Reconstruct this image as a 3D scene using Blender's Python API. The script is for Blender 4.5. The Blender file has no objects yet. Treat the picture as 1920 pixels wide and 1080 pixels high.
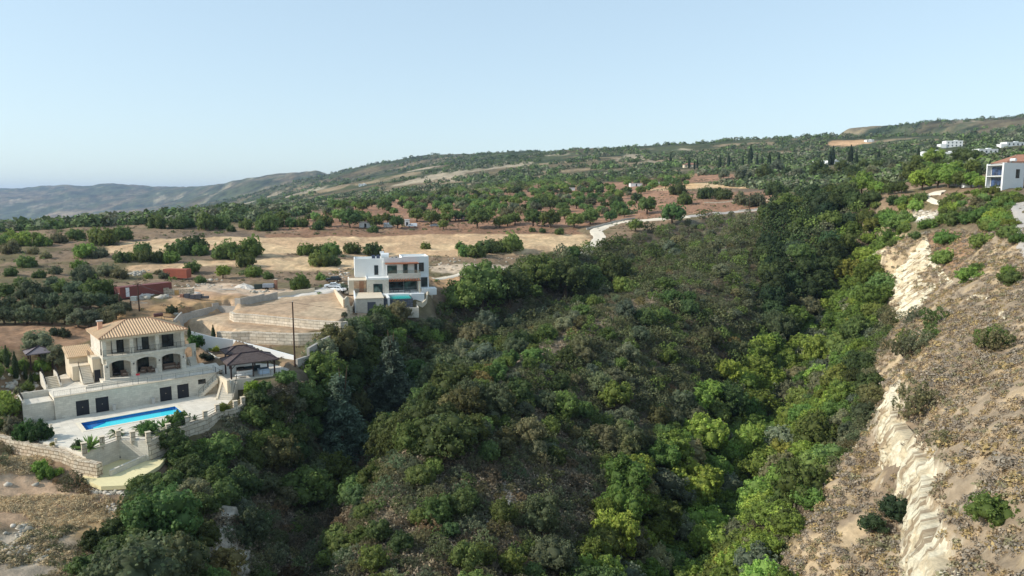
import bpy, bmesh, math, random
import numpy as np
from mathutils import Vector, Matrix
from mathutils.geometry import tessellate_polygon

# ------------------------------------------------------------------ camera, sky, sun, exposure
SC = bpy.context.scene
COL = SC.collection
FPX, HOR = 1321.0, 370.0                       # focal length in photo pixels, row of the true horizon
PITCH = math.atan((540 - HOR) / FPX)
CAMZ = 60.0                                    # metres above the datum
cam_d = bpy.data.cameras.new('camera')
cam = bpy.data.objects.new('camera', cam_d)
COL.objects.link(cam)
cam.location = (0, 0, CAMZ)
cam.rotation_euler = (math.radians(90) - PITCH, 0, 0)
cam_d.sensor_width = 36
cam_d.lens = FPX / 1920 * 36
cam_d.clip_start = 0.5
cam_d.clip_end = 40000
SC.camera = cam

SUN_EL = math.radians(33)
SUN_AZ = math.atan2(-0.965, -0.26)             # direction TO the sun: angle from +Y towards +X
w = bpy.data.worlds.new('World')
SC.world = w
w.use_nodes = True
nt = w.node_tree
sky = nt.nodes.new('ShaderNodeTexSky')
sky.sky_type = 'NISHITA'
sky.sun_disc = False
sky.sun_elevation = SUN_EL
sky.sun_rotation = SUN_AZ % (2 * math.pi)
sky.altitude = 0
sky.air_density = 1.0
sky.dust_density = 0.5
sky.ozone_density = 0.25
bg = nt.nodes['Background']
gam = nt.nodes.new('ShaderNodeGamma')            # an even, hazy summer sky: the range from zenith to horizon compressed
gam.inputs['Gamma'].default_value = 0.42
sky_k = nt.nodes.new('ShaderNodeVectorMath'); sky_k.operation = 'MULTIPLY'
sky_k.inputs[1].default_value = (1.66, 1.92, 2.06)
nt.links.new(sky.outputs[0], gam.inputs['Color'])
nt.links.new(gam.outputs[0], sky_k.inputs[0])
nt.links.new(sky_k.outputs[0], bg.inputs['Color'])
bg.inputs['Strength'].default_value = 0.15

sd = bpy.data.lights.new('sun', 'SUN')
sun = bpy.data.objects.new('sun', sd)
COL.objects.link(sun)
sd.energy = 2.8
sd.angle = math.radians(0.5)
sd.color = (1.0, 0.945, 0.86)
tosun = Vector((math.sin(SUN_AZ) * math.cos(SUN_EL), math.cos(SUN_AZ) * math.cos(SUN_EL), math.sin(SUN_EL)))
sun.rotation_euler = tosun.to_track_quat('Z', 'Y').to_euler()
sun.location = (-200, 0, 300)

SC.view_settings.view_transform = 'Standard'
SC.view_settings.look = 'None'
SC.view_settings.exposure = 0.66
SC.view_settings.gamma = 1.0
SC.cycles.max_bounces = 6
SC.cycles.diffuse_bounces = 4
SC.cycles.glossy_bounces = 2
SC.cycles.transmission_bounces = 3
SC.cycles.transparent_max_bounces = 8
SC.cycles.volume_bounces = 0
SC.cycles.use_denoising = True
SC.cycles.caustics_reflective = False
SC.cycles.caustics_refractive = False

rng = np.random.default_rng(7)
random.seed(7)
D = bpy.data

# ------------------------------------------------------------------ pixel rays <-> world
_c, _s = math.cos(PITCH), math.sin(PITCH)
def rays(px, py):
    a = (np.asarray(px, float) - 960) / FPX
    b = (540 - np.asarray(py, float)) / FPX
    return np.stack([a, _c + b * _s, -_s + b * _c], -1)
def W(px, py, Y, dz=0.0):                      # the point seen at a photo pixel, Y metres ahead (z absolute)
    r = rays(px, py)
    p = r * (Y / r[1])
    return np.array([p[0], p[1], p[2] + CAMZ - dz])
def onz(px, py, z):                            # the point seen at a photo pixel on the level z
    r = rays(px, py)
    p = r * ((z - CAMZ) / r[2])
    return np.array([p[0], p[1], z])
def proj(P):
    P = np.asarray(P, float)
    x, y, z = P[..., 0], P[..., 1], P[..., 2] - CAMZ
    wv = y * _c - z * _s
    v = y * _s + z * _c
    return 960 + FPX * x / wv, 540 - FPX * v / wv, wv

# ------------------------------------------------------------------ numpy noise
def _hash(ix, iy, seed):
    h = (ix * 374761393 + iy * 668265263 + seed * 974634777) & 0xFFFFFFFF
    h = ((h ^ (h >> 13)) * 1274126177) & 0xFFFFFFFF
    return ((h ^ (h >> 16)) & 0xFFFF) / 65535.0
def vnoise(x, y, seed=0):
    x = np.asarray(x, float); y = np.asarray(y, float)
    ix = np.floor(x).astype(np.int64); iy = np.floor(y).astype(np.int64)
    fx = x - ix; fy = y - iy
    fx = fx * fx * fx * (fx * (fx * 6 - 15) + 10); fy = fy * fy * fy * (fy * (fy * 6 - 15) + 10)
    a = _hash(ix, iy, seed); b = _hash(ix + 1, iy, seed); c = _hash(ix, iy + 1, seed); d = _hash(ix + 1, iy + 1, seed)
    return (a * (1 - fx) + b * fx) * (1 - fy) + (c * (1 - fx) + d * fx) * fy
def fbm(x, y, seed=0, octv=4, gain=0.5):
    t = 0; amp = 1; tot = 0
    for k in range(octv):
        t = t + amp * vnoise(x * 2 ** k + 17.3 * k, y * 2 ** k - 9.1 * k, seed + k)
        tot += amp; amp *= gain
    return t / tot
def sstep(t):
    t = np.clip(t, 0, 1)
    return t * t * (3 - 2 * t)

def poly_sd(x, y, P):
    """signed distance to a polygon (positive inside)"""
    P = np.asarray(P, float)[:, :2]
    d2 = np.full(x.shape, 1e18); ins = np.zeros(x.shape, bool)
    for i in range(len(P)):
        ax, ay = P[i]; bx, by = P[(i + 1) % len(P)]
        ex, ey = bx - ax, by - ay
        t = np.clip(((x - ax) * ex + (y - ay) * ey) / (ex * ex + ey * ey + 1e-12), 0, 1)
        d2 = np.minimum(d2, (x - ax - t * ex) ** 2 + (y - ay - t * ey) ** 2)
        cond = ((ay > y) != (by > y))
        with np.errstate(divide='ignore', invalid='ignore'):
            xi = ax + (y - ay) * ex / (ey if abs(ey) > 1e-12 else 1e-12)
        ins ^= cond & (x < xi)
    d = np.sqrt(d2)
    return np.where(ins, d, -d)

# ------------------------------------------------------------------ the frames of the two villas
VO = W(196.67, 713.33, 108)                    # foot of the stone villa's first pillar
VZT = VO[2]                                    # terrace level
VZD = VZT - 3.75                               # pool deck level
VU = np.array([0.7628, 0.6466]); VV = np.array([-VU[1], VU[0]])
VROT = math.atan2(VU[1], VU[0])
def V(u, v, z=None):
    p = VO[:2] + VU * u + VV * v
    return np.array([p[0], p[1], VZT if z is None else z])
HO = W(668.3, 586.9, 180)                      # corner of the white house's garage
HZ = HO[2]
HROT = math.radians(14)
HU = np.array([math.cos(HROT), math.sin(HROT)]); HV = np.array([-HU[1], HU[0]])
def Hh(u, v, z=None):
    p = HO[:2] + HU * u + HV * v
    return np.array([p[0], p[1], HZ if z is None else z])

# ------------------------------------------------------------------ terrain: a surface through surveyed lines
LINES = [
 # plateau left of the ravine
 [(-400,640,112),(-200,650,112),(-60,640,116),(20,622,126),(150,622,132)],
 [(-300,585,140),(0,600,138),(130,596,140),(240,592,146),(330,590,152)],
 [(-300,560,155),(0,560,152),(240,560,158),(330,556,164),(430,553,172),(520,548,186)],
 [(-300,520,190),(0,520,190),(200,512,205),(330,522,205),(450,520,212)],
 [(-300,480,235),(0,480,235),(220,475,250),(450,500,225),(560,525,212),(640,512,228)],
 [(-300,455,270),(0,450,275),(100,440,290),(250,425,330),(400,402,400),(500,390,450)],
 [(450,470,262),(700,480,265),(860,478,262),(1000,470,272)],
 [(500,445,310),(700,455,300),(1000,443,312),(1060,440,315)],
 [(600,432,335),(700,432,340),(900,427,345),(1060,424,342)],
 [(820,505,230),(900,505,232),(1000,497,245),(1090,472,275)],
 [(600,408,390),(800,400,420),(1000,398,420),(1150,402,390)],
 [(560,395,470),(700,385,520),(850,378,560),(1000,370,560),(1150,372,500)],
 [(1180,412,345),(1250,405,350),(1330,397,355),(1440,392,352),(1520,388,330)],
 [(1250,380,400),(1400,368,430),(1550,360,420)],
 [(1250,355,520),(1350,345,560),(1450,338,560),(1600,336,500)],
 [(1000,342,750),(1150,333,740),(1300,322,720),(1450,308,720),(1600,303,700)],
 [(800,362,720),(650,372,800),(560,385,640)],
 [(1400,288,950),(1200,305,950),(1000,308,1150),(800,330,1150),(650,345,1250),(550,368,1350),(450,396,1350)],
 [(1100,283,1700),(1180,277,1600),(1250,272,1500),(1330,269,1500),(1400,266,1450),(1500,262,1300),(1560,258,1250)],
 [(1590,243,1950),(1640,238,1900),(1700,238,1800),(1760,232,1750),(1830,226,1700),(1900,217,1600),(2000,205,1600),(2200,195,1600)],
 [(1000,288,2000),(940,290,2250),(880,288,2300),(800,292,2400),(720,303,2500),(650,317,2600)],
 [(590,319,3800),(540,324,4000),(470,335,4300),(400,347,5000),(300,350,6000),(150,347,6500),(0,358,6800),(-300,352,7000),(-600,350,7000)],
 [(520,372,1900),(420,394,2050),(300,413,2200),(200,426,2300),(60,440,2400)],
 [(-300,410,5000),(0,402,5000),(150,400,5000),(300,382,4900),(430,365,4400)],
 [(-300,445,3600),(0,440,3600),(150,427,3700),(300,405,3700),(420,385,3300)],
 [(-400,475,520),(-100,475,520),(100,462,520),(250,445,560),(380,420,620)],
 [(-400,480,1100),(0,470,1100),(200,442,1200),(380,415,1000)],
 # right side plateau
 [(1640,352,330),(1750,358,250),(1850,352,232),(1920,350,232),(2080,350,232)],
 [(1600,342,430),(1700,335,400),(1800,322,360),(1900,318,320),(2080,312,320)],
 [(1740,301,520),(1850,298,440),(1950,292,440)],
 [(1600,285,950),(1700,262,1050),(1800,262,900),(1900,258,900),(2050,250,900)],
 [(1500,396,292),(1560,396,278),(1640,392,262),(1700,396,245),(1760,396,232)],
 [(1700,422,225),(1780,412,214),(1850,402,200),(1905,400,182),(2000,405,170)],
 [(1800,442,195),(1880,432,172),(1930,440,158),(2050,450,150)],
 # right side slope above the cliffs
 [(1800,500,175),(1860,480,162),(1930,490,145)],
 [(1850,600,125),(1920,560,120),(2050,540,115)],
 [(1700,645,140),(1760,640,124),(1800,760,88),(1800,900,66),(1840,1000,55),(1900,1120,43)],
 [(1920,700,82),(1920,850,62),(1920,1000,48),(1980,1150,36)],
 [(2120,900,52),(2120,700,75),(2150,1080,40)],
 # upper cliff: top, then foot
 [(1655,470,212),(1690,452,210),(1720,446,205),(1742,502,190),(1763,540,176)],
 [(1644,505,214),(1660,545,198),(1686,585,180),(1694,600,172)],
 # lower cliff: top
 [(1672,722,108),(1674,786,97),(1704,831,86),(1729,880,77),(1728,941,68),(1737,1014,59),(1767,1090,51),(1800,1200,42)],
 # slope under the lower cliff
 [(1450,1090,76),(1500,985,84),(1560,905,92),(1620,825,106),(1655,745,124),(1645,665,150),(1675,625,160)],
 [(1600,1090,66),(1650,960,78),(1672,870,92)],
 [(1560,1220,54),(1640,1220,50)],
]
# lines in vegetation: the last number lowers the surveyed crown to the ground
LINES_V = [
 [(540,1110,82,1.5),(590,980,97,1.5),(650,880,113,1.5),(760,760,143,1.5),(900,650,181,1.8),(1020,570,223,1.8),(1120,505,264,3.4),(1230,462,290,3.4),(1330,430,312,3.4)],
 [(400,880,92,2),(470,800,103,2),(540,730,113,2),(600,690,127,2),(660,640,146,2),(760,606,178,2.5),(850,570,200,3)],
 [(500,905,97,3),(600,800,120,3),(700,710,148,3),(800,645,178,3),(900,590,206,2)],
 [(870,535,212,2),(960,512,238,1.5),(1060,482,268,1.5),(1130,458,290,1),(1190,440,306,1),(1260,425,318,2),(1380,402,338,3)],
 [(1400,425,300,2),(1300,500,251,1),(1200,570,206,1),(1080,622,171,.5),(960,687,141,.5),(850,757,118,.7),(740,850,99,1.2),(680,960,86,1.5),(640,1080,73,1.5),(600,1220,60,1.5)],
 [(1250,1180,80,4),(1290,1080,95,4),(1330,1000,109,4.5),(1380,900,130,4.5),(1430,780,162,5),(1500,685,192,5),(1560,612,216,5),(1615,550,234,5),(1640,500,244,4),(1610,440,262,4)],
 [(1450,470,268,3),(1350,590,208,2.5),(1280,700,165,2.5),(1200,890,112,2.5),(1100,1000,90,2.5),(1050,1100,76,2)],
 [(1150,780,134,2.5),(1000,850,104,1.5),(900,950,87,1.5),(850,1090,71,1.5),(800,1220,56,1)],
 [(1550,430,262,3.5),(1500,470,250,4)],
]
# near left corner and the cliff below the yellow court
LINES_N = [
 [(250,965,78,.5),(150,1000,72,0),(60,920,82,0),(0,880,88,0),(-150,850,92,0),(-400,800,95,0)],
 [(0,1000,70,0),(100,1090,62,0),(300,1045,69,.5),(200,1180,55,0),(-200,1000,68,0),(-300,1150,55,0)],
 [(432,965,81,.5),(405,1010,75,.5),(352,1065,68,.5),(310,1160,58,.5)],
]
pts = []
def addline(L, step=0.05):
    q = [W(p[0], p[1], p[2], p[3] if len(p) > 3 else 0) for p in L]
    for a, b in zip(q[:-1], q[1:]):
        n = max(1, int(np.linalg.norm(b[:2] - a[:2]) / max(6, step * min(a[1], b[1]))))
        for k in range(n):
            pts.append(a + (b - a) * k / n)
    pts.append(q[-1])
for L in LINES + LINES_V + LINES_N:
    addline(L)
# feet of the cliffs
low_top = [W(*p) for p in [(1672,722,108),(1674,786,97),(1704,831,86),(1729,880,77),(1728,941,68),(1737,1014,59),(1767,1090,51)]]
for a, b in zip(low_top[:-1], low_top[1:]):
    for k in range(3):
        q = a + (b - a) * k / 3
        pts.append(q + np.array([-1.7, -0.6, -5.6 if q[1] > 60 else -4.8]))
sw_top = [W(*p) for p in [(432,965,81),(405,1010,75),(352,1065,68)]]
for a, b in zip(sw_top[:-1], sw_top[1:]):
    for k in range(3):
        q = a + (b - a) * k / 3
        pts.append(q + np.array([3.2, -0.6, -8.0]))
# ground round the stone villa
for u, v, dz in [(-16,2,-1.2),(-22,-4,-2.6),(-15,10,.4),(-6,15,.9),(6,16,1.2),(13,11,.4),(20,6,.1),(-16,-10,-3.7),(-15,-16,-4.2),
                 (-24,-12,-3.6),(30,-6,-1.0),(27,-2,-.4)]:
    pts.append(V(u, v, VZT + dz))
for u, v, dz in [(-6,-2,.5),(8,-3,-1.5),(14,2,-.5),(16,8,1.5),(14,14,4.5),(0,16,3.5),(-6,16,5),(-12,6,3.2),(6,20,4.5)]:
    pts.append(Hh(u, v, HZ + dz))
pts = np.array(pts)
# behind the skylines the land falls again
back = []
for L in (LINES[18], LINES[19], LINES[20], LINES[21]):
    for p in L[::2]:
        q = W(*p); back.append(q * np.array([1.35, 1.35, 1]) - np.array([0, 0, (q[2] - CAMZ) * .35 + 30]))
        back.append(q * np.array([1.8, 1.8, 1]) - np.array([0, 0, (q[2] - CAMZ) * .7 + 80]))
pts = np.vstack([pts, back])
_keep = []
for i, p in enumerate(pts):                    # thin out points that crowd each other
    if all((p[0] - pts[j][0]) ** 2 + (p[1] - pts[j][1]) ** 2 > 1.4 ** 2 for j in _keep):
        _keep.append(i)
pts = pts[_keep]
def _phi(r2):
    return np.sqrt(r2 + 1.6 ** 2)
_N = len(pts)
_A = _phi(((pts[:, None, :2] - pts[None, :, :2]) ** 2).sum(-1))
_P = np.c_[np.ones(_N), pts[:, :2] / 1000]
_M = np.zeros((_N + 3, _N + 3))
_M[:_N, :_N] = _A - 0.25 * np.eye(_N)
_M[:_N, _N:] = _P; _M[_N:, :_N] = _P.T
_sol = np.linalg.solve(_M, np.r_[pts[:, 2], 0, 0, 0])
def rbf(x, y):
    x = np.asarray(x, float).ravel(); y = np.asarray(y, float).ravel()
    out = np.empty(len(x))
    for i in range(0, len(x), 20000):
        X = x[i:i + 20000]; Y = y[i:i + 20000]
        r2 = (X[:, None] - pts[None, :, 0]) ** 2 + (Y[:, None] - pts[None, :, 1]) ** 2
        out[i:i + 20000] = _phi(r2) @ _sol[:_N] + _sol[_N] + (X * _sol[_N + 1] + Y * _sol[_N + 2]) / 1000
    return out

# level platforms: polygon, level, run-out
def Vp(L): return [V(u, v)[:2] for u, v in L]
def Zp(L, z): return [onz(a, b, z + CAMZ)[:2] for a, b in L]
DECK = [(-11.2,-4.0),(16.2,-4.0),(15.2,-9.4),(12.3,-14.3),(9.5,-17.4),(6.4,-19.8),(3.4,-20.6),(0.35,-23.4),(-2.3,-20.3),(-6.2,-22.0),(-7.4,-21.2),(-8.6,-17.6),(-10.2,-14),(-11.6,-9)]
COURT = [(-7.4,-24.2),(-2.3,-19.6),(2.2,-23.2),(1.2,-26.0),(-1.2,-28.6),(-4.2,-31.2),(-6.6,-28.6)]
TERR = [(-11,-2),(15.9,-2.6),(17,-11.5),(24,-12),(29,-8),(28,-3),(22,4),(16,7),(14,12),(-2,12),(-8,13),(-13,8),(-13,1)]
FLATS = [
 (Vp(TERR), VZT - 1.6, 2.4),
 (Vp(DECK), VZD - 1.35, 2.0),
 (Vp(COURT), VZD - 3.3, 1.6),
]
TA = Zp([(330,606),(395,621),(470,622),(560,625),(627,622),(638,607),(540,597),(440,589),(430,583),(380,590)], -26.9)
TB = Zp([(436,583),(470,586),(560,596),(636,601),(652,590),(650,566),(638,548),(560,556),(480,570)], -25.5)
FLATS += [(TA, CAMZ - 26.95, 1.0), (TB, CAMZ - 25.4, 1.2)]
FLATS.append(([onz(340 + a / 5.684, 600 + b / 5.684, CAMZ - 29.2)[:2] for a, b in [(110,205),(560,320),(900,390),(1205,480),(1300,335),(1440,248),(1000,245),(720,244),(560,240),(420,195),(300,145)]], CAMZ - 29.2, .8))
FLATS.append(([onz(130 + a / 6, 580 + b / 6, CAMZ - 29.1)[:2] for a, b in [(1345,345),(1460,440),(1700,560),(1810,440),(1760,340),(1500,262),(1340,235)]], CAMZ - 29.1, 2.0))
FLATS.append(([onz(340 + a / 5.684, 600 + b / 5.684, q)[:2] for a, b, q in [(425,640,VZT-1.35),(640,640,VZT-1.35),(690,700,VZT-2.5),(590,870,VZD),(370,880,VZD)]], VZD - .7, 1.6))
HPLAT = [(-1.5,-1),(14,3),(14.5,14),(9,22),(-3,22),(-3,8)]
FLATS += [([Hh(u, v)[:2] for u, v in [(-.3,-.6),(7.2,-.6),(14.2,3.4),(14.2,9),(-.3,9)]], HZ - .3, 2.0),
          ([Hh(u, v)[:2] for u, v in [(-1.5,8.5),(20,8.5),(18,24),(-2,24)]], HZ + 2.9, 2.5)]

def height(x, y):
    x = np.asarray(x, float).ravel(); y = np.asarray(y, float).ravel()
    z = rbf(x, y)
    d = np.hypot(x, y)
    # roughness grows with distance, broken ground on the slopes
    amp = np.clip((d - 250) / 1500, 0, 1)
    z = z + amp * (fbm(x / 260, y / 260, 3, 5) - .5) * 46 * np.clip(d / 3000, .25, 1.6)
    z = z + (fbm(x / 9, y / 9, 11, 3) - .5) * 1.3 + (fbm(x / 2.6, y / 2.6, 21, 3) - .5) * .55
    rs_ = sstep((x - 22) / 12) * sstep((260 - d) / 60)
    z = z + rs_ * (fbm(x / 5.5, y / 7, 91, 4) - .5) * 2.4
    # broken rock on the cliffs
    e = 1.2
    nr_ = (d < 330) & (d > 30) & ((x > 25) | (y < 92) & (x > -50) & (x < -18)); gx_ = np.zeros(len(x)); gy_ = np.zeros(len(x)); z0_ = rbf(x[nr_], y[nr_])
    gx_[nr_] = (rbf(x[nr_] + e, y[nr_]) - z0_) / e; gy_[nr_] = (rbf(x[nr_], y[nr_] + e) - z0_) / e
    st_ = sstep((np.hypot(gx_, gy_) - .8) / .8) * nr_
    z = z + st_ * ((np.abs(fbm(x / 4.5, y / 4.5, 61, 4) - .5) * -5.2 + .7) + (fbm(x / 1.4, y / 1.4, 66, 2) - .5) * 1.3)
    zz = z
    for P, lev, run in FLATS:
        P = np.asarray(P)
        m = (x > P[:, 0].min() - run - 1) & (x < P[:, 0].max() + run + 1) & (y > P[:, 1].min() - run - 1) & (y < P[:, 1].max() + run + 1)
        if m.any():
            sdv = poly_sd(x[m], y[m], P)
            t = sstep((sdv + run) / run)
            zz[m] = zz[m] * (1 - t) + lev * t
    return zz

AZ = np.radians(np.concatenate([np.linspace(-78, -41, 40)[:-1], np.linspace(-41, 41, 860), np.linspace(41, 70, 30)[1:]]))
RR = np.concatenate([np.geomspace(24, 340, 400)[:-1], np.geomspace(340, 14000, 280)])
_az, _rr = np.meshgrid(AZ, RR)
GX, GY = _rr * np.sin(_az), _rr * np.cos(_az)
GZ = height(GX, GY).reshape(GX.shape)
_iAZ = np.arange(len(AZ)); _iRR = np.arange(len(RR)); _lR = np.log(RR)
def gz(x, y):
    """ground height, read off the terrain sheet"""
    x = np.asarray(x, float); y = np.asarray(y, float)
    a = np.interp(np.arctan2(x, y), AZ, _iAZ); r = np.interp(np.log(np.maximum(np.hypot(x, y), 1)), _lR, _iRR)
    i = np.clip(r.astype(int), 0, len(RR) - 2); j = np.clip(a.astype(int), 0, len(AZ) - 2)
    fr = r - i; fa = a - j
    return (GZ[i, j] * (1 - fa) + GZ[i, j + 1] * fa) * (1 - fr) + (GZ[i + 1, j] * (1 - fa) + GZ[i + 1, j + 1] * fa) * fr
def hits(px, py, far=13000):
    """where the rays through photo pixels first meet the ground"""
    px = np.atleast_1d(np.asarray(px, float)); py = np.atleast_1d(np.asarray(py, float))
    r = rays(px, py)
    h = np.hypot(r[:, 0], r[:, 1])
    ds = np.geomspace(26, far, 1500)
    out = np.full((len(px), 3), np.nan)
    t = ds[None, :] / h[:, None]
    X = r[:, 0:1] * t; Y = r[:, 1:2] * t; Z = CAMZ + r[:, 2:3] * t
    under = Z < gz(X, Y)
    k = under.argmax(1); ok = under.any(1)
    lo = t[np.arange(len(px)), np.maximum(k - 1, 0)]; hi = t[np.arange(len(px)), k]
    for _ in range(14):
        mid = (lo + hi) / 2
        below = CAMZ + r[:, 2] * mid < gz(r[:, 0] * mid, r[:, 1] * mid)
        hi = np.where(below, mid, hi); lo = np.where(below, lo, mid)
    out = r * hi[:, None]; out[:, 2] += CAMZ
    out[~ok] = np.nan
    return out
def hit(px, py):
    return hits(px, py)[0]
def pxpoly(L):
    q = hits([a for a, b in L], [b for a, b in L])
    return q[~np.isnan(q[:, 0])][:, :2]

# ------------------------------------------------------------------ materials
def lin(c):
    c = np.asarray(c, float) / 255
    return np.where(c <= .04045, c / 12.92, ((c + .055) / 1.055) ** 2.4)
def rgba(c): return tuple(lin(c)) + (1.0,)
MATS = {}
def newmat(name):
    m = D.materials.new(name); m.use_nodes = True
    n = m.node_tree
    return m, n, n.nodes['Principled BSDF']
def N(n, t, **kw):
    x = n.nodes.new(t)
    for k, v in kw.items():
        if k in x.inputs: x.inputs[k].default_value = v
        else: setattr(x, k, v)
    return x
def plain(name, col, rough=.7, var=.18, scale=1.5, metal=0.0, bump=0.0, spec=.3, var2=.12):
    """a surface with uneven tone at two scales"""
    if name in MATS: return MATS[name]
    m, n, b = newmat(name)
    tc = N(n, 'ShaderNodeTexCoord')
    a = N(n, 'ShaderNodeTexNoise', Scale=scale, Detail=4.0, Roughness=.6)
    a2 = N(n, 'ShaderNodeTexNoise', Scale=scale * 9, Detail=2.0)
    n.links.new(tc.outputs['Object'], a.inputs['Vector']); n.links.new(tc.outputs['Object'], a2.inputs['Vector'])
    r = N(n, 'ShaderNodeMapRange'); r.inputs['To Min'].default_value = 1 - var * 1.6; r.inputs['To Max'].default_value = 1 + var * 1.6
    r2 = N(n, 'ShaderNodeMapRange'); r2.inputs['To Min'].default_value = 1 - var2; r2.inputs['To Max'].default_value = 1 + var2
    n.links.new(a.outputs['Fac'], r.inputs['Value']); n.links.new(a2.outputs['Fac'], r2.inputs['Value'])
    mu = N(n, 'ShaderNodeMath', operation='MULTIPLY')
    n.links.new(r.outputs[0], mu.inputs[0]); n.links.new(r2.outputs[0], mu.inputs[1])
    mx = N(n, 'ShaderNodeVectorMath', operation='SCALE'); mx.inputs[0].default_value = tuple(lin(col))
    n.links.new(mu.outputs[0], mx.inputs['Scale'])
    n.links.new(mx.outputs[0], b.inputs['Base Color'])
    b.inputs['Roughness'].default_value = rough; b.inputs['Metallic'].default_value = metal
    b.inputs['Specular IOR Level'].default_value = spec
    if bump:
        bp = N(n, 'ShaderNodeBump', Strength=bump, Distance=.05)
        n.links.new(a2.outputs['Fac'], bp.inputs['Height']); n.links.new(bp.outputs[0], b.inputs['Normal'])
    MATS[name] = m
    return m
def masonry(name, c1, c2, mortar, bw=.6, bh=.28, ms=.012, rough=.85, bump=.4, var=.25, off=.5, warp=.0):
    """coursed stone or tiles, laid on UVs in metres"""
    if name in MATS: return MATS[name]
    m, n, b = newmat(name)
    uv = N(n, 'ShaderNodeUVMap')
    br = N(n, 'ShaderNodeTexBrick')
    br.offset = off
    br.inputs['Scale'].default_value = 1.0
    br.inputs['Brick Width'].default_value = bw; br.inputs['Row Height'].default_value = bh
    br.inputs['Mortar Size'].default_value = ms; br.inputs['Mortar Smooth'].default_value = .4
    br.inputs['Color1'].default_value = rgba(c1); br.inputs['Color2'].default_value = rgba(c2); br.inputs['Mortar'].default_value = rgba(mortar)
    nz = N(n, 'ShaderNodeTexNoise', Scale=.7, Detail=5.0, Roughness=.65)
    n.links.new(uv.outputs[0], nz.inputs['Vector'])
    if warp:
        nw = N(n, 'ShaderNodeTexNoise', Scale=1.1, Detail=2.0)
        n.links.new(uv.outputs[0], nw.inputs['Vector'])
        sub = N(n, 'ShaderNodeVectorMath', operation='SUBTRACT'); sub.inputs[1].default_value = (.5, .5, .5)
        n.links.new(nw.outputs['Color'], sub.inputs[0])
        sc = N(n, 'ShaderNodeVectorMath', operation='SCALE'); sc.inputs['Scale'].default_value = warp
        n.links.new(sub.outputs[0], sc.inputs[0])
        ad = N(n, 'ShaderNodeVectorMath', operation='ADD')
        n.links.new(uv.outputs[0], ad.inputs[0]); n.links.new(sc.outputs[0], ad.inputs[1])
        n.links.new(ad.outputs[0], br.inputs['Vector'])
    else:
        n.links.new(uv.outputs[0], br.inputs['Vector'])
    r = N(n, 'ShaderNodeMapRange'); r.inputs['From Min'].default_value = .25; r.inputs['From Max'].default_value = .75
    r.inputs['To Min'].default_value = 1 - var; r.inputs['To Max'].default_value = 1 + var
    n.links.new(nz.outputs['Fac'], r.inputs['Value'])
    mx = N(n, 'ShaderNodeVectorMath', operation='SCALE')
    n.links.new(br.outputs['Color'], mx.inputs[0]); n.links.new(r.outputs[0], mx.inputs['Scale'])
    n.links.new(mx.outputs[0], b.inputs['Base Color'])
    b.inputs['Roughness'].default_value = rough; b.inputs['Specular IOR Level'].default_value = .25
    if bump:
        inv = N(n, 'ShaderNodeMath', operation='SUBTRACT'); inv.inputs[0].default_value = 1
        n.links.new(br.outputs['Fac'], inv.inputs[1])
        ad2 = N(n, 'ShaderNodeMath', operation='MULTIPLY_ADD'); ad2.inputs[1].default_value = 1.2
        nf = N(n, 'ShaderNodeTexNoise', Scale=4.0, Detail=4.0)
        n.links.new(uv.outputs[0], nf.inputs['Vector'])
        n.links.new(nf.outputs['Fac'], ad2.inputs[0]); n.links.new(inv.outputs[0], ad2.inputs[2])
        bp = N(n, 'ShaderNodeBump', Strength=bump, Distance=.06)
        n.links.new(ad2.outputs[0], bp.inputs['Height']); n.links.new(bp.outputs[0], b.inputs['Normal'])
    MATS[name] = m
    return m
def glassy(name, col=(20, 26, 28), rough=.08):
    if name in MATS: return MATS[name]
    m, n, b = newmat(name)
    tc = N(n, 'ShaderNodeTexCoord'); nz = N(n, 'ShaderNodeTexNoise', Scale=.8, Detail=2.0)
    n.links.new(tc.outputs['Object'], nz.inputs['Vector'])
    rp = N(n, 'ShaderNodeValToRGB')
    rp.color_ramp.elements[0].position = .35; rp.color_ramp.elements[1].position = .7
    rp.color_ramp.elements[0].color = rgba(col); rp.color_ramp.elements[1].color = rgba([min(255, c * 2 + 14) for c in col])
    n.links.new(nz.outputs['Fac'], rp.inputs['Fac']); n.links.new(rp.outputs[0], b.inputs['Base Color'])
    b.inputs['Roughness'].default_value = rough; b.inputs['Specular IOR Level'].default_value = .6
    MATS[name] = m
    return m
def leafmat(name, rough=.65, trans=.28, spec=.2, var=.25):
    """leaves: the tone of every spray comes from the mesh, the hue of every plant from its object colour"""
    if name in MATS: return MATS[name]
    m, n, b = newmat(name)
    at = N(n, 'ShaderNodeAttribute', attribute_name='tone')
    oi = N(n, 'ShaderNodeObjectInfo')
    ml = N(n, 'ShaderNodeVectorMath', operation='MULTIPLY')
    n.links.new(at.outputs['Color'], ml.inputs[0]); n.links.new(oi.outputs['Color'], ml.inputs[1])
    hs = N(n, 'ShaderNodeHueSaturation')
    r = N(n, 'ShaderNodeMapRange'); r.inputs['To Min'].default_value = 1 - var; r.inputs['To Max'].default_value = 1 + var
    n.links.new(oi.outputs['Random'], r.inputs['Value']); n.links.new(r.outputs[0], hs.inputs['Value'])
    n.links.new(ml.outputs[0], hs.inputs['Color'])
    n.links.new(hs.outputs[0], b.inputs['Base Color'])
    b.inputs['Roughness'].default_value = rough; b.inputs['Specular IOR Level'].default_value = spec
    tr = N(n, 'ShaderNodeBsdfTranslucent')
    n.links.new(hs.outputs[0], tr.inputs['Color'])
    mix = N(n, 'ShaderNodeMixShader'); mix.inputs[0].default_value = trans
    n.links.new(b.outputs[0], mix.inputs[1]); n.links.new(tr.outputs[0], mix.inputs[2])
    n.links.new(mix.outputs[0], n.nodes['Material Output'].inputs['Surface'])
    MATS[name] = m
    return m
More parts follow.
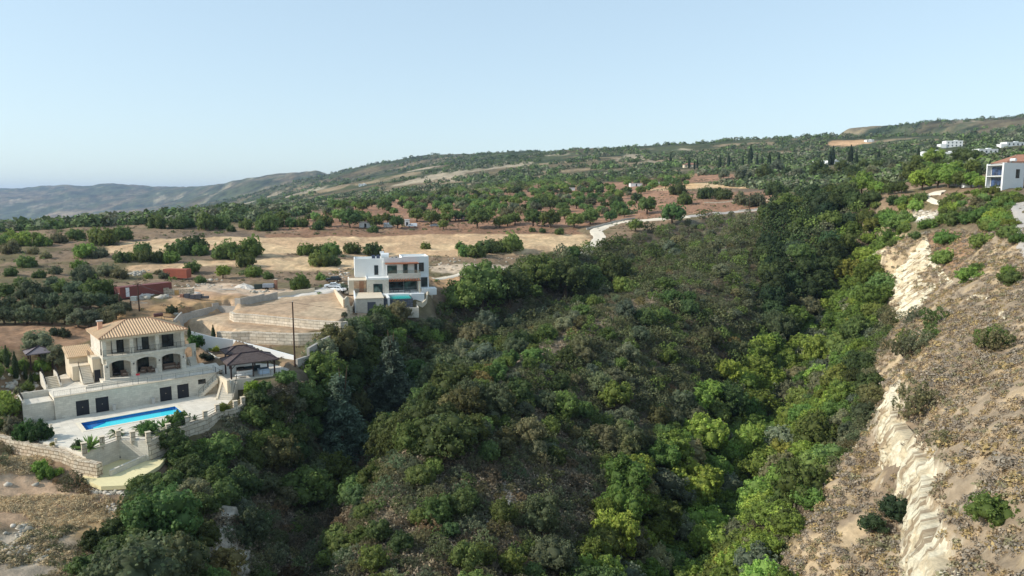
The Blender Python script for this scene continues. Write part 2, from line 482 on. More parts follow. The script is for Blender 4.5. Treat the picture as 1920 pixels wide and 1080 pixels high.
def tonemat(name, rough=.9, trans=0.0):
    """surface coloured by the mesh's own 'tone' colours (stones, scrub, far foliage)"""
    if name in MATS: return MATS[name]
    m, n, b = newmat(name)
    at = N(n, 'ShaderNodeAttribute', attribute_name='tone')
    tc = N(n, 'ShaderNodeTexCoord'); nz = N(n, 'ShaderNodeTexNoise', Scale=5.0, Detail=3.0)
    n.links.new(tc.outputs['Object'], nz.inputs['Vector'])
    r = N(n, 'ShaderNodeMapRange'); r.inputs['To Min'].default_value = .8; r.inputs['To Max'].default_value = 1.2
    n.links.new(nz.outputs['Fac'], r.inputs['Value'])
    mx = N(n, 'ShaderNodeVectorMath', operation='SCALE')
    n.links.new(at.outputs['Color'], mx.inputs[0]); n.links.new(r.outputs[0], mx.inputs['Scale'])
    n.links.new(mx.outputs[0], b.inputs['Base Color'])
    b.inputs['Roughness'].default_value = rough; b.inputs['Specular IOR Level'].default_value = .15
    if trans:
        tr = N(n, 'ShaderNodeBsdfTranslucent'); n.links.new(mx.outputs[0], tr.inputs['Color'])
        mix = N(n, 'ShaderNodeMixShader'); mix.inputs[0].default_value = trans
        n.links.new(b.outputs[0], mix.inputs[1]); n.links.new(tr.outputs[0], mix.inputs[2])
        n.links.new(mix.outputs[0], n.nodes['Material Output'].inputs['Surface'])
    MATS[name] = m
    return m

# ------------------------------------------------------------------ mesh building
def np_mesh(name, V_, F_, mat, tone=None, smooth=False, uv=None):
    """mesh from arrays; F_ is (n,3) or (n,4); tone: one colour per face"""
    me = D.meshes.new(name)
    V_ = np.ascontiguousarray(V_, np.float32); F_ = np.ascontiguousarray(F_, np.int32)
    k = F_.shape[1]; nf = len(F_)
    me.vertices.add(len(V_)); me.vertices.foreach_set('co', V_.ravel())
    me.loops.add(nf * k); me.loops.foreach_set('vertex_index', F_.ravel())
    me.polygons.add(nf)
    me.polygons.foreach_set('loop_start', np.arange(0, nf * k, k, dtype=np.int32))
    me.polygons.foreach_set('loop_total', np.full(nf, k, np.int32))
    if smooth: me.polygons.foreach_set('use_smooth', np.ones(nf, bool))
    me.update(calc_edges=True)
    if tone is not None:
        at = me.color_attributes.new('tone', 'FLOAT_COLOR', 'CORNER')
        t = np.ones((nf, k, 4), np.float32); t[:, :, :3] = np.asarray(tone, np.float32)[:, None, :]
        at.data.foreach_set('color', t.ravel())
    if uv is not None:
        l = me.uv_layers.new(name='UVMap'); l.data.foreach_set('uv', np.ascontiguousarray(uv, np.float32).ravel())
    if mat is not None: me.materials.append(mat)
    return me
def link(name, data, parent=None, loc=None, rot=None):
    o = D.objects.new(name, data); COL.objects.link(o)
    if parent is not None: o.parent = parent
    if loc is not None: o.location = [float(x) for x in loc]
    if rot is not None: o.rotation_euler = rot if hasattr(rot, '__len__') else (0, 0, rot)
    return o
def tag(o, label=None, cat=None, group=None, kind=None):
    if label: o['label'] = label
    if cat: o['category'] = cat
    if group: o['group'] = group
    if kind: o['kind'] = kind
    return o
def thing(name, label, cat, loc=(0, 0, 0), rot=0, group=None):
    o = link(name, None, None, loc, rot); o.empty_display_size = .3
    return tag(o, label, cat, group)
class MB:
    """collects boxes, prisms, bars and sheets; build() links them as one mesh object"""
    def __init__(s): s.v = []; s.f = []; s.m = []; s.mi = 0
    def add(s, vs, fs):
        o = len(s.v); s.v += [tuple(map(float, p)) for p in vs]
        for f in fs: s.f.append([i + o for i in f]); s.m.append(s.mi)
        return s
    def box(s, x0, x1, y0, y1, z0, z1):
        return s.add([(x0,y0,z0),(x1,y0,z0),(x1,y1,z0),(x0,y1,z0),(x0,y0,z1),(x1,y0,z1),(x1,y1,z1),(x0,y1,z1)],
                     [(0,3,2,1),(4,5,6,7),(0,1,5,4),(1,2,6,5),(2,3,7,6),(3,0,4,7)])
    def bar(s, a, b, r=.03, n=5, r2=None):
        a = Vector(a); b = Vector(b); d = (b - a)
        if d.length < 1e-6: return s
        d.normalize(); u = d.orthogonal().normalized(); w_ = d.cross(u)
        r2 = r if r2 is None else r2
        vs = [a + (u * math.cos(2 * math.pi * i / n) + w_ * math.sin(2 * math.pi * i / n)) * r for i in range(n)]
        vs += [b + (u * math.cos(2 * math.pi * i / n) + w_ * math.sin(2 * math.pi * i / n)) * r2 for i in range(n)]
        return s.add(vs, [(i, (i + 1) % n, n + (i + 1) % n, n + i) for i in range(n)] + [tuple(range(n))[::-1], tuple(range(n, 2 * n))])
    def prism(s, P, z0, z1):
        """closed prism over a plan polygon"""
        P = [tuple(p[:2]) for p in P]
        ar = sum(P[i][0] * P[(i + 1) % len(P)][1] - P[(i + 1) % len(P)][0] * P[i][1] for i in range(len(P)))
        if ar < 0: P = P[::-1]
        n = len(P); vs = [(x, y, z0) for x, y in P] + [(x, y, z1) for x, y in P]
        tri = tessellate_polygon([[Vector((x, y, 0)) for x, y in P]])
        fs = [(i, (i + 1) % n, n + (i + 1) % n, n + i) for i in range(n)]
        for t in tri:
            a, b, c = [Vector(P[i]) for i in t]
            if (b - a).cross(c - a) < 0: t = t[::-1]
            fs.append(tuple(i + n for i in t)); fs.append(tuple(t)[::-1])
        return s.add(vs, fs)
    def profile(s, P, y0, y1, axis='y'):
        """a closed outline in x,z drawn out along y (axis 'x': outline in y,z drawn along x)"""
        n = len(P)
        ar = sum(P[i][0] * P[(i + 1) % n][1] - P[(i + 1) % n][0] * P[i][1] for i in range(n))
        if (ar < 0) == (axis == 'y'): P = P[::-1]
        if ar < 0: Q = P
        f = (lambda p, t: (p[0], t, p[1])) if axis == 'y' else (lambda p, t: (t, p[0], p[1]))
        vs = [f(p, y0) for p in P] + [f(p, y1) for p in P]
        tri = tessellate_polygon([[Vector((p[0], p[1], 0)) for p in P]])
        fs = [(i, n + i, n + (i + 1) % n, (i + 1) % n) for i in range(n)]
        for t in tri: fs += [tuple(t), tuple(i + n for i in t)[::-1]]
        return s.add(vs, fs)
    def path_wall(s, path, th, bases, tops):
        """a wall along plan points with its own base and top heights"""
        n = len(path); P = [Vector(p[:2]) for p in path]; L = []; R = []
        for i in range(n):
            d = (P[min(i + 1, n - 1)] - P[max(i - 1, 0)]).normalized(); nn = Vector((-d.y, d.x)) * th / 2
            L.append(P[i] + nn); R.append(P[i] - nn)
        for i in range(n - 1):
            s.add([(*L[i], bases[i]), (*R[i], bases[i]), (*R[i + 1], bases[i + 1]), (*L[i + 1], bases[i + 1]),
                   (*L[i], tops[i]), (*R[i], tops[i]), (*R[i + 1], tops[i + 1]), (*L[i + 1], tops[i + 1])],
                  [(4,5,6,7),(0,4,7,3),(1,2,6,5)] + ([(0,1,5,4)] if i == 0 else []) + ([(3,7,6,2)] if i == n - 2 else []))
        return s
    def mesh(s, name, mats):
        me = D.meshes.new(name); me.from_pydata(s.v, [], s.f)
        mats = mats if isinstance(mats, (list, tuple)) else [mats]
        for m in mats: me.materials.append(m)
        if len(mats) > 1: me.polygons.foreach_set('material_index', s.m)
        bm = bmesh.new(); bm.from_mesh(me); bmesh.ops.recalc_face_normals(bm, faces=bm.faces); bm.to_mesh(me); bm.free()
        uv = me.uv_layers.new(name='UVMap'); out = np.empty((len(me.loops), 2), np.float32)
        for p in me.polygons:
            nn = p.normal
            h = Vector((-nn.y, nn.x, 0))
            flat = h.length < .35
            if not flat: h.normalize()
            for li in p.loop_indices:
                c = me.vertices[me.loops[li].vertex_index].co
                out[li] = (c.x, c.y) if flat else (c.x * h.x + c.y * h.y, c.z if abs(nn.z) < .35 else c.z / max(.3, math.sqrt(1 - nn.z ** 2)))
        uv.data.foreach_set('uv', out.ravel())
        return me
    def build(s, name, mats, parent=None, loc=None, rot=None, bevel=0):
        o = link(name, s.mesh(name, mats), parent, loc, rot)
        if bevel:
            b = o.modifiers.new('edge', 'BEVEL'); b.width = bevel; b.segments = 2; b.limit_method = 'ANGLE'
        return o

# ------------------------------------------------------------------ the ground sheet and its colours
fx, fy = GX.ravel(), GY.ravel()
gd = np.hypot(fx, fy)
dzr = np.gradient(GZ, axis=0) / np.gradient(_rr, axis=0)
dza = np.gradient(GZ, axis=1) / (np.gradient(_az, axis=1) * _rr)
slope = np.hypot(dzr, dza).ravel()
n1 = fbm(fx / 14, fy / 14, 31, 4); n2 = fbm(fx / 3.1, fy / 3.1, 41, 3); n3 = fbm(fx / 60, fy / 60, 51, 4); n4 = fbm(fx / 1.2, fy / 1.2, 61, 2)
def cl(c): return lin(c)[None, :]
def blend(c, new, t): return c * (1 - t[:, None]) + new * t[:, None]
# scrubland: dry brown with grey and olive patches
col = np.repeat(cl((140, 118, 94)), len(fx), 0)
col = blend(col, cl((102, 96, 66)), sstep((n1 - .45) * 5) * .8)
col = blend(col, cl((96, 86, 76)), sstep((n3 - .5) * 5) * .6)
# far country: patchwork of scrub, fields and chalk cuts
far = sstep((gd - 420) / 500)
n5 = fbm(fx / 170, fy / 210, 71, 5); n6 = fbm(fx / 420 + 5, fy / 160, 81, 4); n7 = fbm(fx / 45, fy / 45, 91, 4)
fc = blend(np.repeat(cl((74, 80, 52)), len(fx), 0), cl((112, 98, 74)), sstep((n5 - .47) * 6) * .8)
fc = blend(fc, cl((52, 64, 40)), sstep((n7 - .5) * 6) * .8)
fc = blend(fc, cl((156, 136, 108)), sstep((n6 - .60) * 9) * sstep((n7 - .40) * 8) * .8 * np.interp(gd, [1200, 3000], [1, .35]))
fc = blend(fc, cl((186, 170, 144)), sstep((fbm(fx / 90, fy / 240, 101, 4) - .68) * 14) * .7 * np.interp(gd, [1200, 3000], [1, .4]))
col = blend(col, fc, far)
# the valley floor far off: terraced fields
vm = sstep((gd - 2400) / 600) * sstep((CAMZ - 60 - GZ.ravel()) / 60)
cell = _hash(np.floor((fx + 60 * n3) / 190).astype(np.int64), np.floor((fy + 80 * n5) / 320).astype(np.int64), 5)
vf = np.where((cell > .62)[:, None], cl((178, 150, 120)), np.where((cell > .4)[:, None], cl((120, 112, 84)), cl((78, 86, 58))))
col = blend(col, vf, vm * .5)

def zone(P, c, soft=2.0, wob=2.0, k=1.0, c2=None):
    global col
    P = pxpoly(P) if not isinstance(P, np.ndarray) else P
    m = (fx > P[:, 0].min() - 12) & (fx < P[:, 0].max() + 12) & (fy > P[:, 1].min() - 12) & (fy < P[:, 1].max() + 12)
    if not m.any(): return m
    sdv = poly_sd(fx[m], fy[m], P) + (fbm(fx[m] / 5, fy[m] / 5, 7, 3) - .5) * 2 * wob
    t = np.zeros(len(fx)); t[m] = sstep(sdv / soft + .5) * k
    cc = cl(c) if c2 is None else blend(np.repeat(cl(c), len(fx), 0), cl(c2), sstep((n1 - .42) * 6))
    col = blend(col, cc, t)
    return t
STRAW, STRAW2 = (208, 178, 138), (192, 160, 124)
RED, RED2 = (162, 124, 98), (148, 114, 90)
zone([(470,428),(560,412),(640,392),(700,380),(800,366),(900,356),(1020,345),(1180,340),(1300,326),(1420,326),(1440,336),(1300,342),(1240,352),(1300,360),(1450,360),(1560,368),(1500,384),(1350,398),(1230,408),(1100,424),(880,432),(700,430),(560,434)], RED, 6, 5, 1, RED2)
zone([(500,440),(640,433),(860,430),(1080,428),(1090,438),(860,440),(640,444),(500,446)], (140,108,84), 2, 1.5)
FIELDS = []
FIELDS.append(zone([(196,463),(260,452),(300,448),(420,443),(640,443),(860,438),(1098,440),(1112,455),(1088,470),(1000,476),(960,477),(860,482),(760,478),(640,480),(560,470),(520,482),(440,476),(380,468),(300,476),(215,476)], STRAW, 2, 2, 1, STRAW2))
FIELDS.append(zone([(235,500),(330,494),(450,485),(540,482),(640,486),(720,490),(660,502),(520,508),(430,498),(330,506),(240,509)], STRAW, 2, 2, 1, STRAW2))
FIELDS.append(zone([(1200,358),(1260,349),(1300,343),(1440,337),(1600,338),(1690,346),(1600,354),(1450,353),(1330,352),(1260,358)], (210,172,126), 3, 2, 1, STRAW))
zone([(1545,272),(1560,264),(1620,262),(1632,268),(1600,274)], (196,158,118), 6, 5)
zone([(800,500),(900,496),(1000,492),(1060,486),(1075,494),(1000,506),(900,516),(830,512)], (206,184,158), 2, 2, .9)
zone([(800,518),(900,508),(1000,500),(1085,478),(1095,470),(1100,486),(1020,508),(900,528),(820,540)], (196,156,116), 2, 1.5)
zone([(300,548),(350,538),(420,530),(480,540),(560,546),(600,545),(560,552),(500,557),(430,563),(370,578),(320,570)], (204,178,150), 2, 2.5, .95, (186,152,122))
zone([(-200,606),(0,608),(60,604),(160,612),(180,636),(110,648),(60,655),(0,655),(-200,655)], (146,108,82), 2, 3, .95, (160,126,98))
zone([(180,590),(330,560),(460,555),(430,575),(330,600),(240,610)], (150,116,84), 3, 3, .9, (186,150,108))
zone([(300,612),(370,590),(430,570),(560,548),(640,542),(700,570),(694,604),(640,625),(560,640),(420,640),(330,625)], (192,168,138), 1.5, 1, 1, (176,150,122))
zone([(-200,870),(0,872),(60,880),(130,905),(190,935),(150,962),(90,985),(0,992),(-200,1000)], (190,160,130), 2, 2.5, .95, (166,138,110))
zone([(90,985),(180,950),(250,945),(290,975),(240,1010),(120,1030)], (176,146,104), 2, 2.5, .8)
zone([(-100,1010),(90,1000),(230,1010),(330,1030),(300,1100),(-100,1100)], (150,132,110), 3, 3, .9, (176,162,142))
# the right-hand slopes
RS = pxpoly([(1455,1079),(1500,985),(1560,900),(1620,820),(1652,745),(1640,668),(1668,625),(1690,600),(1648,500),(1660,468),(1720,440),(1800,425),(1919,430),(1919,700),(1919,1079)])
RS = np.vstack([RS[:-2], [[210, 240], [150, 20], [22, 20], [25, 60]]])
rsd = poly_sd(fx, fy, RS)
rt = sstep(rsd / 4 + .5)
rc = blend(np.repeat(cl((160, 142, 118)), len(fx), 0), cl((142, 124, 102)), sstep((n1 - .45) * 6))
rc = blend(rc, cl((190, 166, 130)), sstep((n2 - .55) * 7) * .7)
col = blend(col, rc, rt)
zone([(1735,436),(1800,428),(1822,470),(1800,500),(1752,486)], (160,128,100), 2, 2, .9)
# ravine litter
RAV = [(215,1079),(250,960),(330,900),(400,820),(470,770),(540,700),(640,640),(720,606),(800,590),(860,545),(960,505),(1060,478),(1130,462),(1190,440),(1260,418),(1380,400),(1450,388),(1530,378),(1640,388),(1700,420),(1660,470),(1648,520),(1690,600),(1640,668),(1652,745),(1620,820),(1560,900),(1500,985),(1455,1079)]
RAVP = pxpoly(RAV); RAVP = np.vstack([RAVP, [[26, 40], [-30, 40]]])
rvd = poly_sd(fx, fy, RAVP)
vt = sstep(rvd / 5 + .5) * (1 - rt)
vc = blend(np.repeat(cl((98, 88, 72)), len(fx), 0), cl((122, 112, 92)), sstep((n1 - .5) * 6))
col = blend(col, vc, vt)
CR_ = np.array([W(a, b, c)[:2] for a, b, c, *_ in LINES_V[4]])
_cs = np.vstack([CR_ + np.array([1.8, -.6]), (CR_ - np.array([1.8, -.6]))[::-1]])
zone(_cs, (160,142,120), 2, 2.5, .9)
# rock where the land is steep
nrm = sstep((slope - 1.55) / .5 + (n2 - .5) * 1.8)
west = ((fx > 30) & (rsd > -9)) | ((fx < -20) & (fy < 86) & (fx > -45))
head = (fx > 70) & (fy > 170) & (fy < 270)
rockt = np.where(west, nrm, np.where(head, nrm * .55, nrm * sstep((n3 - .52) * 9) * .9)) * (gd < 330)
rock = blend(np.repeat(cl((220, 202, 164)), len(fx), 0), cl((196, 174, 138)), sstep((n2 - .5) * 6))
rock = blend(rock, cl((170, 150, 122)), sstep((n4 - .58) * 7) * .6)
rock = np.where((fx < 60)[:, None], blend(rock, cl((176, 166, 150)), np.full(len(fx), .6)), rock)
col = blend(col, rock, rockt)
chalk = zone([(1712,408),(1735,398),(1762,392),(1760,404),(1742,412),(1722,416)], (206, 198, 180), 1.5, 1.5)
# mottling
col = col * (0.80 + .40 * n4)[:, None] * (0.85 + .3 * n2)[:, None]
nr, na = GX.shape
idx = np.arange(nr * na).reshape(nr, na)
Fg = np.stack([idx[:-1, :-1], idx[:-1, 1:], idx[1:, 1:], idx[1:, :-1]], -1).reshape(-1, 4)
def groundmat():
    m, n, b = newmat('ground')
    at = N(n, 'ShaderNodeAttribute', attribute_name='tone')
    geo = N(n, 'ShaderNodeNewGeometry')
    a1 = N(n, 'ShaderNodeTexNoise', Scale=.9, Detail=6.0, Roughness=.7)
    a2 = N(n, 'ShaderNodeTexNoise', Scale=.06, Detail=5.0, Roughness=.65)
    vo = N(n, 'ShaderNodeTexVoronoi', Scale=.55)
    for q in (a1, a2, vo): n.links.new(geo.outputs['Position'], q.inputs['Vector'])
    r1 = N(n, 'ShaderNodeMapRange'); r1.inputs['From Min'].default_value = .3; r1.inputs['From Max'].default_value = .7; r1.inputs['To Min'].default_value = .72; r1.inputs['To Max'].default_value = 1.25
    r2 = N(n, 'ShaderNodeMapRange'); r2.inputs['From Min'].default_value = .3; r2.inputs['From Max'].default_value = .7; r2.inputs['To Min'].default_value = .85; r2.inputs['To Max'].default_value = 1.15
    a3 = N(n, 'ShaderNodeTexNoise', Scale=.012, Detail=7.0, Roughness=.72)          # groves and bare patches on the far hills
    n.links.new(geo.outputs['Position'], a3.inputs['Vector'])
    r3_ = N(n, 'ShaderNodeMapRange'); r3_.inputs['From Min'].default_value = .38; r3_.inputs['From Max'].default_value = .62; r3_.inputs['To Min'].default_value = .45; r3_.inputs['To Max'].default_value = 1.5
    n.links.new(a3.outputs['Fac'], r3_.inputs['Value'])
    mf = N(n, 'ShaderNodeMix'); mf.inputs[2].default_value = 1.0
    n.links.new(at.outputs['Alpha'], mf.inputs[0]); n.links.new(r3_.outputs[0], mf.inputs[3])
    n.links.new(a1.outputs['Fac'], r1.inputs['Value']); n.links.new(a2.outputs['Fac'], r2.inputs['Value'])
    mu = N(n, 'ShaderNodeMath', operation='MULTIPLY'); n.links.new(r1.outputs[0], mu.inputs[0]); n.links.new(r2.outputs[0], mu.inputs[1])
    mu2 = N(n, 'ShaderNodeMath', operation='MULTIPLY'); n.links.new(mu.outputs[0], mu2.inputs[0]); n.links.new(mf.outputs[0], mu2.inputs[1])
    mx = N(n, 'ShaderNodeVectorMath', operation='SCALE')
    n.links.new(at.outputs['Color'], mx.inputs[0]); n.links.new(mu2.outputs[0], mx.inputs['Scale'])
    n.links.new(mx.outputs[0], b.inputs['Base Color'])
    b.inputs['Roughness'].default_value = .95; b.inputs['Specular IOR Level'].default_value = .1
    bp = N(n, 'ShaderNodeBump', Strength=.7, Distance=.35)
    ad = N(n, 'ShaderNodeMath', operation='MULTIPLY_ADD'); ad.inputs[1].default_value = .35
    n.links.new(vo.outputs['Distance'], ad.inputs[0]); n.links.new(a1.outputs['Fac'], ad.inputs[2])
    n.links.new(ad.outputs[0], bp.inputs['Height']); n.links.new(bp.outputs[0], b.inputs['Normal'])
    return m
gme = np_mesh('ground', np.stack([fx, fy, GZ.ravel()], -1), Fg, groundmat(), smooth=True)
ga = gme.color_attributes.new('tone', 'FLOAT_COLOR', 'POINT')
gc = np.ones((len(fx), 4), np.float32); gc[:, :3] = np.clip(col, 0, 1); gc[:, 3] = sstep((gd - 500) / 1500)
ga.data.foreach_set('color', gc.ravel())
tag(link('ground', gme), 'dry scrubland, fields and the wooded ravine falling between the slopes', None, None, 'structure')

# ------------------------------------------------------------------ rock faces
def rockmat():
    m, n, b = newmat('rock_face')
    at = N(n, 'ShaderNodeAttribute', attribute_name='tone'); geo = N(n, 'ShaderNodeNewGeometry')
    a1 = N(n, 'ShaderNodeTexNoise', Scale=1.6, Detail=8.0, Roughness=.75); n.links.new(geo.outputs['Position'], a1.inputs['Vector'])
    r1 = N(n, 'ShaderNodeMapRange'); r1.inputs['From Min'].default_value = .3; r1.inputs['From Max'].default_value = .7; r1.inputs['To Min'].default_value = .62; r1.inputs['To Max'].default_value = 1.2
    n.links.new(a1.outputs['Fac'], r1.inputs['Value'])
    mx = N(n, 'ShaderNodeVectorMath', operation='SCALE'); n.links.new(at.outputs['Color'], mx.inputs[0]); n.links.new(r1.outputs[0], mx.inputs['Scale'])
    n.links.new(mx.outputs[0], b.inputs['Base Color']); b.inputs['Roughness'].default_value = .95; b.inputs['Specular IOR Level'].default_value = .1
    bp = N(n, 'ShaderNodeBump', Strength=.9, Distance=.3); n.links.new(a1.outputs['Fac'], bp.inputs['Height']); n.links.new(bp.outputs[0], b.inputs['Normal'])
    return m
ROCK = rockmat()
def cliff(label, top, foot, cols, seed, amp=1.0, bulge=.5, step=.3):
    top = np.array(top); foot = np.array(foot)
    def res(P, n):
        L = np.r_[0, np.cumsum(np.linalg.norm(np.diff(P, axis=0), axis=1))]; t = np.linspace(0, L[-1], n)
        return np.stack([np.interp(t, L, P[:, k]) for k in range(3)], -1), L[-1]
    n = int(max(np.linalg.norm(np.diff(top, axis=0), axis=1).sum(), 4) / step) + 2
    T, L_ = res(smooth3(top), n); F_, _ = res(smooth3(foot), n)
    hgt = np.linalg.norm(T - F_, axis=1).mean(); m = int(hgt / step * 1.2) + 4
    out = F_ - T; out[:, 2] = 0; out = out.mean(0)[None, :] * .6 + out * .4; out /= np.linalg.norm(out, axis=1)[:, None] + 1e-9
    s = np.linspace(0, L_, n); P = []
    for k in range(-4, m):
        t = k / (m - 1)
        if k < 0:
            q = T - out * (-k) * .5; q[:, 2] = np.maximum(gz(q[:, 0], q[:, 1]) + .05 - .12 * (k == -4), q[:, 2] - .3 * 0) if True else q[:, 2]
            P.append(q); continue
        q = T * (1 - t) + F_ * t
        zz_ = q[:, 2]
        rid = 1 - np.abs(2 * fbm(s / 4.2 + seed, zz_ / 3.4, 700 + seed, 4) - 1) * 1.6
        det = fbm(s / 1.1, zz_ / .7, 720 + seed, 3) - .5
        strat = (vnoise(zz_ / .55 + det * 1.5, s / 9, 730 + seed) - .5) * .4 + (_hash(np.floor(s / 1.3 + det * 2).astype(np.int64), np.floor(zz_ / .8 + det).astype(np.int64), seed) - .5) * .75 - .7 * np.maximum(0, vnoise(s / .9 + det, zz_ / 6, 770 + seed) - .78) / .22
        w_ = min(1, t * 5 + .12)
        dd = (bulge * math.sin(math.pi * min(1, t * 1.1)) + amp * (.34 * rid + .9 * det) + strat) * w_ + .25
        P.append(q + out * dd[:, None])
    P = np.array(P); M = len(P)
    ii = np.arange(M * n).reshape(M, n)
    F = np.stack([ii[:-1, :-1], ii[1:, :-1], ii[1:, 1:], ii[:-1, 1:]], -1).reshape(-1, 4)
    Q = P.reshape(-1, 3); fc = Q[F].mean(1)
    sN = np.tile((s[:-1] + s[1:]) / 2, M - 1)
    k1 = sstep((fbm(sN / 2.2, fc[:, 2] / 1.4, 750 + seed, 4) - .46) * 6); k2 = sstep((fbm(sN / .9, fc[:, 2] / 3.0, 760 + seed, 3) - .56) * 8)
    c = np.repeat(lin(cols[0])[None], len(F), 0); c = blend(c, lin(cols[1])[None], k1); c = blend(c, lin(cols[2])[None], k2 * .85)
    e = np.minimum(sN, L_ - sN)
    return tag(link('cliff', np_mesh('cliff', Q, F, ROCK, c)), label, None, None, 'structure')
def smooth3(P, n=6):
    out = []
    for i in range(len(P) - 1):
        p0, p1, p2, p3 = P[max(i - 1, 0)], P[i], P[i + 1], P[min(i + 2, len(P) - 1)]
        for k in range(n):
            t = k / n; out.append(.5 * ((2 * p1) + (-p0 + p2) * t + (2 * p0 - 5 * p1 + 4 * p2 - p3) * t * t + (-p0 + 3 * p1 - 3 * p2 + p3) * t ** 3))
    return np.array(out + [P[-1]])
CREAM = [(236, 224, 194), (216, 198, 164), (160, 138, 110)]
GREYR = [(206, 196, 178), (180, 168, 150), (128, 116, 100)]
lt_ = low_top + [W(1800, 1200, 42)]
cliff('pale cream rock face running down the slope above the ravine', lt_, [p + np.array([-1.7, -.6, -5.4]) for p in lt_], CREAM, 1, .9)
ut_ = [W(*p) for p in LINES[-4 + 0]] if False else [W(*p) for p in [(1652,468,213),(1690,452,210),(1720,448,205),(1742,502,190),(1763,540,177),(1770,575,166)]]
uf_ = [W(*p) for p in [(1640,500,216),(1648,525,208),(1660,552,198),(1678,580,184),(1692,602,172),(1700,615,166)]]
cliff('pale cream upper rock face at the ravine head', ut_, uf_, CREAM, 2, 1.3, .8)
cliff('grey rock face under the trees in the near corner', [W(*p) for p in [(440,950,82),(432,968,81),(405,1010,75),(352,1065,68),(320,1130,61)]], [W(*p) + np.array([2.6, -.6, -7.5]) for p in [(440,950,82),(432,968,81),(405,1010,75),(352,1065,68),(320,1130,61)]], GREYR, 3, 1.0)
for k, L in enumerate(([(962,915,92),(950,945,89),(925,990,85)], [(905,1010,82),(880,1040,79),(850,1075,75)], [(690,845,116),(665,858,114)])):
    tp_ = []
    for a, b, c_ in L:
        h_ = hit(a, b); tp_.append(h_ + np.array([0, 0, .4]))
    cliff('white rock outcrop on the ravine flank', tp_, [p + np.array([1.1, -.9, -2.6]) for p in tp_], GREYR, 5 + k, .6, .3)
hd_ = [hit(a, b) for a, b in [(1478,492),(1530,490),(1585,500)]]
cliff('grey overhung rock face in the shade of the ravine head', [p + np.array([0, .5, 2.5]) for p in hd_], [p + np.array([0, -1.5, -4]) for p in hd_], GREYR, 9, 1.2, .6)
for k, L in enumerate(([(1812,560),(1830,556),(1852,560)], [(1872,585),(1885,600)])):
    tp_ = [hit(a, b) + np.array([0, 0, .3]) for a, b in L]
    cliff('pale rock ledge on the dry slope', tp_, [p + np.array([-.9, -.8, -2.2]) for p in tp_], CREAM, 12 + k, .6, .3)

# roads draped on the ground
def smooth_path(P, n=6):
    P = np.asarray(P, float); out = []
    for i in range(len(P) - 1):
        p0, p1, p2, p3 = P[max(i - 1, 0)], P[i], P[i + 1], P[min(i + 2, len(P) - 1)]
        for k in range(n):
            t = k / n
            out.append(.5 * ((2 * p1) + (-p0 + p2) * t + (2 * p0 - 5 * p1 + 4 * p2 - p3) * t * t + (-p0 + 3 * p1 - 3 * p2 + p3) * t ** 3))
    out.append(P[-1])
    return np.array(out)
def road(name, path, width, mat, label, lift=.10, n=8, wob=.25):
    C_ = smooth_path(path, n)
    d = np.gradient(C_, axis=0); d /= np.linalg.norm(d, axis=1)[:, None] + 1e-9
    nn = np.stack([-d[:, 1], d[:, 0]], -1)
    w_ = np.broadcast_to(np.asarray(width, float), len(C_)) if np.ndim(width) == 0 else np.interp(np.linspace(0, 1, len(C_)), np.linspace(0, 1, len(width)), width)
    K = 7; rows = []
    for k in range(K):
        t = k / (K - 1) - .5
        e = wob * (vnoise(np.arange(len(C_)) * .7, np.full(len(C_), k * 3.3), 9) - .5) if k in (0, K - 1) else 0
        p = C_ + nn * ((w_ * t + e)[:, None])
        rows.append(np.c_[p, gz(p[:, 0], p[:, 1]) + lift - (.25 if k in (0, K - 1) else 0)])
    rows = np.array(rows)
    rows[1:-1, :, 2] = np.maximum(rows[1:-1, :, 2], rows[1:-1, :, 2].mean(0)[None, :] - .1)
    Vv = rows.transpose(1, 0, 2).reshape(-1, 3)
    ii = np.arange(len(C_) * K).reshape(len(C_), K)
    F = np.stack([ii[:-1, :-1], ii[1:, :-1], ii[1:, 1:], ii[:-1, 1:]], -1).reshape(-1, 4)
    o = link(name, np_mesh(name, Vv, F[:, ::-1], mat, smooth=True))
    return tag(o, label, None, None, 'structure')
chalky = plain('chalk_road', (220, 206, 184), .95, .16, .25, var2=.15, bump=.4)
asph = plain('pale_asphalt', (176, 168, 158), .9, .12, .3)
def pxpath(L): 
    q = hits([a for a, b in L], [b for a, b in L]); return q[~np.isnan(q[:, 0])][:, :2]
road('dirt_road', pxpath([(1092,478),(1100,470),(1114,458),(1124,446),(1120,438),(1118,431),(1135,424),(1160,418),(1195,414),(1240,410),(1290,406)]), [6,6,6.6,7,7,7,7,6.4,6,6], chalky, 'pale dirt road bending past the straw field')
road('paved_road', pxpath([(1290,406),(1340,400),(1390,396),(1450,391),(1500,386)]), 5.0, asph, 'paved road running behind the ravine trees')
road('track', pxpath([(812,523),(860,516),(920,509),(980,501),(1030,494),(1075,484),(1098,472)]), 2.6, chalky, 'white track from the white house to the dirt road')
road('driveway', pxpath([(470,563),(520,556),(570,551),(610,545),(640,541)]), [3,3.4,4,5,6], plain('concrete_drive', (214, 204, 190), .9, .1, .4), 'concrete driveway leading to the white house')
road('chalk_path', pxpath([(1770,361),(1745,364),(1738,370),(1748,376),(1770,381)]), [7,4,2.4,2,2], chalky, 'pale chalk path above the ravine head')
road('side_road', np.array([W(1906,386,205)[:2], W(1914,398,188)[:2], W(1921,414,170)[:2], W(1936,438,152)[:2], W(1975,470,132)[:2]]), 4.4, asph, 'pale road along the slope by the blue-windowed house')

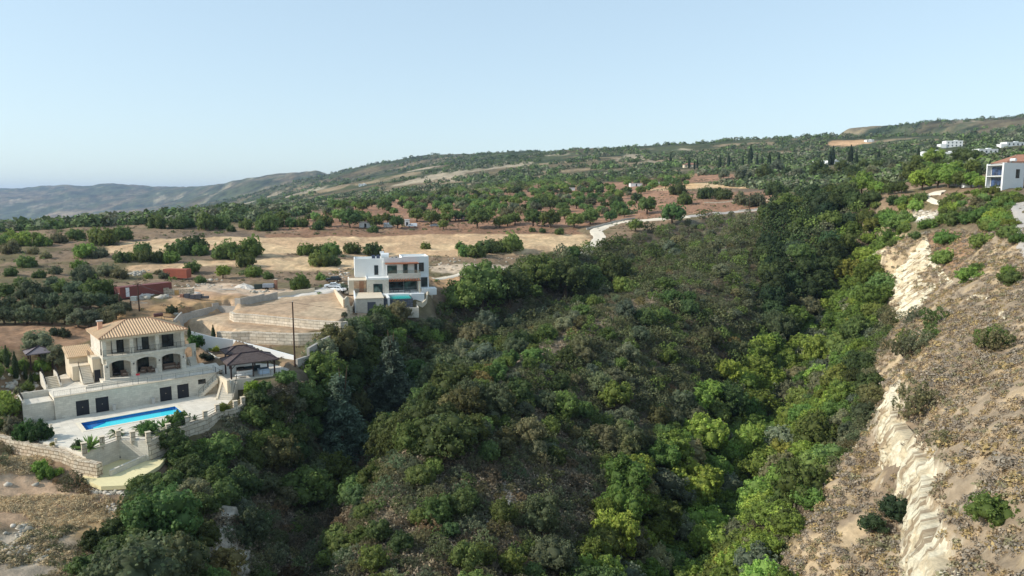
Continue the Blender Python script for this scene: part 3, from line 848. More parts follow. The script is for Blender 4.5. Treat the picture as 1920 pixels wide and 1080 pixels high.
# ------------------------------------------------------------------ plants: a few meshes of each kind, then copies
def fib(n, r):
    i = np.arange(n) + .5
    ph = np.arccos(1 - 2 * i / n); th = math.pi * (1 + 5 ** .5) * i + r.random() * 6.28
    return np.stack([np.cos(th) * np.sin(ph), np.sin(th) * np.sin(ph), np.cos(ph)], -1)
def unit(a): return a / (np.linalg.norm(a, axis=-1, keepdims=True) + 1e-9)
def leaf_quads(P, Nn, size, r, aspect=.7, jit=.8):
    """a small spray of leaves at every P, turned roughly towards Nn"""
    n = len(P)
    nn = unit(Nn + r.normal(0, jit * .6, (n, 3)))
    t = unit(np.cross(nn, r.normal(0, 1, (n, 3)))); b = np.cross(nn, t)
    s = (np.asarray(size) * r.uniform(.6, 1.35, n))[:, None]
    a = s * aspect
    V_ = np.stack([P - t * s, P - b * a + nn * s * .25, P + t * s, P + b * a + nn * s * .25], 1).reshape(-1, 3)
    return V_, np.arange(n * 4).reshape(n, 4)
ICO = None
def ico(sub=1):
    bm = bmesh.new(); bmesh.ops.create_icosphere(bm, subdivisions=sub, radius=1)
    v = np.array([p.co[:] for p in bm.verts]); f = np.array([[q.index for q in p.verts] for p in bm.faces]); bm.free()
    return v, f
IV, IF = ico(1); IV2, IF2 = ico(2)
def lobes(seed, n, shape, cz, rmin, rmax, flat=.35):
    """centres and radii of the main boughs of a crown"""
    r = np.random.default_rng(seed)
    d = fib(n, r); d = unit(d + r.normal(0, .22, d.shape))
    d = d[d[:, 2] > -flat]
    rad = r.uniform(rmin, rmax, len(d))
    ext = r.uniform(.72, 1.12, len(d))
    c = d * (1 - rad * .85)[:, None] * np.array(shape) * ext[:, None] + np.array([0, 0, cz])
    return c, rad, r
def crown_arrays(seed, n_lobe=11, shape=(1, 1, .8), cz=1.0, rmin=.34, rmax=.52, puffs=15, leaves=12, leaf=.085, flat=.35, jit=.9, core=.74, tonevar=.22):
    c, rad, r = lobes(seed, n_lobe, shape, cz, rmin, rmax, flat)
    c = np.vstack([c, [[0, 0, cz]]]); rad = np.r_[rad, .55 * min(shape)]
    Vs, Fs, Ts = [], [], []; off = 0
    for i in range(len(c)):
        d = fib(puffs, r); d = unit(d + r.normal(0, .25, d.shape))
        pr = rad[i] * r.uniform(.26, .42, len(d))
        pc = c[i] + d * (rad[i] * r.uniform(.72, 1.06, len(d)))[:, None]
        inside = np.zeros(len(d), bool)
        for j in range(len(c)):
            if j != i: inside |= np.linalg.norm(pc - c[j], axis=1) < rad[j] * .82
        pc = pc[~inside]; pr = pr[~inside]; d = d[~inside]
        lt = r.uniform(1 - tonevar, 1 + tonevar)
        for q in range(len(pc)):
            dl = unit(r.normal(0, 1, (leaves, 3)) + d[q] * .9)
            P = pc[q] + dl * (pr[q] * r.uniform(.55, 1.1, leaves))[:, None]
            v, f = leaf_quads(P, dl, leaf, r, .72, jit)
            t = (lt * r.uniform(.85, 1.15) * r.uniform(.72, 1.28, leaves))[:, None] * (np.ones(3) + r.normal(0, .05, (leaves, 3)) * np.array([1, .4, .8]))
            Vs.append(v); Fs.append(f + off); Ts.append(t); off += len(v)
    V_ = np.vstack(Vs); F_ = np.vstack(Fs); T_ = np.vstack(Ts)
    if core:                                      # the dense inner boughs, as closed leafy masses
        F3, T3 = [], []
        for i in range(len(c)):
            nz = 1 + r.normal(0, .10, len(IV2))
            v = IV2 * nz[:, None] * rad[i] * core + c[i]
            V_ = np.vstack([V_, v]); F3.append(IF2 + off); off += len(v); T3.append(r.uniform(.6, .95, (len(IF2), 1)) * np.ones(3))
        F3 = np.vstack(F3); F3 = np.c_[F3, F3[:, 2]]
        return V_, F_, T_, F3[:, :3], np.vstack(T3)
    return V_, F_, T_, None, None
def foliage_mesh(name, arr, mat):
    V_, F_, T_, F3, T3 = arr
    if F3 is None: return np_mesh(name, V_, F_, mat, T_)
    me = D.meshes.new(name)
    nq, n3 = len(F_), len(F3)
    me.vertices.add(len(V_)); me.vertices.foreach_set('co', V_.astype(np.float32).ravel())
    li = np.r_[F_.ravel(), F3.ravel()].astype(np.int32)
    me.loops.add(len(li)); me.loops.foreach_set('vertex_index', li)
    me.polygons.add(nq + n3)
    me.polygons.foreach_set('loop_start', np.r_[np.arange(nq) * 4, nq * 4 + np.arange(n3) * 3].astype(np.int32))
    me.polygons.foreach_set('loop_total', np.r_[np.full(nq, 4), np.full(n3, 3)].astype(np.int32))
    me.update(calc_edges=True)
    at = me.color_attributes.new('tone', 'FLOAT_COLOR', 'CORNER')
    t = np.ones((len(li), 4), np.float32); t[:nq * 4, :3] = np.repeat(T_, 4, 0); t[nq * 4:, :3] = np.repeat(T3, 3, 0)
    at.data.foreach_set('color', t.ravel())
    me.materials.append(mat)
    return me
BARK = plain('bark', (96, 80, 64), .9, .2, 3.0)
def trunk_mesh(seed, h, r0, limbs=4, spread=.5, top=1.2):
    r = np.random.default_rng(seed); m = MB()
    p0 = np.zeros(3); mid = np.array([r.normal(0, .06), r.normal(0, .06), h])
    m.bar((0, 0, -.25), mid * .5, r0 * 1.25, 7, r0 * .95); m.bar(mid * .5, mid, r0 * .95, 7, r0 * .8)
    for k in range(limbs):
        a = 6.28 * k / limbs + r.uniform(-.4, .4)
        e = mid + np.array([math.cos(a) * spread * r.uniform(.6, 1), math.sin(a) * spread * r.uniform(.6, 1), (top - h) * r.uniform(.6, 1)])
        k2 = (mid + e) / 2 + np.array([0, 0, -.06])
        m.bar(mid, k2, r0 * .6, 5, r0 * .4); m.bar(k2, e, r0 * .4, 5, r0 * .12)
    return m.mesh('trunk', BARK)
LEAF = leafmat('leaf', trans=.42)
PROTO = {}
def proto(kind, n, trunkargs, **kw):
    L = []
    for i in range(n):
        seed = (sum(map(ord, kind)) * 7 + i * 31) % 9973
        L.append((foliage_mesh('crown', crown_arrays(seed, **kw), LEAF), trunk_mesh(seed, *trunkargs) if trunkargs else None))
    PROTO[kind] = L
proto('evergreen_tree', 6, (.5, .085, 4, .5, 1.1), n_lobe=15, shape=(1, 1, .82), cz=.86, rmin=.30, rmax=.46, puffs=20, leaves=22, leaf=.047, flat=.6)
proto('broadleaf_tree', 6, (.7, .07, 5, .55, 1.3), n_lobe=16, shape=(1, 1, .85), cz=1.05, rmin=.27, rmax=.42, puffs=20, leaves=20, leaf=.05, flat=.6, tonevar=.26)
proto('orchard_tree', 4, (.45, .09, 5, .55, 1.0), n_lobe=14, shape=(1, 1, .74), cz=.92, rmin=.32, rmax=.44, puffs=15, leaves=14, leaf=.066, flat=.5)
proto('olive_tree', 3, (.45, .10, 4, .5, 1.0), n_lobe=15, shape=(1, 1, .78), cz=.92, rmin=.28, rmax=.42, puffs=20, leaves=18, leaf=.045, flat=.6, jit=1.3)
proto('mastic_shrub', 4, (.2, .05, 4, .5, .5), n_lobe=14, shape=(1, 1, .62), cz=.28, rmin=.30, rmax=.46, puffs=18, leaves=20, leaf=.05, flat=.25)
proto('sparse_shrub', 3, (.2, .05, 5, .6, .6), n_lobe=12, shape=(1, 1, .62), cz=.36, rmin=.26, rmax=.44, puffs=18, leaves=18, leaf=.045, flat=.25, core=0, jit=1.4)
def cypress_arrays(seed):
    r = np.random.default_rng(seed); n = 1500
    z = r.random(n) ** .85; th = r.random(n) * 6.283
    prof = np.sin(np.clip(z * 1.05 + .06, 0, 1) * math.pi) ** .55 * (1 - .35 * z) * (1 + .22 * (vnoise(th * 1.3, z * 9, seed) - .5))
    P = np.stack([np.cos(th) * prof, np.sin(th) * prof, .15 + z * 7.6], -1)
    nn = np.stack([np.cos(th), np.sin(th), np.full(n, .5)], -1)
    v, f = leaf_quads(P, nn, .26, r, .5, .7)
    t = r.uniform(.65, 1.25, (n, 1)) * np.ones(3)
    K = 10; zs = np.linspace(0, 1, K); pv = []
    for q in zs:
        p_ = math.sin(min(q * 1.05 + .06, 1) * math.pi) ** .55 * (1 - .35 * q) * .86
        for a in range(8): pv.append((math.cos(a * .785) * p_, math.sin(a * .785) * p_, .15 + q * 7.5))
    o = len(v); F3 = []
    for i in range(K - 1):
        for a in range(8):
            q0, q1, q2, q3 = i * 8 + a, i * 8 + (a + 1) % 8, i * 8 + 8 + (a + 1) % 8, i * 8 + 8 + a
            F3 += [(q0 + o, q1 + o, q2 + o), (q0 + o, q2 + o, q3 + o)]
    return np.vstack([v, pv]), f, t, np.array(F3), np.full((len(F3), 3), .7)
PROTO['cypress_tree'] = [(foliage_mesh('crown', cypress_arrays(k), LEAF), trunk_mesh(k, .5, .16, 0)) for k in (3, 8)]
def pine_arrays(seed):
    """a grey feathery conifer: drooping boughs in loose whorls, fringed with needle sprays"""
    r = np.random.default_rng(seed); P, Nn, S, T = [], [], [], []
    for w_ in range(26):
        z = .15 + 2.0 * (w_ / 25) ** .95; reach = (1.0 - .86 * (w_ / 25) ** .9) * r.uniform(.75, 1.1)
        for k in range(r.integers(4, 7)):
            a = r.random() * 6.283; L_ = reach * r.uniform(.6, 1.1); tone = r.uniform(.75, 1.25)
            for s_ in np.linspace(.12, 1, 16):
                c_ = np.array([math.cos(a) * L_ * s_, math.sin(a) * L_ * s_, z + .30 * L_ * s_ - .42 * L_ * s_ ** 2])
                for _ in range(6):
                    P.append(c_ + r.normal(0, .05, 3)); Nn.append(np.array([math.cos(a) * .3, math.sin(a) * .3, 1]) + r.normal(0, .5, 3)); S.append(.05); T.append(tone * r.uniform(.7, 1.3))
    P = np.array(P); v, f = leaf_quads(P, np.array(Nn), np.array(S), r, .35, .9)
    return v, f, np.array(T)[:, None] * np.ones(3), None, None
PROTO['pine_tree'] = [(foliage_mesh('crown', pine_arrays(k), LEAF), trunk_mesh(k, 1.6, .05, 3, .15, 2.5)) for k in (5, 9)]
def fan_arrays(seed, nf, length, droop, width, seg=7, up=.9):
    """arching fronds or sword leaves from one heart"""
    r = np.random.default_rng(seed); Vs, Fs, T = [], [], []; o = 0
    for k in range(nf):
        a = 6.283 * k / nf * 2.4 + r.uniform(-.3, .3); e = r.uniform(.15, up); L_ = length * r.uniform(.75, 1.1)
        h = np.array([math.cos(a), math.sin(a), 0]); sd_ = np.array([-h[1], h[0], 0])
        tone = r.uniform(.75, 1.25)
        for i in range(seg + 1):
            t = i / seg
            c_ = h * L_ * t * math.cos(e * 1.2) + np.array([0, 0, .15 + L_ * (t * math.sin(e * 1.2) - droop * t * t)])
            w_ = width * math.sin(math.pi * min(1, .12 + t * .86)) ** .7
            Vs += [c_ - sd_ * w_ + [0, 0, -w_ * .4], c_, c_ + sd_ * w_ + [0, 0, -w_ * .4]]
            if i:
                b = o + (i - 1) * 3
                Fs += [(b, b + 3, b + 4, b + 1), (b + 1, b + 4, b + 5, b + 2)]; T += [tone] * 2
        o += 3 * (seg + 1)
    return np.array(Vs), np.array(Fs), np.array(T)[:, None] * np.ones(3), None, None
PROTO['palm_shrub'] = [(foliage_mesh('fronds', fan_arrays(k, 26, 1.1, .55, .09), LEAF), None) for k in (1, 2)]
PROTO['spiky_plant'] = [(foliage_mesh('leaves', fan_arrays(k + 20, 34, 1.0, .12, .07, up=1.25), LEAF), None) for k in (1, 2)]

DARKG, MIDG, BRIGHT, YELLOW = (92, 105, 60), (114, 130, 70), (136, 156, 74), (160, 152, 88)
OLIVE, GREYG, BROWNG, LIME = (130, 132, 100), (120, 120, 88), (128, 114, 90), (138, 160, 74)
NUM = 'zero one two three four five six seven eight nine ten eleven twelve thirteen fourteen fifteen sixteen seventeen eighteen nineteen'.split()
TENS = 'x x twenty thirty forty fifty sixty seventy eighty ninety'.split()
def words_of(n):
    n = int(max(0, min(99, round(n))))
    return NUM[n] if n < 20 else TENS[n // 10] + ('-' + NUM[n % 10] if n % 10 else '')
def where(P):
    x, y, _ = proj(np.asarray(P, float))
    return f"{words_of(x / 19.2)} percent across, {words_of(y / 10.8)} down"
PLANTS = []                                       # (kind, x, y, radius) of everything placed, to keep scatter apart
COUNT = {}
SIZEW = lambda r, a, b: 'small' if r < a else ('large' if r > b else 'mid-sized')
def plant(kind, pos, radius, colour, label, cat=None, group=None, sz=1.0, rot=None, parts=True, var=None):
    """one plant: an empty at the foot of the stem with crown and trunk under it (tiny far ones: the crown mesh alone)"""
    L = PROTO[kind]; i = COUNT.get(kind, 0); COUNT[kind] = i + 1
    cm, tm = L[(i * 7 + i // 3) % len(L) if var is None else var]
    rot = random.uniform(0, 6.28) if rot is None else rot
    k = 1 + .12 * (random.random() - .5)
    c = tuple(lin(colour)) + (1,)
    cat = cat or ('shrub' if 'shrub' in kind or 'plant' in kind else 'tree')
    PLANTS.append((pos[0], pos[1], radius))
    if tm is None or not parts:
        o = link(kind, cm, None, pos, rot); o.scale = (radius * k, radius / k, radius * sz); o.color = c
        return tag(o, label, cat, group)
    t = thing(kind, label, cat, pos, rot, group)
    t.scale = (radius * k, radius / k, radius * sz)
    a = link('crown' if 'shrub' not in kind else 'foliage', cm, t); a.color = c
    link('trunk' if 'shrub' not in kind else 'stem', tm, t)
    return t

def ground_at(px, py):
    p = hit(px, py); return None if np.isnan(p[0]) else p
def shade(c, a=.10):
    f = 1 + random.uniform(-a, a); g = random.uniform(-a, a) * .5
    return (min(255, c[0] * (f + g)), min(255, c[1] * f), min(255, c[2] * (f - g)))
def fit(look, beside, spot):
    if not beside: return look
    t = f"{look} {beside}, {spot}"
    return t if len(t.replace(',', '').split()) <= 16 else f"{look}, {spot}"
def put(kind, px, py, wpx, colour, look, beside, cat=None, group=None, sz=1.0, sink=.04):
    """a plant whose foot shows at a photo pixel and whose crown is wpx photo pixels wide"""
    p = ground_at(px, py)
    if p is None: return
    r = wpx / 2 * p[1] / FPX * 1.06
    p[2] = gz(p[0], p[1]) - sink * r
    return plant(kind, p, r, shade(colour), fit(look, beside, where(p + np.array([0, 0, r * .7]))), cat, group, sz)

Z6 = lambda x, y: (x / 3, 260 + y / 3)
Z7 = lambda x, y: (640 + x / 3, 240 + y / 3)
Z8 = lambda x, y: (1240 + x / 2.8235, 240 + y / 2.8235)
Z1 = lambda x, y: (x / 3.177, 560 + y / 3.177)
Z4 = lambda x, y: (x / 3.6, 780 + y / 3.6)
Z9 = lambda x, y: (1480 + x / 3.6, 380 + y / 3.6)
Z5 = lambda x, y: (1440 + x / 2.455, 640 + y / 2.455)

# ------------------------------------------------------------------ shared materials of the buildings
STONE = masonry('limestone', (218, 209, 192), (204, 195, 178), (184, 174, 156), .7, .3, .012, .9, .3, .18)
STONE2 = masonry('house_stone', (220, 212, 196), (206, 198, 182), (190, 182, 166), .6, .2, .012, .9, .3, .15)
ASHLAR = masonry('ashlar', (218, 206, 186), (196, 182, 160), (140, 122, 100), 1.5, .62, .035, .95, .9, .25, .37, .10)
RUBBLE = masonry('rubble', (214, 200, 176), (192, 172, 146), (140, 120, 96), .9, .48, .05, .95, 1.0, .28, .4, .22)
RENDERW = plain('white_render', (228, 228, 224), .8, .05, .5, var2=.03)
RENDERC = plain('cream_render', (214, 198, 172), .85, .08, .6)
CONC = plain('concrete', (176, 170, 160), .9, .1, .5, var2=.06)
PAVE = masonry('paving', (222, 212, 194), (210, 200, 182), (190, 180, 164), .8, .8, .010, .8, .12, .10, 0)
DARKM = plain('dark_steel', (42, 44, 50), .5, .1, 2, .2)
BLACKM = plain('black_iron', (28, 27, 28), .5, .1, 3, .3)
GLASS = glassy('window_glass', (26, 32, 34))
GLASSG = glassy('green_glass', (36, 52, 50))
CURTAIN = plain('curtain', (206, 204, 196), .9, .12, 4)
DKWOOD = plain('dark_wood', (58, 40, 36), .6, .2, 4)
SHINGLE = masonry('shingle', (100, 87, 82), (86, 74, 70), (66, 57, 54), .5, .3, .02, .85, .4, .12)
TILE = plain('roof_tile', (206, 176, 140), .85, .16, 1.5, var2=.2)
TILER = plain('hip_tile', (172, 128, 100), .85, .15, 2)
BRICKR = plain('terracotta', (152, 112, 92), .85, .15, 2)
WOODR = plain('red_wood', (150, 92, 62), .7, .2, 3)
CUSH = plain('cushion', (120, 100, 86), .9, .12, 3)
WHITEP = plain('white_paint', (226, 226, 224), .5, .05, 2, var2=.03)
POTM = plain('pot', (200, 194, 184), .7, .08, 2)

def Lv(px, py, z):                                # villa frame: the plan point seen at a pixel, on level z above the villa floor
    q = onz(px, py, VZT + z)[:2] - VO[:2]
    return float(q @ VU), float(q @ VV)
ZA = lambda x, y: (130 + x / 6, 580 + y / 6)
ZB = lambda x, y: (x / 6, 700 + y / 6)
ZC = lambda x, y: (340 + x / 5.684, 600 + y / 5.684)
def vthing(name, label, cat, u=0, v=0, z=0, group=None, rot=0):
    return thing(name, label, cat, V(u, v, VZT + z), VROT + rot, group)
def framed(parent, name, x0, x1, z0, z1, y, mat=DARKM, panes=2, glass=None, depth=.12, face=-1, fr=.07):
    """a window or glazed door standing in a wall that faces -y: frame with its panes behind"""
    m = MB()
    m.box(x0, x1, y - depth, y + .02, z1 - fr, z1); m.box(x0, x1, y - depth, y + .02, z0, z0 + fr)
    xs = np.linspace(x0, x1, panes + 1)
    for i, x in enumerate(xs):
        a = x if i == 0 else (x - fr if i == panes else x - fr / 2)
        m.box(a, a + fr, y - depth, y + .02, z0 + fr, z1 - fr)
    f = m.build(name, mat, parent)
    g = MB().box(x0 + fr * .5, x1 - fr * .5, y - depth * .55, y - depth * .25, z0 + fr * .5, z1 - fr * .5)
    g.build('pane', glass or GLASS, f)
    return f
def railing(parent, pts_, h=.95, step=1.2, rails=(.95, .1), mat=BLACKM, balus=.14, name='railing'):
    """posts, rails and thin balusters along a line of points"""
    m = MB()
    for a, b in zip(pts_[:-1], pts_[1:]):
        a = Vector(a); b = Vector(b); L_ = (b - a).length; n = max(1, round(L_ / step))
        for i in range(n + 1):
            p = a.lerp(b, i / n); m.bar(p, p + Vector((0, 0, h)), .028, 4)
        for r_ in rails: m.bar(a + Vector((0, 0, r_)), b + Vector((0, 0, r_)), .02, 4)
        if balus:
            k = int(L_ / balus)
            for i in range(1, k):
                p = a.lerp(b, i / k); m.bar(p + Vector((0, 0, .1)), p + Vector((0, 0, h)), .007, 3)
    return m.build(name, mat, parent)
def hip_roof(parent, x0, x1, y0, y1, ze, ridge0, ridge1, zr, mat, hipmat, th=.14, ribs=None, name='roof'):
    """closed hipped roof with ribs of tile running down each slope; ridge from ridge0 to ridge1 (x,y)"""
    A, B, C_, E_ = (x0, y0, ze), (x1, y0, ze), (x1, y1, ze), (x0, y1, ze)
    R0, R1 = (*ridge0, zr), (*ridge1, zr)
    m = MB(); m.mi = 0; m.add([A, B, C_, E_, R0, R1, *[(p[0], p[1], p[2] - th) for p in (A, B, C_, E_)]],
                    [(0,1,5,4),(1,2,5),(2,3,4,5),(3,0,4),(0,6,7,1),(1,7,8,2),(2,8,9,3),(3,9,6,0),(6,9,8,7)])
    if ribs:
        m.mi = 1
        for (P, Q, S, T) in ((A, B, R1, R0), (B, C_, R1, R1), (C_, E_, R0, R1), (E_, A, R0, R0)):
            P, Q, S, T = map(Vector, (P, Q, S, T)); L_ = (Q - P).length; n = int(L_ / ribs); e = (Q - P).normalized()
            tS, tT = (S - P).dot(e), (T - P).dot(e)
            up = ((T + S) / 2 - (P + Q) / 2); up -= e * up.dot(e)
            nr = e.cross(up).normalized(); nr = nr if nr.z > 0 else -nr
            for i in range(1, n):
                s_ = i / n * L_
                f = 1.0
                if s_ < tT: f = s_ / max(tT, 1e-6)
                elif s_ > tS: f = (L_ - s_) / max(L_ - tS, 1e-6)
                a = P + e * s_ + nr * .015; b = a + up * f
                w_ = ribs * .31
                m.add([a - e * w_, a + nr * .10, a + e * w_, b - e * w_, b + nr * .10, b + e * w_], [(0,3,4,1),(1,4,5,2),(0,1,2)])
    r = m.build(name, [plain('tile_gap', (188, 154, 122), .9, .15, 2), mat] if ribs and mat is TILE else ([mat, mat] if ribs else mat), parent)
    h = MB()
    for a, b in ((A, R0), (B, R1), (C_, R1), (E_, R0), (R0, R1)):
        a = Vector(a) + Vector((0, 0, .03)); b = Vector(b) + Vector((0, 0, .03))
        if (b - a).length > .05: h.bar(a, b, .10, 6)
    h.build('hip_tiles', hipmat, r)
    return r

# ------------------------------------------------------------------ the stone villa
vl = vthing('stone_villa', 'two-storey limestone villa with hipped tile roof and three-arched terrace', 'house')
m = MB()
m.box(0.0, 12.1, 2.6, 9.7, -.45, 3.35)            # ground floor rooms
m.box(0.02, 12.08, 2.0, 9.68, 3.76, 6.42)         # upper rooms
m.build('walls', STONE2, vl)
MB().box(-.12, 12.22, -.16, 9.75, 3.35, 3.75).build('balcony_slab', STONE, vl)
PX = [.38, 4.18, 7.98, 11.72]
for x in PX:
    MB().box(x - .36, x + .36, -.05, .65, 0, 2.42).build('pillar', STONE, vl)
# arched beam over the arcade
am = MB()
for a, b in zip(PX[:-1], PX[1:]):
    x0, x1 = a + .36, b - .36; n = 14; P = [(x0 - .36, 3.35), (x0 - .36, 2.424), (x0, 2.424)]
    for i in range(1, n):
        t = i / n; P.append((x0 + (x1 - x0) * t, 2.42 + .46 * math.sin(math.pi * t) ** .75))
    P += [(x1, 2.424), (x1 + .36, 2.424), (x1 + .36, 3.35)]
    am.profile(P, -.02, .55)
am.build('arch', STONE, vl)
wm = MB(); wm.box(.03, .5, .6, 2.6, 2.42, 3.35); wm.build('side_beam', STONE, vl); MB().box(11.6, 12.08, .6, 2.6, 2.42, 3.35).build('side_beam', STONE, vl); MB().box(11.7, 12.08, 1.0, 2.6, -.45, 2.42).build('side_wall', STONE, vl)
for x in (.25, 4.12, 7.92, 11.8):
    MB().box(x - .27, x + .27, .02, .52, 3.75, 6.42).build('upper_pillar', STONE, vl)
sm = MB(); sm.box(-.02, 12.12, -.02, .56, 6.20, 6.44); sm.build('eave_beam', STONE, vl)
MB().box(-.42, 12.52, -.42, 10.1, 6.45, 6.62).build('cornice', RENDERC, vl)
rf = hip_roof(vl, -.5, 12.6, -.5, 10.2, 6.74, (4.5, 4.85), (7.7, 4.85), 8.55, TILE, TILER, ribs=.40)
# chimney on the left slope
ch = MB(); ch.box(.55, 1.2, 5.6, 6.25, 6.9, 8.5); c_ = ch.build('chimney', plain('chimney_stone', (206, 164, 138), .9, .2, 4), rf)
MB().box(.42, 1.33, 5.47, 6.38, 8.503, 8.66).build('chimney_cap', CONC, c_)
for k, x in enumerate((2.45, 6.15, 9.95)):
    framed(vl, 'window', x - .88, x + .88, 3.78, 6.12, 2.0, BLACKM, 2)
    framed(vl, 'door', x - .85, x + .85, .02, 2.45, 2.6, BLACKM, 2)
    if k != 2: MB().box(x - .8, x - .15, 1.92, 1.96, 3.86, 6.0).build('curtain', CURTAIN, vl)
railing(vl, [(.0, 1.9, 3.75), (.0, .0, 3.75), (12.1, .0, 3.75), (12.1, 1.9, 3.75)], .95, 1.3, (.95, .12), balus=.13)
for x in (.42, 4.2, 8.0, 11.7): MB().box(x - .06, x + .06, -.20, -.06, 1.95, 2.2).build('wall_lamp', BLACKM, vl)
# plinth with broad steps
pm = MB(); pm.box(-.4, 15.4, -.55, 2.6, -.5, -.002); pm.build('floor', PAVE, vl)
for k in range(2): MB().box(-2.6 - .3 * k, 15.7 + .2 * k, -.95 - .40 * k, -.55 - .40 * k, -.55, -.15 - .15 * k).build('step', PAVE, vl)
# left: side block with low door, stairs with rails, annex with a lean-to roof
MB().box(-1.15, 0, 2.3, 6.2, -.45, 3.1).build('side_block', RENDERC, vl)
framed(vl, 'side_door', -1.0, -.15, -.4, 1.35, 2.3, DARKM, 1, DARKM)
MB().box(-1.2, 0, 2.2, 2.42, 3.103, 3.5).build('parapet', STONE, vl)
st = MB()
for k in range(10): st.box(-2.75, -1.2, 1.6 + .30 * k, 1.6 + .30 * (k + 1), -.45, -.27 + .21 * k)
st.build('stairs', PAVE, vl)
railing(vl, [(-2.75, 1.6, -.3), (-2.75, 4.6, 1.75)], .9, .9, (.9,), balus=.2, name='stair_railing')
railing(vl, [(-1.2, 1.6, -.3), (-1.2, 2.28, .2)], .9, .9, (.9,), balus=.2, name='stair_railing')
railing(vl, [(-1.15, 4.0, 3.1), (-1.15, 6.2, 3.1), ], .9, .9, (.9,), balus=.2, name='landing_railing')
MB().box(-3.6, -.01, 7.4, 11.5, -.45, 3.0).build('annex', RENDERC, vl)
MB().box(-3.6, -1.2, 4.6, 7.4, -.45, 1.9).build('annex_wall', RENDERC, vl)
an = MB(); an.add([(-3.9,7.0,2.95),(.0,7.0,2.95),(.0,11.6,4.0),(-3.9,11.6,4.0),(-3.9,7.0,2.8),(0,7.0,2.8),(0,11.6,3.85),(-3.9,11.6,3.85)], [(0,1,2,3),(4,7,6,5),(0,4,5,1),(1,5,6,2),(2,6,7,3),(3,7,4,0)])
for i in range(1, 15):
    x = -3.9 + .26 * i; an.add([(x-.07,6.98,2.96),(x,6.98,3.04),(x+.07,6.98,2.96),(x-.07,11.6,4.02),(x,11.6,4.1),(x+.07,11.6,4.02)], [(0,3,4,1),(1,4,5,2),(0,1,2)])
an.build('annex_roof', TILE, vl)
# right: arched gate wall and its stairs
gm = MB(); gm.profile([(12.12,-.45),(12.9,-.45),(12.9,2.3),(13.0,2.65),(13.25,2.85),(13.5,2.95),(13.8,2.85),(14.05,2.65),(14.15,2.3),(14.15,-.45),(14.75,-.45),(14.75,3.4),(12.12,3.4)], 3.4, 3.75)
gm.build('gate_wall', STONE, vl)
st = MB()
for k in range(8): st.box(13.1, 14.5, 1.2 + .30 * k, 1.2 + .30 * (k + 1), -.45, -.27 + .2 * k)
st.build('stairs', PAVE, vl)
railing(vl, [(13.1, 1.2, -.3), (13.1, 3.4, 1.2)], .9, .9, (.9,), balus=.2, name='stair_railing')
railing(vl, [(14.5, 1.2, -.3), (14.5, 3.4, 1.2)], .9, .9, (.9,), balus=.2, name='stair_railing')

# rooftop water heater behind the ridge
t = vthing('water_heater', 'brown cylindrical solar water heater behind the tiled roof ridge', 'water heater', 9.9, 6.8, 7.75)
tm = MB(); tm.bar((-.7, 0, .75), (.7, 0, .75), .32, 12); tm.build('tank', plain('tank_brown', (96, 64, 60), .6, .15, 2), t)
tm = MB(); tm.add([(.9,-.5,.35),(2.6,-.5,.05),(2.6,.9,.0),(.9,.9,.3),(.9,-.5,.27),(2.6,-.5,-.03),(2.6,.9,-.08),(.9,.9,.22)], [(0,1,2,3),(4,7,6,5),(0,4,5,1),(1,5,6,2),(2,6,7,3),(3,7,4,0)]); tm.build('panel', glassy('solar', (22, 24, 34)), t)
tm = MB()
for a in (-.5, .5): MB().bar((a, 0, -.6), (a, 0, .5), .03, 4).build('leg', DARKM, t)
MB().bar((1.0,.2,-.5),(1.0,.2,.25),.03,4).build('panel_leg', DARKM, t); MB().bar((2.4,.2,-.9),(2.4,.2,.0),.03,4).build('panel_leg', DARKM, t)

# terrace furniture
def armchair(label, u, v, r=0, wid=.85, group=None, name='armchair', cat='armchair'):
    t = vthing(name, label, cat, u, v, 0.0, group, r)
    MB().box(-wid/2, wid/2, -.42, .36, .06, .36).build('base', CUSH, t, bevel=.03)
    MB().box(-wid/2, wid/2, .18, .42, .363, .92).build('backrest', CUSH, t, bevel=.05)
    for s in (-1, 1): MB().box(min(s*wid/2, s*(wid/2-.16)), max(s*wid/2, s*(wid/2-.16)), -.42, .177, .363, .62).build('armrest', CUSH, t, bevel=.03)
    m = MB()
    n = max(1, round(wid / .8))
    for i in range(n): m.box(-wid/2+.18+(wid-.36)*i/n+.01, -wid/2+.18+(wid-.36)*(i+1)/n-.01, -.40, .17, .366, .50)
    m.build('seat_cushion', plain('pale_cushion', (172, 154, 138), .9, .1, 3), t, bevel=.03)
    for a in (-wid/2+.06, wid/2-.06):
        for b in (-.36, .36): MB().bar((a, b, 0), (a, b, .06), .03, 6).build('leg', BLACKM, t)
    return t
armchair('brown armchair beside the egg chair in the first arch', 3.0, 1.3, .1, .85, 'armchairs on the arcade')
armchair('brown armchair turned sideways in the middle arch beside the glass door', 5.9, 1.5, -.5, .85, 'armchairs on the arcade')
armchair('brown armchair in the middle arch, close to the white planter', 7.0, 1.2, .5, .9, 'armchairs on the arcade')
armchair('long pale-cushioned sofa under the third arch', 9.9, 1.55, 0, 2.0, None, 'sofa', 'sofa')
armchair('brown armchair at the far end of the third arch', 11.1, 1.0, -1.2, .8, 'armchairs on the arcade')
t = vthing('egg_chair', 'black round egg chair hanging in its stand in the first arch', 'chair', 1.9, 1.2, 0)
m = MB()
v_, f_ = IV2 * np.array([.5, .5, .62]) + np.array([0, 0, 1.0]), IF2
keepf = [tuple(f) for f in f_ if not (v_[f].mean(0)[1] < -.16 and .55 < v_[f].mean(0)[2] < 1.42)]
m.add(v_, keepf); o = m.build('shell', BLACKM, t); so = o.modifiers.new('wall', 'SOLIDIFY'); so.thickness = .03
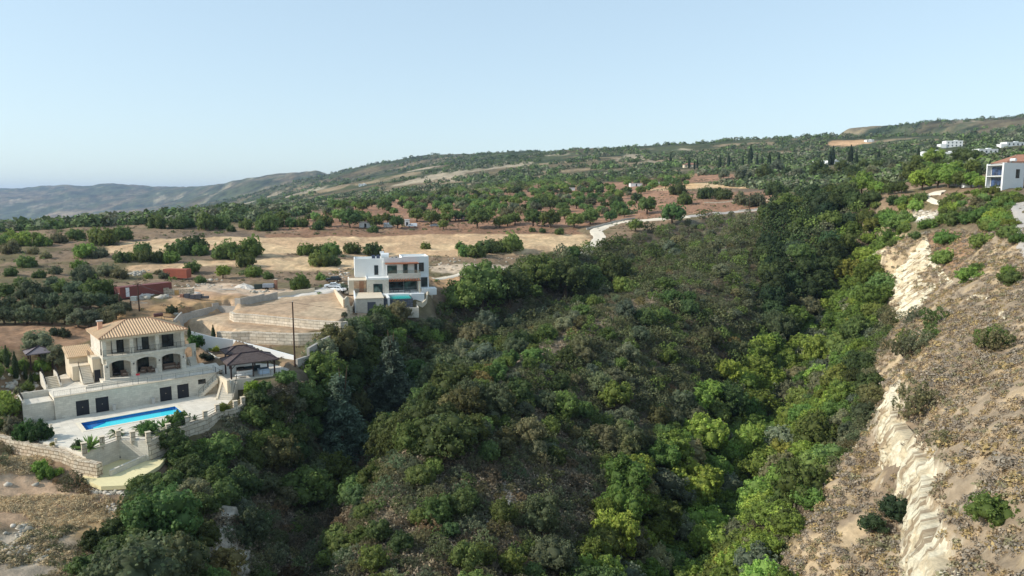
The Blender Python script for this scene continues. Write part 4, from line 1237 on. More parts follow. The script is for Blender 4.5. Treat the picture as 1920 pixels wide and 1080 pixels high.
MB().box(-.3, .3, -.3, .25, .56, .68).build('cushion', plain('grey_cushion', (70, 70, 74), .9, .1, 3), t, bevel=.04)
m = MB(); m.bar((0,.1,1.6),(0,.5,1.85),.03,6); m.bar((0,.5,1.85),(0,.62,.05),.035,6)
for a in range(4): m.bar((0,.62,.05),(.5*math.cos(a*1.57+.8),.62+.5*math.sin(a*1.57+.8)-.2,.03),.03,5)
m.build('stand', BLACKM, t)
def lathe(prof, n=14):
    vs = []; fs = []
    for r, z in prof:
        for i in range(n): vs.append((r * math.cos(6.2832 * i / n), r * math.sin(6.2832 * i / n), z))
    for k in range(len(prof) - 1):
        for i in range(n): fs.append((k * n + i, k * n + (i + 1) % n, (k + 1) * n + (i + 1) % n, (k + 1) * n + i))
    fs.append(tuple(range(n))[::-1]); fs.append(tuple(range((len(prof) - 1) * n, len(prof) * n)))
    return MB().add(vs, fs)
def planter(label, u, v, z, h=.75, r=.26, group=None):
    o = lathe([(r*.72, 0), (r*.8, .02), (r, h*.9), (r*1.08, h*.92), (r*1.08, h), (r*.85, h), (r*.8, h*.9)]).build('planter', POTM, None, V(u, v, VZT + z))
    return tag(o, label, 'planter', group)
planter('tall white planter at the third arcade pillar', 7.5, -.15, 0, .75)
for px_, py_, lb in ((688, 672, 'pale tapered planter on the pool deck beside the second steel door'), (920, 630, 'pale tapered planter on the pool deck before the third steel door')):
    u, v = Lv(*(px_ / 3.177, 560 + py_ / 3.177), -3.75); planter(lb, u, -4.9, -3.75, .9, .3)

# ------------------------------------------------------------------ terrace, retaining wall with steel doors
tp = link('terrace', None)
D.objects.remove(tp)
o = MB().prism([(-7.4,-4.0),(15.6,-4.0),(17.3,-2.0),(18,3.5),(14.8,3.4),(14.8,11.9),(-3.4,11.9),(-7.4,8)], -1.0, -.56).build('terrace', PAVE, None, V(0, 0), VROT)
tag(o, 'pale paved terrace round the stone villa', None, None, 'structure')
tw = vthing('terrace_wall', 'long limestone retaining wall with four dark steel doors over the pool deck', 'wall')
doors = [(-4.75, -3.05), (-2.2, -.45), (6.75, 8.5), (9.35, 11.1)]
xs = [-7.4]; 
wm = MB(); zt0, zb0 = -.5, -4.2
edges = [-7.4] + [e for d_ in doors for e in d_] + [12.6, 13.8, 15.6]
for i in range(0, len(edges) - 1):
    a, b = edges[i], edges[i + 1]
    if (a, b) in doors: wm.box(a, b, -4.4, -4.0, -1.5, zt0)
    elif (a, b) == (12.6, 13.8): wm.box(a, b, -4.4, -4.0, -1.15, zt0); wm.box(a, b, -4.4, -4.0, zb0, -1.95)
    else: wm.box(a, b, -4.4, -4.0, zb0, zt0)
wm.build('wall', STONE, tw)
MB().box(-7.45, 15.65, -4.46, -3.95, -.497, -.42).build('coping', RENDERC, tw)
for a, b in doors:
    d_ = MB().box(a, b, -4.30, -4.22, -3.75, -1.5); c = (a + b) / 2
    for k in range(7): d_.box(a + (b - a) * (k + .5) / 7 - .02, a + (b - a) * (k + .5) / 7 + .02, -4.315, -4.302, -3.72, -1.53)
    d_ = d_.build('door', DARKM, tw)
    MB().box(c - .05, c + .05, -4.37, -4.318, -2.62, -2.5).build('handle', plain('brass', (170, 160, 140), .4, .1, 3, .6), d_)
framed(tw, 'window', 12.6, 13.8, -1.95, -1.15, -4.25, BLACKM, 2)
railing(tw, [(-7.35, -4.2, -.42), (15.55, -4.2, -.42), (15.6, -2.6, -.42)], .9, 2.1, (.88, .08), plain('grey_rail', (120, 116, 112), .5, .1, 3, .4), .22)
# left lower bay of the wall
wl = vthing('bay_wall', 'low limestone wall bay with a small sunken terrace beside the pool deck', 'wall')
w_ = MB(); w_.box(-10.9, -7.404, -3.9, -3.55, -4.2, -.95); w_.box(-11.2, -10.9, -3.9, 1.0, -4.2, -.55); w_.build('wall', STONE, wl)
MB().box(-10.9, -7.404, -3.548, .9, -1.5, -1.2).build('floor', PAVE, wl)
MB().box(-10.9, -7.404, .9, 1.2, -1.5, -.3).build('back_wall', STONE, wl)
railing(wl, [(-11.05, -3.8, -.55), (-11.05, .9, -.55)], .8, 1.2, (.8,), balus=.15)
# ramp stairs with black rails left of the terrace
rs_ = vthing('garden_stairs', 'outdoor stone steps between two walls with black handrails', 'stairs')
w_ = MB()
for k in range(7): w_.box(-7.3, -5.7, 2.4 + .45 * k, 2.4 + .45 * (k + 1), -1.1, -.38 + .17 * k)
w_.build('steps', RENDERC, rs_)
for u_ in (-7.55, -5.7):
    MB().profile([(2.2,-1.1),(8.5,-1.1),(8.5,1.0),(5.6,1.0),(2.2,-.25)], u_, u_ + .25, 'x').build('side_wall', STONE, rs_)
    railing(rs_, [(u_ + .12, 2.3, -.2), (u_ + .12, 5.6, 1.0), (u_ + .12, 8.4, 1.0)], .8, 1.0, (.8, .4), balus=.12, name='handrail')
# stairs from the deck up along the wall's right end
s_ = vthing('deck_stairs', 'narrow stone stairs climbing along the retaining wall to the terrace', 'stairs')
w_ = MB()
for k in range(11): w_.box(12.3 + .28 * k, 12.3 + .28 * (k + 1), -5.5, -4.41, -3.75 + (.0 if k < 2 else .21 * (k - 2) ), -3.54 + .235 * k)
w_.build('steps', PAVE, s_)
MB().profile([(15.6,-4.2),(16.0,-4.2),(16.0,-.8),(15.6,-.8)], -9.4, -4.0).build('end_wall', RENDERC, s_)
railing(s_, [(12.3, -5.45, -3.6), (15.3, -5.45, -1.1)], .9, .9, (.9,), balus=.25)

# ------------------------------------------------------------------ pool deck, pool
PIL = [(498,858),(605,820),(703,785),(788,790),(880,793),(1000,745),(1112,702),(1220,668),(1292,630),(1400,608),(1445,585),(1485,562)]
PILUV = [Lv(a / 3.177, 560 + b / 3.177, -3.75 + 1.4) for a, b in PIL]
DK = [(-11.2,-4.2),(-7.5,-4.42),(15.6,-4.42),(16.0,-9.4)] + PILUV[::-1][1:] + [(-7.2,-21.6),(-8.2,-18.6),(-9.8,-15.6),(-11.4,-11),(-11.4,-9)]
POOL = [(-4.9,-12.8),(7.8,-12.8),(7.8,-8.6),(-4.9,-8.6)]
loops_ = [[Vector((*p, 0)) for p in DK], [Vector((*p, 0)) for p in POOL]]
tri = tessellate_polygon(loops_); allp = DK + POOL
dk = MB(); dk.add([(*p, -3.75) for p in allp], [tuple(t_) if (Vector(allp[t_[1]]) - Vector(allp[t_[0]])).cross(Vector(allp[t_[2]]) - Vector(allp[t_[0]])) > 0 else tuple(t_)[::-1] for t_ in tri])
n_ = len(DK)
dk.add([(*p, -3.75) for p in DK] + [(*p, -5.2) for p in DK], [(i, (i + 1) % n_, n_ + (i + 1) % n_, n_ + i) for i in range(n_)])
o = dk.build('pool_deck', PAVE, None, V(0, 0), VROT); tag(o, 'pale paved deck round the swimming pool', None, None, 'structure')
sp = vthing('swimming_pool', 'long rectangular turquoise swimming pool with deep blue end', 'swimming pool')
def tilemat(name, c1, c2):
    return masonry(name, c1, c2, c2, .3, .3, .006, .35, .0, .06, 0)
CYAN = tilemat('cyan_tiles', (104, 236, 244), (92, 228, 240)); NAVY = tilemat('navy_tiles', (44, 118, 188), (38, 106, 178))
MB().box(-4.9, 7.8, -12.8, -8.6, -4.75, -4.20).build('basin_floor', CYAN, sp)
w_ = MB(); w_.box(-5.05, -4.9, -12.9, -8.5, -4.75, -3.78); w_.box(-4.9, 7.8, -8.6, -8.45, -4.75, -3.78); w_.box(7.8, 7.95, -12.9, -8.5, -4.75, -3.78); w_.box(-4.9, 7.8, -12.95, -12.8, -4.75, -3.78)
w_.build('basin_wall', NAVY, sp)
MB().prism([(-4.89,-12.79),(-4.3,-12.79),(-3.7,-10.4),(-1.9,-9.2),(-1.9,-8.62),(-4.89,-8.62)], -4.197, -4.16).build('navy_floor', NAVY, sp)  # thin navy sheet on the flat basin floor, left end and back corner
wmx, wn, wb = newmat('pool_water')
fr_ = N(wn, 'ShaderNodeMath', operation='MULTIPLY_ADD'); fr_.inputs[1].default_value = .30; fr_.inputs[2].default_value = .03; lw_ = N(wn, 'ShaderNodeLayerWeight', Blend=.35); pw_ = N(wn, 'ShaderNodeMath', operation='POWER'); pw_.inputs[1].default_value = 2.0; wn.links.new(lw_.outputs['Facing'], pw_.inputs[0]); wn.links.new(pw_.outputs[0], fr_.inputs[0]); gl = N(wn, 'ShaderNodeBsdfGlossy', Roughness=.06); tr_ = N(wn, 'ShaderNodeBsdfTransparent'); tr_.inputs['Color'].default_value = (.80, 1, 1, 1)
tc_ = N(wn, 'ShaderNodeTexCoord'); nz_ = N(wn, 'ShaderNodeTexNoise', Scale=2.5, Detail=2.0); bp_ = N(wn, 'ShaderNodeBump', Strength=.12, Distance=.05)
wn.links.new(tc_.outputs['Object'], nz_.inputs['Vector']); wn.links.new(nz_.outputs['Fac'], bp_.inputs['Height']); wn.links.new(bp_.outputs[0], gl.inputs['Normal']);
mx_ = N(wn, 'ShaderNodeMixShader'); wn.links.new(fr_.outputs[0], mx_.inputs[0]); wn.links.new(tr_.outputs[0], mx_.inputs[1]); wn.links.new(gl.outputs[0], mx_.inputs[2]); wn.links.new(mx_.outputs[0], wn.nodes['Material Output'].inputs['Surface'])
MB().add([(-4.9,-12.8,-3.88),(7.8,-12.8,-3.88),(7.8,-8.6,-3.88),(-4.9,-8.6,-3.88)], [(0,1,2,3)]).build('water', wmx, sp)
w_ = MB(); w_.box(-5.4, -4.9, -13.3, -8.1, -3.747, -3.70); w_.box(-4.9, 7.8, -13.3, -12.8, -3.747, -3.70); w_.box(-4.9, 7.8, -8.6, -8.1, -3.747, -3.70); w_.box(7.8, 8.3, -13.3, -8.1, -3.747, -3.70)
w_.build('coping', plain('coping', (226, 214, 190), .7, .06, 1), sp)
for (px_, py_), lb in zip(((305, 772), (318, 815), (334, 860)), ('small stone bollard on the deck nearest the retaining wall', 'small stone bollard, middle one of the row beside the shrubs', 'small stone bollard nearest the rubble wall')):
    u, v = Lv(px_ / 3.177, 560 + py_ / 3.177, -3.75)
    b_ = thing('bollard', lb, 'bollard', V(u, v, VZD), VROT, 'bollards on the pool deck')
    MB().box(-.14, .14, -.14, .14, 0, .55).build('shaft', STONE, b_, bevel=.02); MB().box(-.17, .17, -.17, .17, .553, .62).build('cap', RENDERC, b_)
# the deck fence: stone pillars with dark rails
fn = vthing('deck_fence', 'fence of square limestone pillars with dark rails along the pool deck edge', 'fence')
for i, (u, v) in enumerate(PILUV):
    p_ = MB().box(u - .28, u + .28, v - .28, v + .28, -5.3 if i > 4 else -4.0, -2.42).build('pillar', ASHLAR, fn)
    MB().box(u - .33, u + .33, v - .33, v + .33, -2.417, -2.33).build('cap', RENDERC, p_)
for a, b in zip(PILUV[:-1], PILUV[1:]):
    m = MB()
    for h in (-3.4, -3.05, -2.7): m.bar((*a, h), (*b, h), .035, 5)
    m.build('rail', plain('weathered_rail', (92, 84, 78), .7, .1, 3), fn)
cw = vthing('curved_wall', 'curved stone wall carrying the pillar fence above the trees', 'wall')
m = MB(); P_ = PILUV[4:]; m.path_wall(P_, .5, [-6.8] * len(P_), [-3.45] * len(P_)); m.build('wall', ASHLAR, cw)
# sunken court below the deck
ct = vthing('court_walls', 'limestone walls of the sunken court below the pool fence', 'wall')
A_, B_, C2 = PILUV[0], PILUV[2], PILUV[4]
m = MB(); m.path_wall([A_, B_], .35, [-7.2] * 2, [-3.55] * 2); m.path_wall([B_, C2], .35, [-7.2] * 2, [-3.553] * 2); m.build('wall', STONE, ct)
cf = -6.3
lw0, lw1 = Lv(745 / 3.6, 780 + 405 / 3.6, cf), Lv(1000 / 3.6, 780 + 292 / 3.6, cf)
m = MB(); m.path_wall([lw0, lw1], .3, [cf - .5] * 2, [cf + .75] * 2); m.build('low_wall', STONE, ct)
o = MB().prism([A_, B_, C2, (2.4, -24.0), (1.0, -26.4), (-1.2, -28.4), (-3.8, -30.6), (-6.2, -29.0), (-7.6, -24.6)], cf - .5, cf).build('court_floor', plain('yellow_screed', (222, 208, 160), .9, .06, .4), None, V(0, 0), VROT)
tag(o, 'pale yellow screed floor of the sunken court', None, None, 'structure')
b_ = vthing('ball_bag', 'small dark blue bag lying against the court wall', 'bag', *Lv(812 / 3.6, 780 + 288 / 3.6, cf), cf)
v_ = IV2 * np.array([.42, .34, .34]) * (1 + .12 * np.sin(IV2[:, :1] * 7 + IV2[:, 1:2] * 5)) + np.array([0, 0, .3]); MB().add(v_, [tuple(f) for f in IF2]).build('sack', plain('navy_cloth', (40, 46, 66), .9, .2, 5), b_)
m = MB(); m.bar((0,0,.6),(.12,0,.72),.05,6); m.build('knot', plain('navy_cloth', (40,46,66)), b_)
# rough boundary wall by the near corner
RW = [(0,130,.3),(160,175,0),(300,205,-.1),(420,235,-.3),(520,285,-.6),(670,320,-.8)]
rp = [onz(a / 3.6, 780 + b / 3.6, VZD + z) for a, b, z in RW]; rp = [W(-60, 806, 94)] + rp
m = MB(); m.path_wall([p[:2] for p in rp], .85, [float(gz(p[0], p[1])) - 1.0 for p in rp[:-2]] + [VZD - 3.6] * 2, [p[2] for p in rp])
o = m.build('rubble_wall', RUBBLE); tag(o, 'thick wall of rough pale blocks sloping down past bare soil', 'wall')
# air conditioner box by the wall bay
u, v = Lv(125 / 3.177, 560 + 722 / 3.177, -3.75)
t = thing('cooling_unit', 'white boxy cooling unit at the end of the bay wall', 'cooling unit', V(u, v, VZD - .3), VROT)
MB().box(-.6, .6, -.45, .45, .1, 2.0).build('case', WHITEP, t, bevel=.03)
m = MB()
for k in range(12): m.box(-.5, .5, -.463, -.452, .25 + .13 * k, .3 + .13 * k)
m.build('grille', plain('grey_grille', (150, 150, 150), .6), t); MB().box(-.65, .65, -.5, .5, 0, .1).build('foot', CONC, t)

# ------------------------------------------------------------------ gazebos
def gazebo(label, corners, zf, zeave, zridge, inner=None, rl=.4):
    """dark timber shelter: posts at plan corners (front-left, front-right, back-right, back-left), hipped shingle roof"""
    A, B, C_, E_ = [Vector(c) for c in corners]
    ang = math.atan2((B - A).y, (B - A).x); o = (A + B + C_ + E_) / 4
    t = thing('gazebo', label, 'gazebo', V(o.x, o.y, VZT + zf), VROT + ang)
    w_, d_ = (B - A).length / 2, (E_ - A).length / 2; h = zeave - zf
    for sx in (-1, 1):
        for sy in (-1, 1): MB().box(sx * w_ - .11, sx * w_ + .11, sy * d_ - .11, sy * d_ + .11, 0, h - .2).build('post', DKWOOD, t)
    if w_ > 2.4:
        MB().box(-.1, .1, -d_ - .1, -d_ + .1, 0, h - .2).build('post', DKWOOD, t)
    m = MB()
    for sy in (-1, 1): m.box(-w_ - .3, w_ + .3, sy * d_ - .08, sy * d_ + .08, h - .2, h)
    m.build('beam', DKWOOD, t)
    m = MB()
    for sx in (-1, 1):
        for sy in (-1, 1): MB().bar((sx * w_, sy * d_, h - .9), (sx * (w_ - .7), sy * d_, h - .2), .06, 4).build('brace', DKWOOD, t)
    hip_roof(t, -w_ - .7, w_ + .7, -d_ - .7, d_ + .7, h + .12, (-w_ * rl, 0), (w_ * rl, 0), zridge - zf, SHINGLE, plain('dark_hip', (58, 46, 50), .8), .18)
    return t, w_, d_
G = -1.35
gA = Lv(*ZC(535, 632), G); gB = Lv(*ZC(995, 570), G)
gv = Vector((gB[0] - gA[0], gB[1] - gA[1])); gn = Vector((-gv.y, gv.x)).normalized() * 4.3
gz1, gw, gdp = gazebo('large dark timber gazebo with a shingled roof over the outdoor kitchen', [gA, gB, (gB[0] + gn.x, gB[1] + gn.y), (gA[0] + gn.x, gA[1] + gn.y)], G, G + 2.5, G + 3.75)
gxy = (Vector(gA) + Vector(gB)) / 2 + gn / 2; gang = math.atan2(gv.y, gv.x)
def gput(name, label, cat, x, y): 
    c, s = math.cos(gang), math.sin(gang)
    return thing(name, label, cat, V(gxy.x + x * c - y * s, gxy.y + x * s + y * c, VZT + G), VROT + gang)
t = gput('kitchen_counter', 'white outdoor kitchen counter under the large gazebo', 'counter', -.6, -.3)
MB().box(-1.6, .9, -.35, .35, 0, .85).build('cabinet', WHITEP, t); MB().box(-1.7, 1.0, -.42, .42, .853, .92).build('worktop', plain('grey_top', (120, 104, 92), .5), t)
t = gput('barbecue', 'black barbecue with its hood down behind the kitchen counter', 'barbecue', -1.4, .9)
MB().box(-.6, .6, -.3, .3, .1, .8).build('cabinet', BLACKM, t); MB().profile([(-.3,.803),(.3,.803),(.3,1.0),(.15,1.2),(-.15,1.2),(-.3,1.0)], -.6, .6, 'x').build('hood', BLACKM, t)
m = MB(); m.bar((-.45,-.36,.95),(.45,-.36,.95),.02,5); m.build('handle', CONC, t)
t = gput('hot_tub', 'pale blue square tub at the open end of the large gazebo', 'hot tub', 2.0, -.9)
MB().box(-.85, .85, -.7, .7, 0, .85).build('tub', plain('pale_blue', (190, 206, 222), .4), t, bevel=.06); MB().box(-.8, .8, -.65, .65, .853, .93).build('cover', plain('grey_cover', (96, 110, 120), .8), t, bevel=.03)
t = gput('round_table', 'low round white table near the first gazebo post', 'table', -2.3, -1.6)
lathe([(.55,.40),(.55,.46)]).build('table_top', WHITEP, t); lathe([(.12,0),(.08,.1),(.08,.40)]).build('stem', WHITEP, t); lathe([(.3,0),(.3,.04)]).build('foot', WHITEP, t)
t = gput('back_bench', 'dark cushioned bench along the back of the gazebo', 'bench', .6, 1.5)
MB().box(-1.5, 1.5, -.3, .3, .1, .42).build('seat', plain('slate', (60, 72, 74), .9), t, bevel=.03); MB().box(-1.5, 1.5, .2, .32, .423, .95).build('backrest', plain('slate', (60, 72, 74)), t, bevel=.03)
for a in (-1.3, 1.3): MB().box(a - .05, a + .05, -.25, .25, 0, .1).build('leg', BLACKM, t)
g2a = Lv(*ZC(545, 345), G + .3); g2b = Lv(*ZC(835, 335), G + .3)
g2 = [(gxy.x - 1.6, gxy.y + 5.4), (gxy.x + 2.6, gxy.y + 4.9), (gxy.x + 3.0, gxy.y + 8.2), (gxy.x - 1.2, gxy.y + 8.7)]
gazebo('smaller dark shingled gazebo standing behind the large one', g2, G + .1, G + 2.75, G + 3.7, None, .3)
o = MB().prism([(15.7,-3.95),(16.05,-9.6),(gA[0]-.2,gA[1]-.7),(gB[0]+.6,gB[1]-.8),(gB[0]+4.6,gB[1]+2.6),(gB[0]+3.2,gB[1]+7),(gxy.x+3.4,gxy.y+9.2),(gxy.x-2,gxy.y+9.4),(17.4,1.5),(17.3,-2.0)], G - 1.8, G).build('gazebo_terrace', PAVE, None, V(0, 0), VROT)
tag(o, 'paved terrace under the gazebos', None, None, 'structure')
gr = vthing('terrace_railing', 'thin metal railing along the gazebo terrace edge', 'railing')
railing(gr, [(gA[0]+.6,gA[1]-.6,G),(gB[0]+.5,gB[1]-.7,G),(gB[0]+4.4,gB[1]+2.5,G)], .95, 1.5, (.93,.1), plain('grey_rail'  , (120,116,112)), .2)
ST0, ST1 = Vector(Lv(*ZC(520, 645), G)), Vector(Lv(*ZC(470, 850), -3.75))
sd_ = Vector((-(ST1 - ST0).y, (ST1 - ST0).x)).normalized() * 1.15
sd_ = sd_ if sd_.x > 0 else -sd_
os_ = vthing('outer_stairs', 'broad white stone stairs descending from gazebo terrace to the pool deck', 'stairs')
m = MB()
for k in range(11): 
    t_ = k / 11; z1_ = G - (G + 3.75) * (k + 1) / 12
    a_ = ST0.lerp(ST1, k / 11); b_2 = ST0.lerp(ST1, (k + 1) / 11)
    m.prism([a_ - sd_, a_ + sd_, b_2 + sd_, b_2 - sd_], -4.6, z1_)
m.build('steps', PAVE, os_)
e0, e1 = ST0 - sd_ * 1.15, ST1 - sd_ * 1.15
m = MB(); m.path_wall([e0, e1], .3, [-4.6, -4.6], [G + .1, -3.5]); m.build('side_wall', RENDERC, os_)
railing(os_, [(*(ST0 + sd_ * .95), G),(*(ST1 + sd_ * .95), -3.75)], .9, 1.0, (.9,), balus=.3)
for u_, v_2 in ((15.75, -2.2),):
    s2 = vthing('link_steps', 'short flight of steps between terrace and gazebo terrace', 'stairs')
    m = MB()
    for k in range(4): m.box(15.62 + .3 * k, 15.92 + .3 * k, -3.9, -2.3, G - .2, -.72 - .17 * k)
    m.build('steps', RENDERC, s2)
    railing(s2, [(15.6, -3.85, -.56), (16.8, -3.85, G)], .9, .6, (.9,), balus=.2, name='handrail')
# flag on the terrace railing
t = vthing('small_flag', 'small red and white flag on the terrace railing', 'flag', *Lv(*ZA(788, 850), -.4)[:1], -4.25, -.42)
m = MB(); m.bar((0, 0, 0), (0, 0, 1.75), .02, 5); m.build('pole', BLACKM, t)
m = MB(); m.add([(x * .11 - .28, .03 * math.sin(x * 1.6), 1.45 + y * .15 - .01 * x) for y in range(3) for x in range(6)], [(y*6+x, y*6+x+1, y*6+7+x, y*6+6+x) for y in range(2) for x in range(5)]); m.mi = 0
o = m.build('cloth', plain('red_cloth', (206, 70, 76), .9, .3, 4), t); so = o.modifiers.new('cloth', 'SOLIDIFY'); so.thickness = .01

# ------------------------------------------------------------------ the white house
def hthing(name, label, cat, u=0, v=0, z=0, group=None, rot=0):
    return thing(name, label, cat, Hh(u, v, HZ + z), HROT + rot, group)
MOSA = masonry('mosaic', (88, 96, 108), (46, 52, 62), (120, 124, 128), .42, .22, .012, .5, .2, .3)
DOORG = plain('grey_door', (88, 90, 98), .5, .08, 2)
wh = hthing('white_house', 'modern white flat-roofed house with stone front and dark mosaic pool wall', 'house')
m = MB(); m.box(0, 7.0, 0, 12.0, -1.0, 3.55); m.build('base_block', STONE2, wh)
MB().box(-.1, 7.1, -.1, 12, 3.553, 3.78).build('base_slab', RENDERC, wh)
gd_ = MB().box(2.85, 4.95, -.06, .05, 0, 2.75).build('garage_door', DOORG, wh)
MB().box(4.5, 4.6, -.10, -.062, 1.2, 1.35).build('handle', BLACKM, gd_)
# ground floor: stone block, dark glazed living room under the balcony
MB().box(3.3, 9.2, 11.0, 18.0, 3.4, 7.25).build('stone_block', STONE2, wh)
m = MB(); m.box(3.2, 9.3, 10.9, 17.6, 7.253, 7.4); m.box(3.2, 9.3, 10.9, 11.05, 7.403, 7.75); m.box(3.2, 3.35, 11.053, 17.6, 7.403, 7.75); m.build('terrace_parapet', RENDERW, wh)
framed(wh, 'window', 5.0, 7.5, 3.55, 6.1, 11.0, DARKM, 2, GLASSG)
MB().box(9.2, 20.8, 15.2, 23, 3.4, 7.3).build('lower_walls', RENDERW, wh)
framed(wh, 'sliding_door', 9.5, 13.6, 3.7, 6.6, 15.2, DARKM, 3, GLASS)
framed(wh, 'sliding_door', 13.7, 17.3, 3.7, 6.6, 15.2, DARKM, 3, GLASSG)
framed(wh, 'side_door', 18.6, 20.4, 4.4, 7.1, 15.2, DARKM, 2)
MB().box(17.4, 18.1, 12.2, 15.197, 3.4, 7.3).build('stone_pier', STONE2, wh)
# upper storey
m = MB(); m.box(.3, 8.2, 17.6, 25, 7.303, 12.0); m.box(13.4, 21.0, 16.6, 25, 7.303, 12.45); m.box(8.2, 13.4, 17.2, 25, 7.303, 11.9)
m.build('upper_walls', RENDERW, wh)
m = MB()
for (x0, x1, y0, y1, z) in ((.3, 8.197, 17.6, 25, 12.003), (13.4, 21.0, 16.6, 25, 12.453)):
    m.box(x0, x1, y0, y0 + .2, z, z + .55); m.box(x0, x1, y1 - .2, y1, z, z + .55); m.box(x0, x0 + .2, y0 + .203, y1 - .203, z, z + .55); m.box(x1 - .2, x1, y0 + .203, y1 - .203, z, z + .55)
m.box(8.2, 13.397, 16.2, 16.4, 11.55, 12.75); m.box(8.2, 8.4, 16.403, 17.197, 11.55, 12.75); m.box(8.2, 13.397, 16.403, 25, 11.903, 12.05)
m.build('roof_parapet', RENDERW, wh)
framed(wh, 'window', 5.7, 6.8, 7.9, 10.6, 17.6, DARKM, 1)
framed(wh, 'sliding_door', 9.3, 12.0, 7.75, 10.5, 17.2, DARKM, 2, GLASSG)
framed(wh, 'window', 13.7, 15.0, 8.0, 11.2, 16.6, DARKM, 2, GLASSG)
framed(wh, 'window', 16.9, 17.7, 8.3, 11.2, 16.6, DARKM, 1)
framed(wh, 'window', 18.2, 19.6, 8.7, 11.2, 16.6, DARKM, 2)
# balcony and its shade roof
MB().box(9.2, 18.1, 12.0, 17.2, 7.303, 7.6).build('balcony_slab', RENDERW, wh)
MB().box(9.2, 18.1, 11.9, 12.15, 7.3, 8.7).build('balcony_front', STONE2, wh)
g_ = MB(); g_.box(9.25, 18.05, 12.2, 12.23, 8.0, 9.6); g_.box(18.02, 18.05, 12.24, 16.5, 7.7, 9.6)
gm_, gn_, gb_ = newmat('rail_glass'); gt = N(gn_, 'ShaderNodeBsdfTransparent'); gt.inputs['Color'].default_value = (.86, .92, .92, 1); gg = N(gn_, 'ShaderNodeBsdfGlossy', Roughness=.1); gx = N(gn_, 'ShaderNodeMixShader'); gx.inputs[0].default_value = .18
gn_.links.new(gt.outputs[0], gx.inputs[1]); gn_.links.new(gg.outputs[0], gx.inputs[2]); gn_.links.new(gx.outputs[0], gn_.nodes['Material Output'].inputs['Surface'])
g_.build('glass_railing', gm_, wh)
MB().prism([(8.6,13.4),(14,13.0),(17.9,13.2),(17.9,16.55),(13.42,16.55),(13.42,16.15),(8.6,16.15)], 11.15, 11.4).build('shade_roof', WOODR, wh)
for x in (8.9, 17.7): MB().bar((x, 13.6, 7.6), (x, 13.6, 11.15), .09, 6).build('shade_post', RENDERW, wh)
pg = MB()
for k in range(12): pg.box(9.4 + .72 * k, 9.65 + .72 * k, 9.6, 11.897, 7.0, 7.2)
pg.box(9.2, 17.9, 9.5, 9.7, 6.78, 6.997); pg.build('pergola_slats', WOODR, wh)
for x in (17.6,): MB().box(x - .12, x + .12, 9.45, 9.75, 3.4, 6.777).build('pergola_post', RENDERC, wh)
# left side: tall wall panel, roof slab, wooden screen
MB().box(-1.6, -.2, 11.6, 11.95, 3.2, 7.0).build('wing_wall', RENDERC, wh)
MB().box(-1.6, -1.3, 11.953, 22, 3.2, 7.0).build('side_wall', RENDERW, wh)
MB().box(-1.6, 3.197, 11.6, 17.5, 7.003, 7.2).build('porch_roof', RENDERC, wh)
m = MB()
for k in range(9): m.box(1.3 + .14 * k, 1.38 + .14 * k, 13.0, 13.08, 3.6, 6.9)
m.build('wooden_screen', WOODR, wh)
MB().box(-1.3, 3.3, 11.2, 22, 3.2, 3.56).build('porch_floor', RENDERC, wh)
MB().profile([(.2,-1.0),(11.6,-1.0),(11.6,4.4),(.2,3.7)], -.35, -.003, 'x').build('flank_wall', RENDERW, wh)
# pool terrace, right wing of the base
m = MB(); m.box(7.0, 18.3, 8.6, 15.2, 1.0, 3.4); m.build('pool_terrace', RENDERW, wh)
MB().box(14.9, 18.5, 7.2, 8.597, -.5, 3.55).build('terrace_wall', RENDERW, wh)
m = MB(); m.box(18.3, 22.5, 11.5, 15.2, 2.5, 4.3); m.build('side_terrace', RENDERW, wh)
m = MB(); m.bar((15.6, 13.5, 3.4), (15.6, 13.5, 4.3), .3, 10)
# infinity pool with dark mosaic walls
hp = hthing('infinity_pool', 'raised turquoise infinity pool faced with dark grey mosaic', 'swimming pool')
m = MB(); m.box(8.7, 14.8, 2.0, 2.25, -.2, 3.02); m.box(8.7, 8.95, 2.253, 8.6, -.2, 3.05); m.box(14.55, 14.8, 2.253, 8.6, -.2, 3.05); m.build('mosaic_wall', MOSA, hp)
MB().box(8.953, 14.547, 2.253, 8.597, 1.5, 2.86).build('basin_floor', tilemat('teal_tiles', (60, 178, 168), (52, 166, 158)), hp)
MB().add([(8.95,2.25,2.95),(14.55,2.25,2.95),(14.55,8.6,2.95),(8.95,8.6,2.95)], [(0,1,2,3)]).build('water', wmx, hp)
MB().box(7.0, 8.1, 1.2, 1.4, -.2, 3.4).build('mosaic_wall', MOSA, hp)
MB().box(8.1, 8.7, 1.0, 8.6, -.4, 3.6).build('white_pier', RENDERW, hp)
m = MB(); m.path_wall([(7.2,.1),(7.5,-.2),(15.9,-1.2),(16.0,4)], .3, [-1.6]*4, [1.05,1.05,1.05,1.05]); m.build('trough_wall', STONE2, hp)
MB().prism([(7.3,-.1),(15.8,-1.1),(15.9,3.9),(8.0,1.9)], -1.4, -.35).build('trough_floor', CONC, hp)
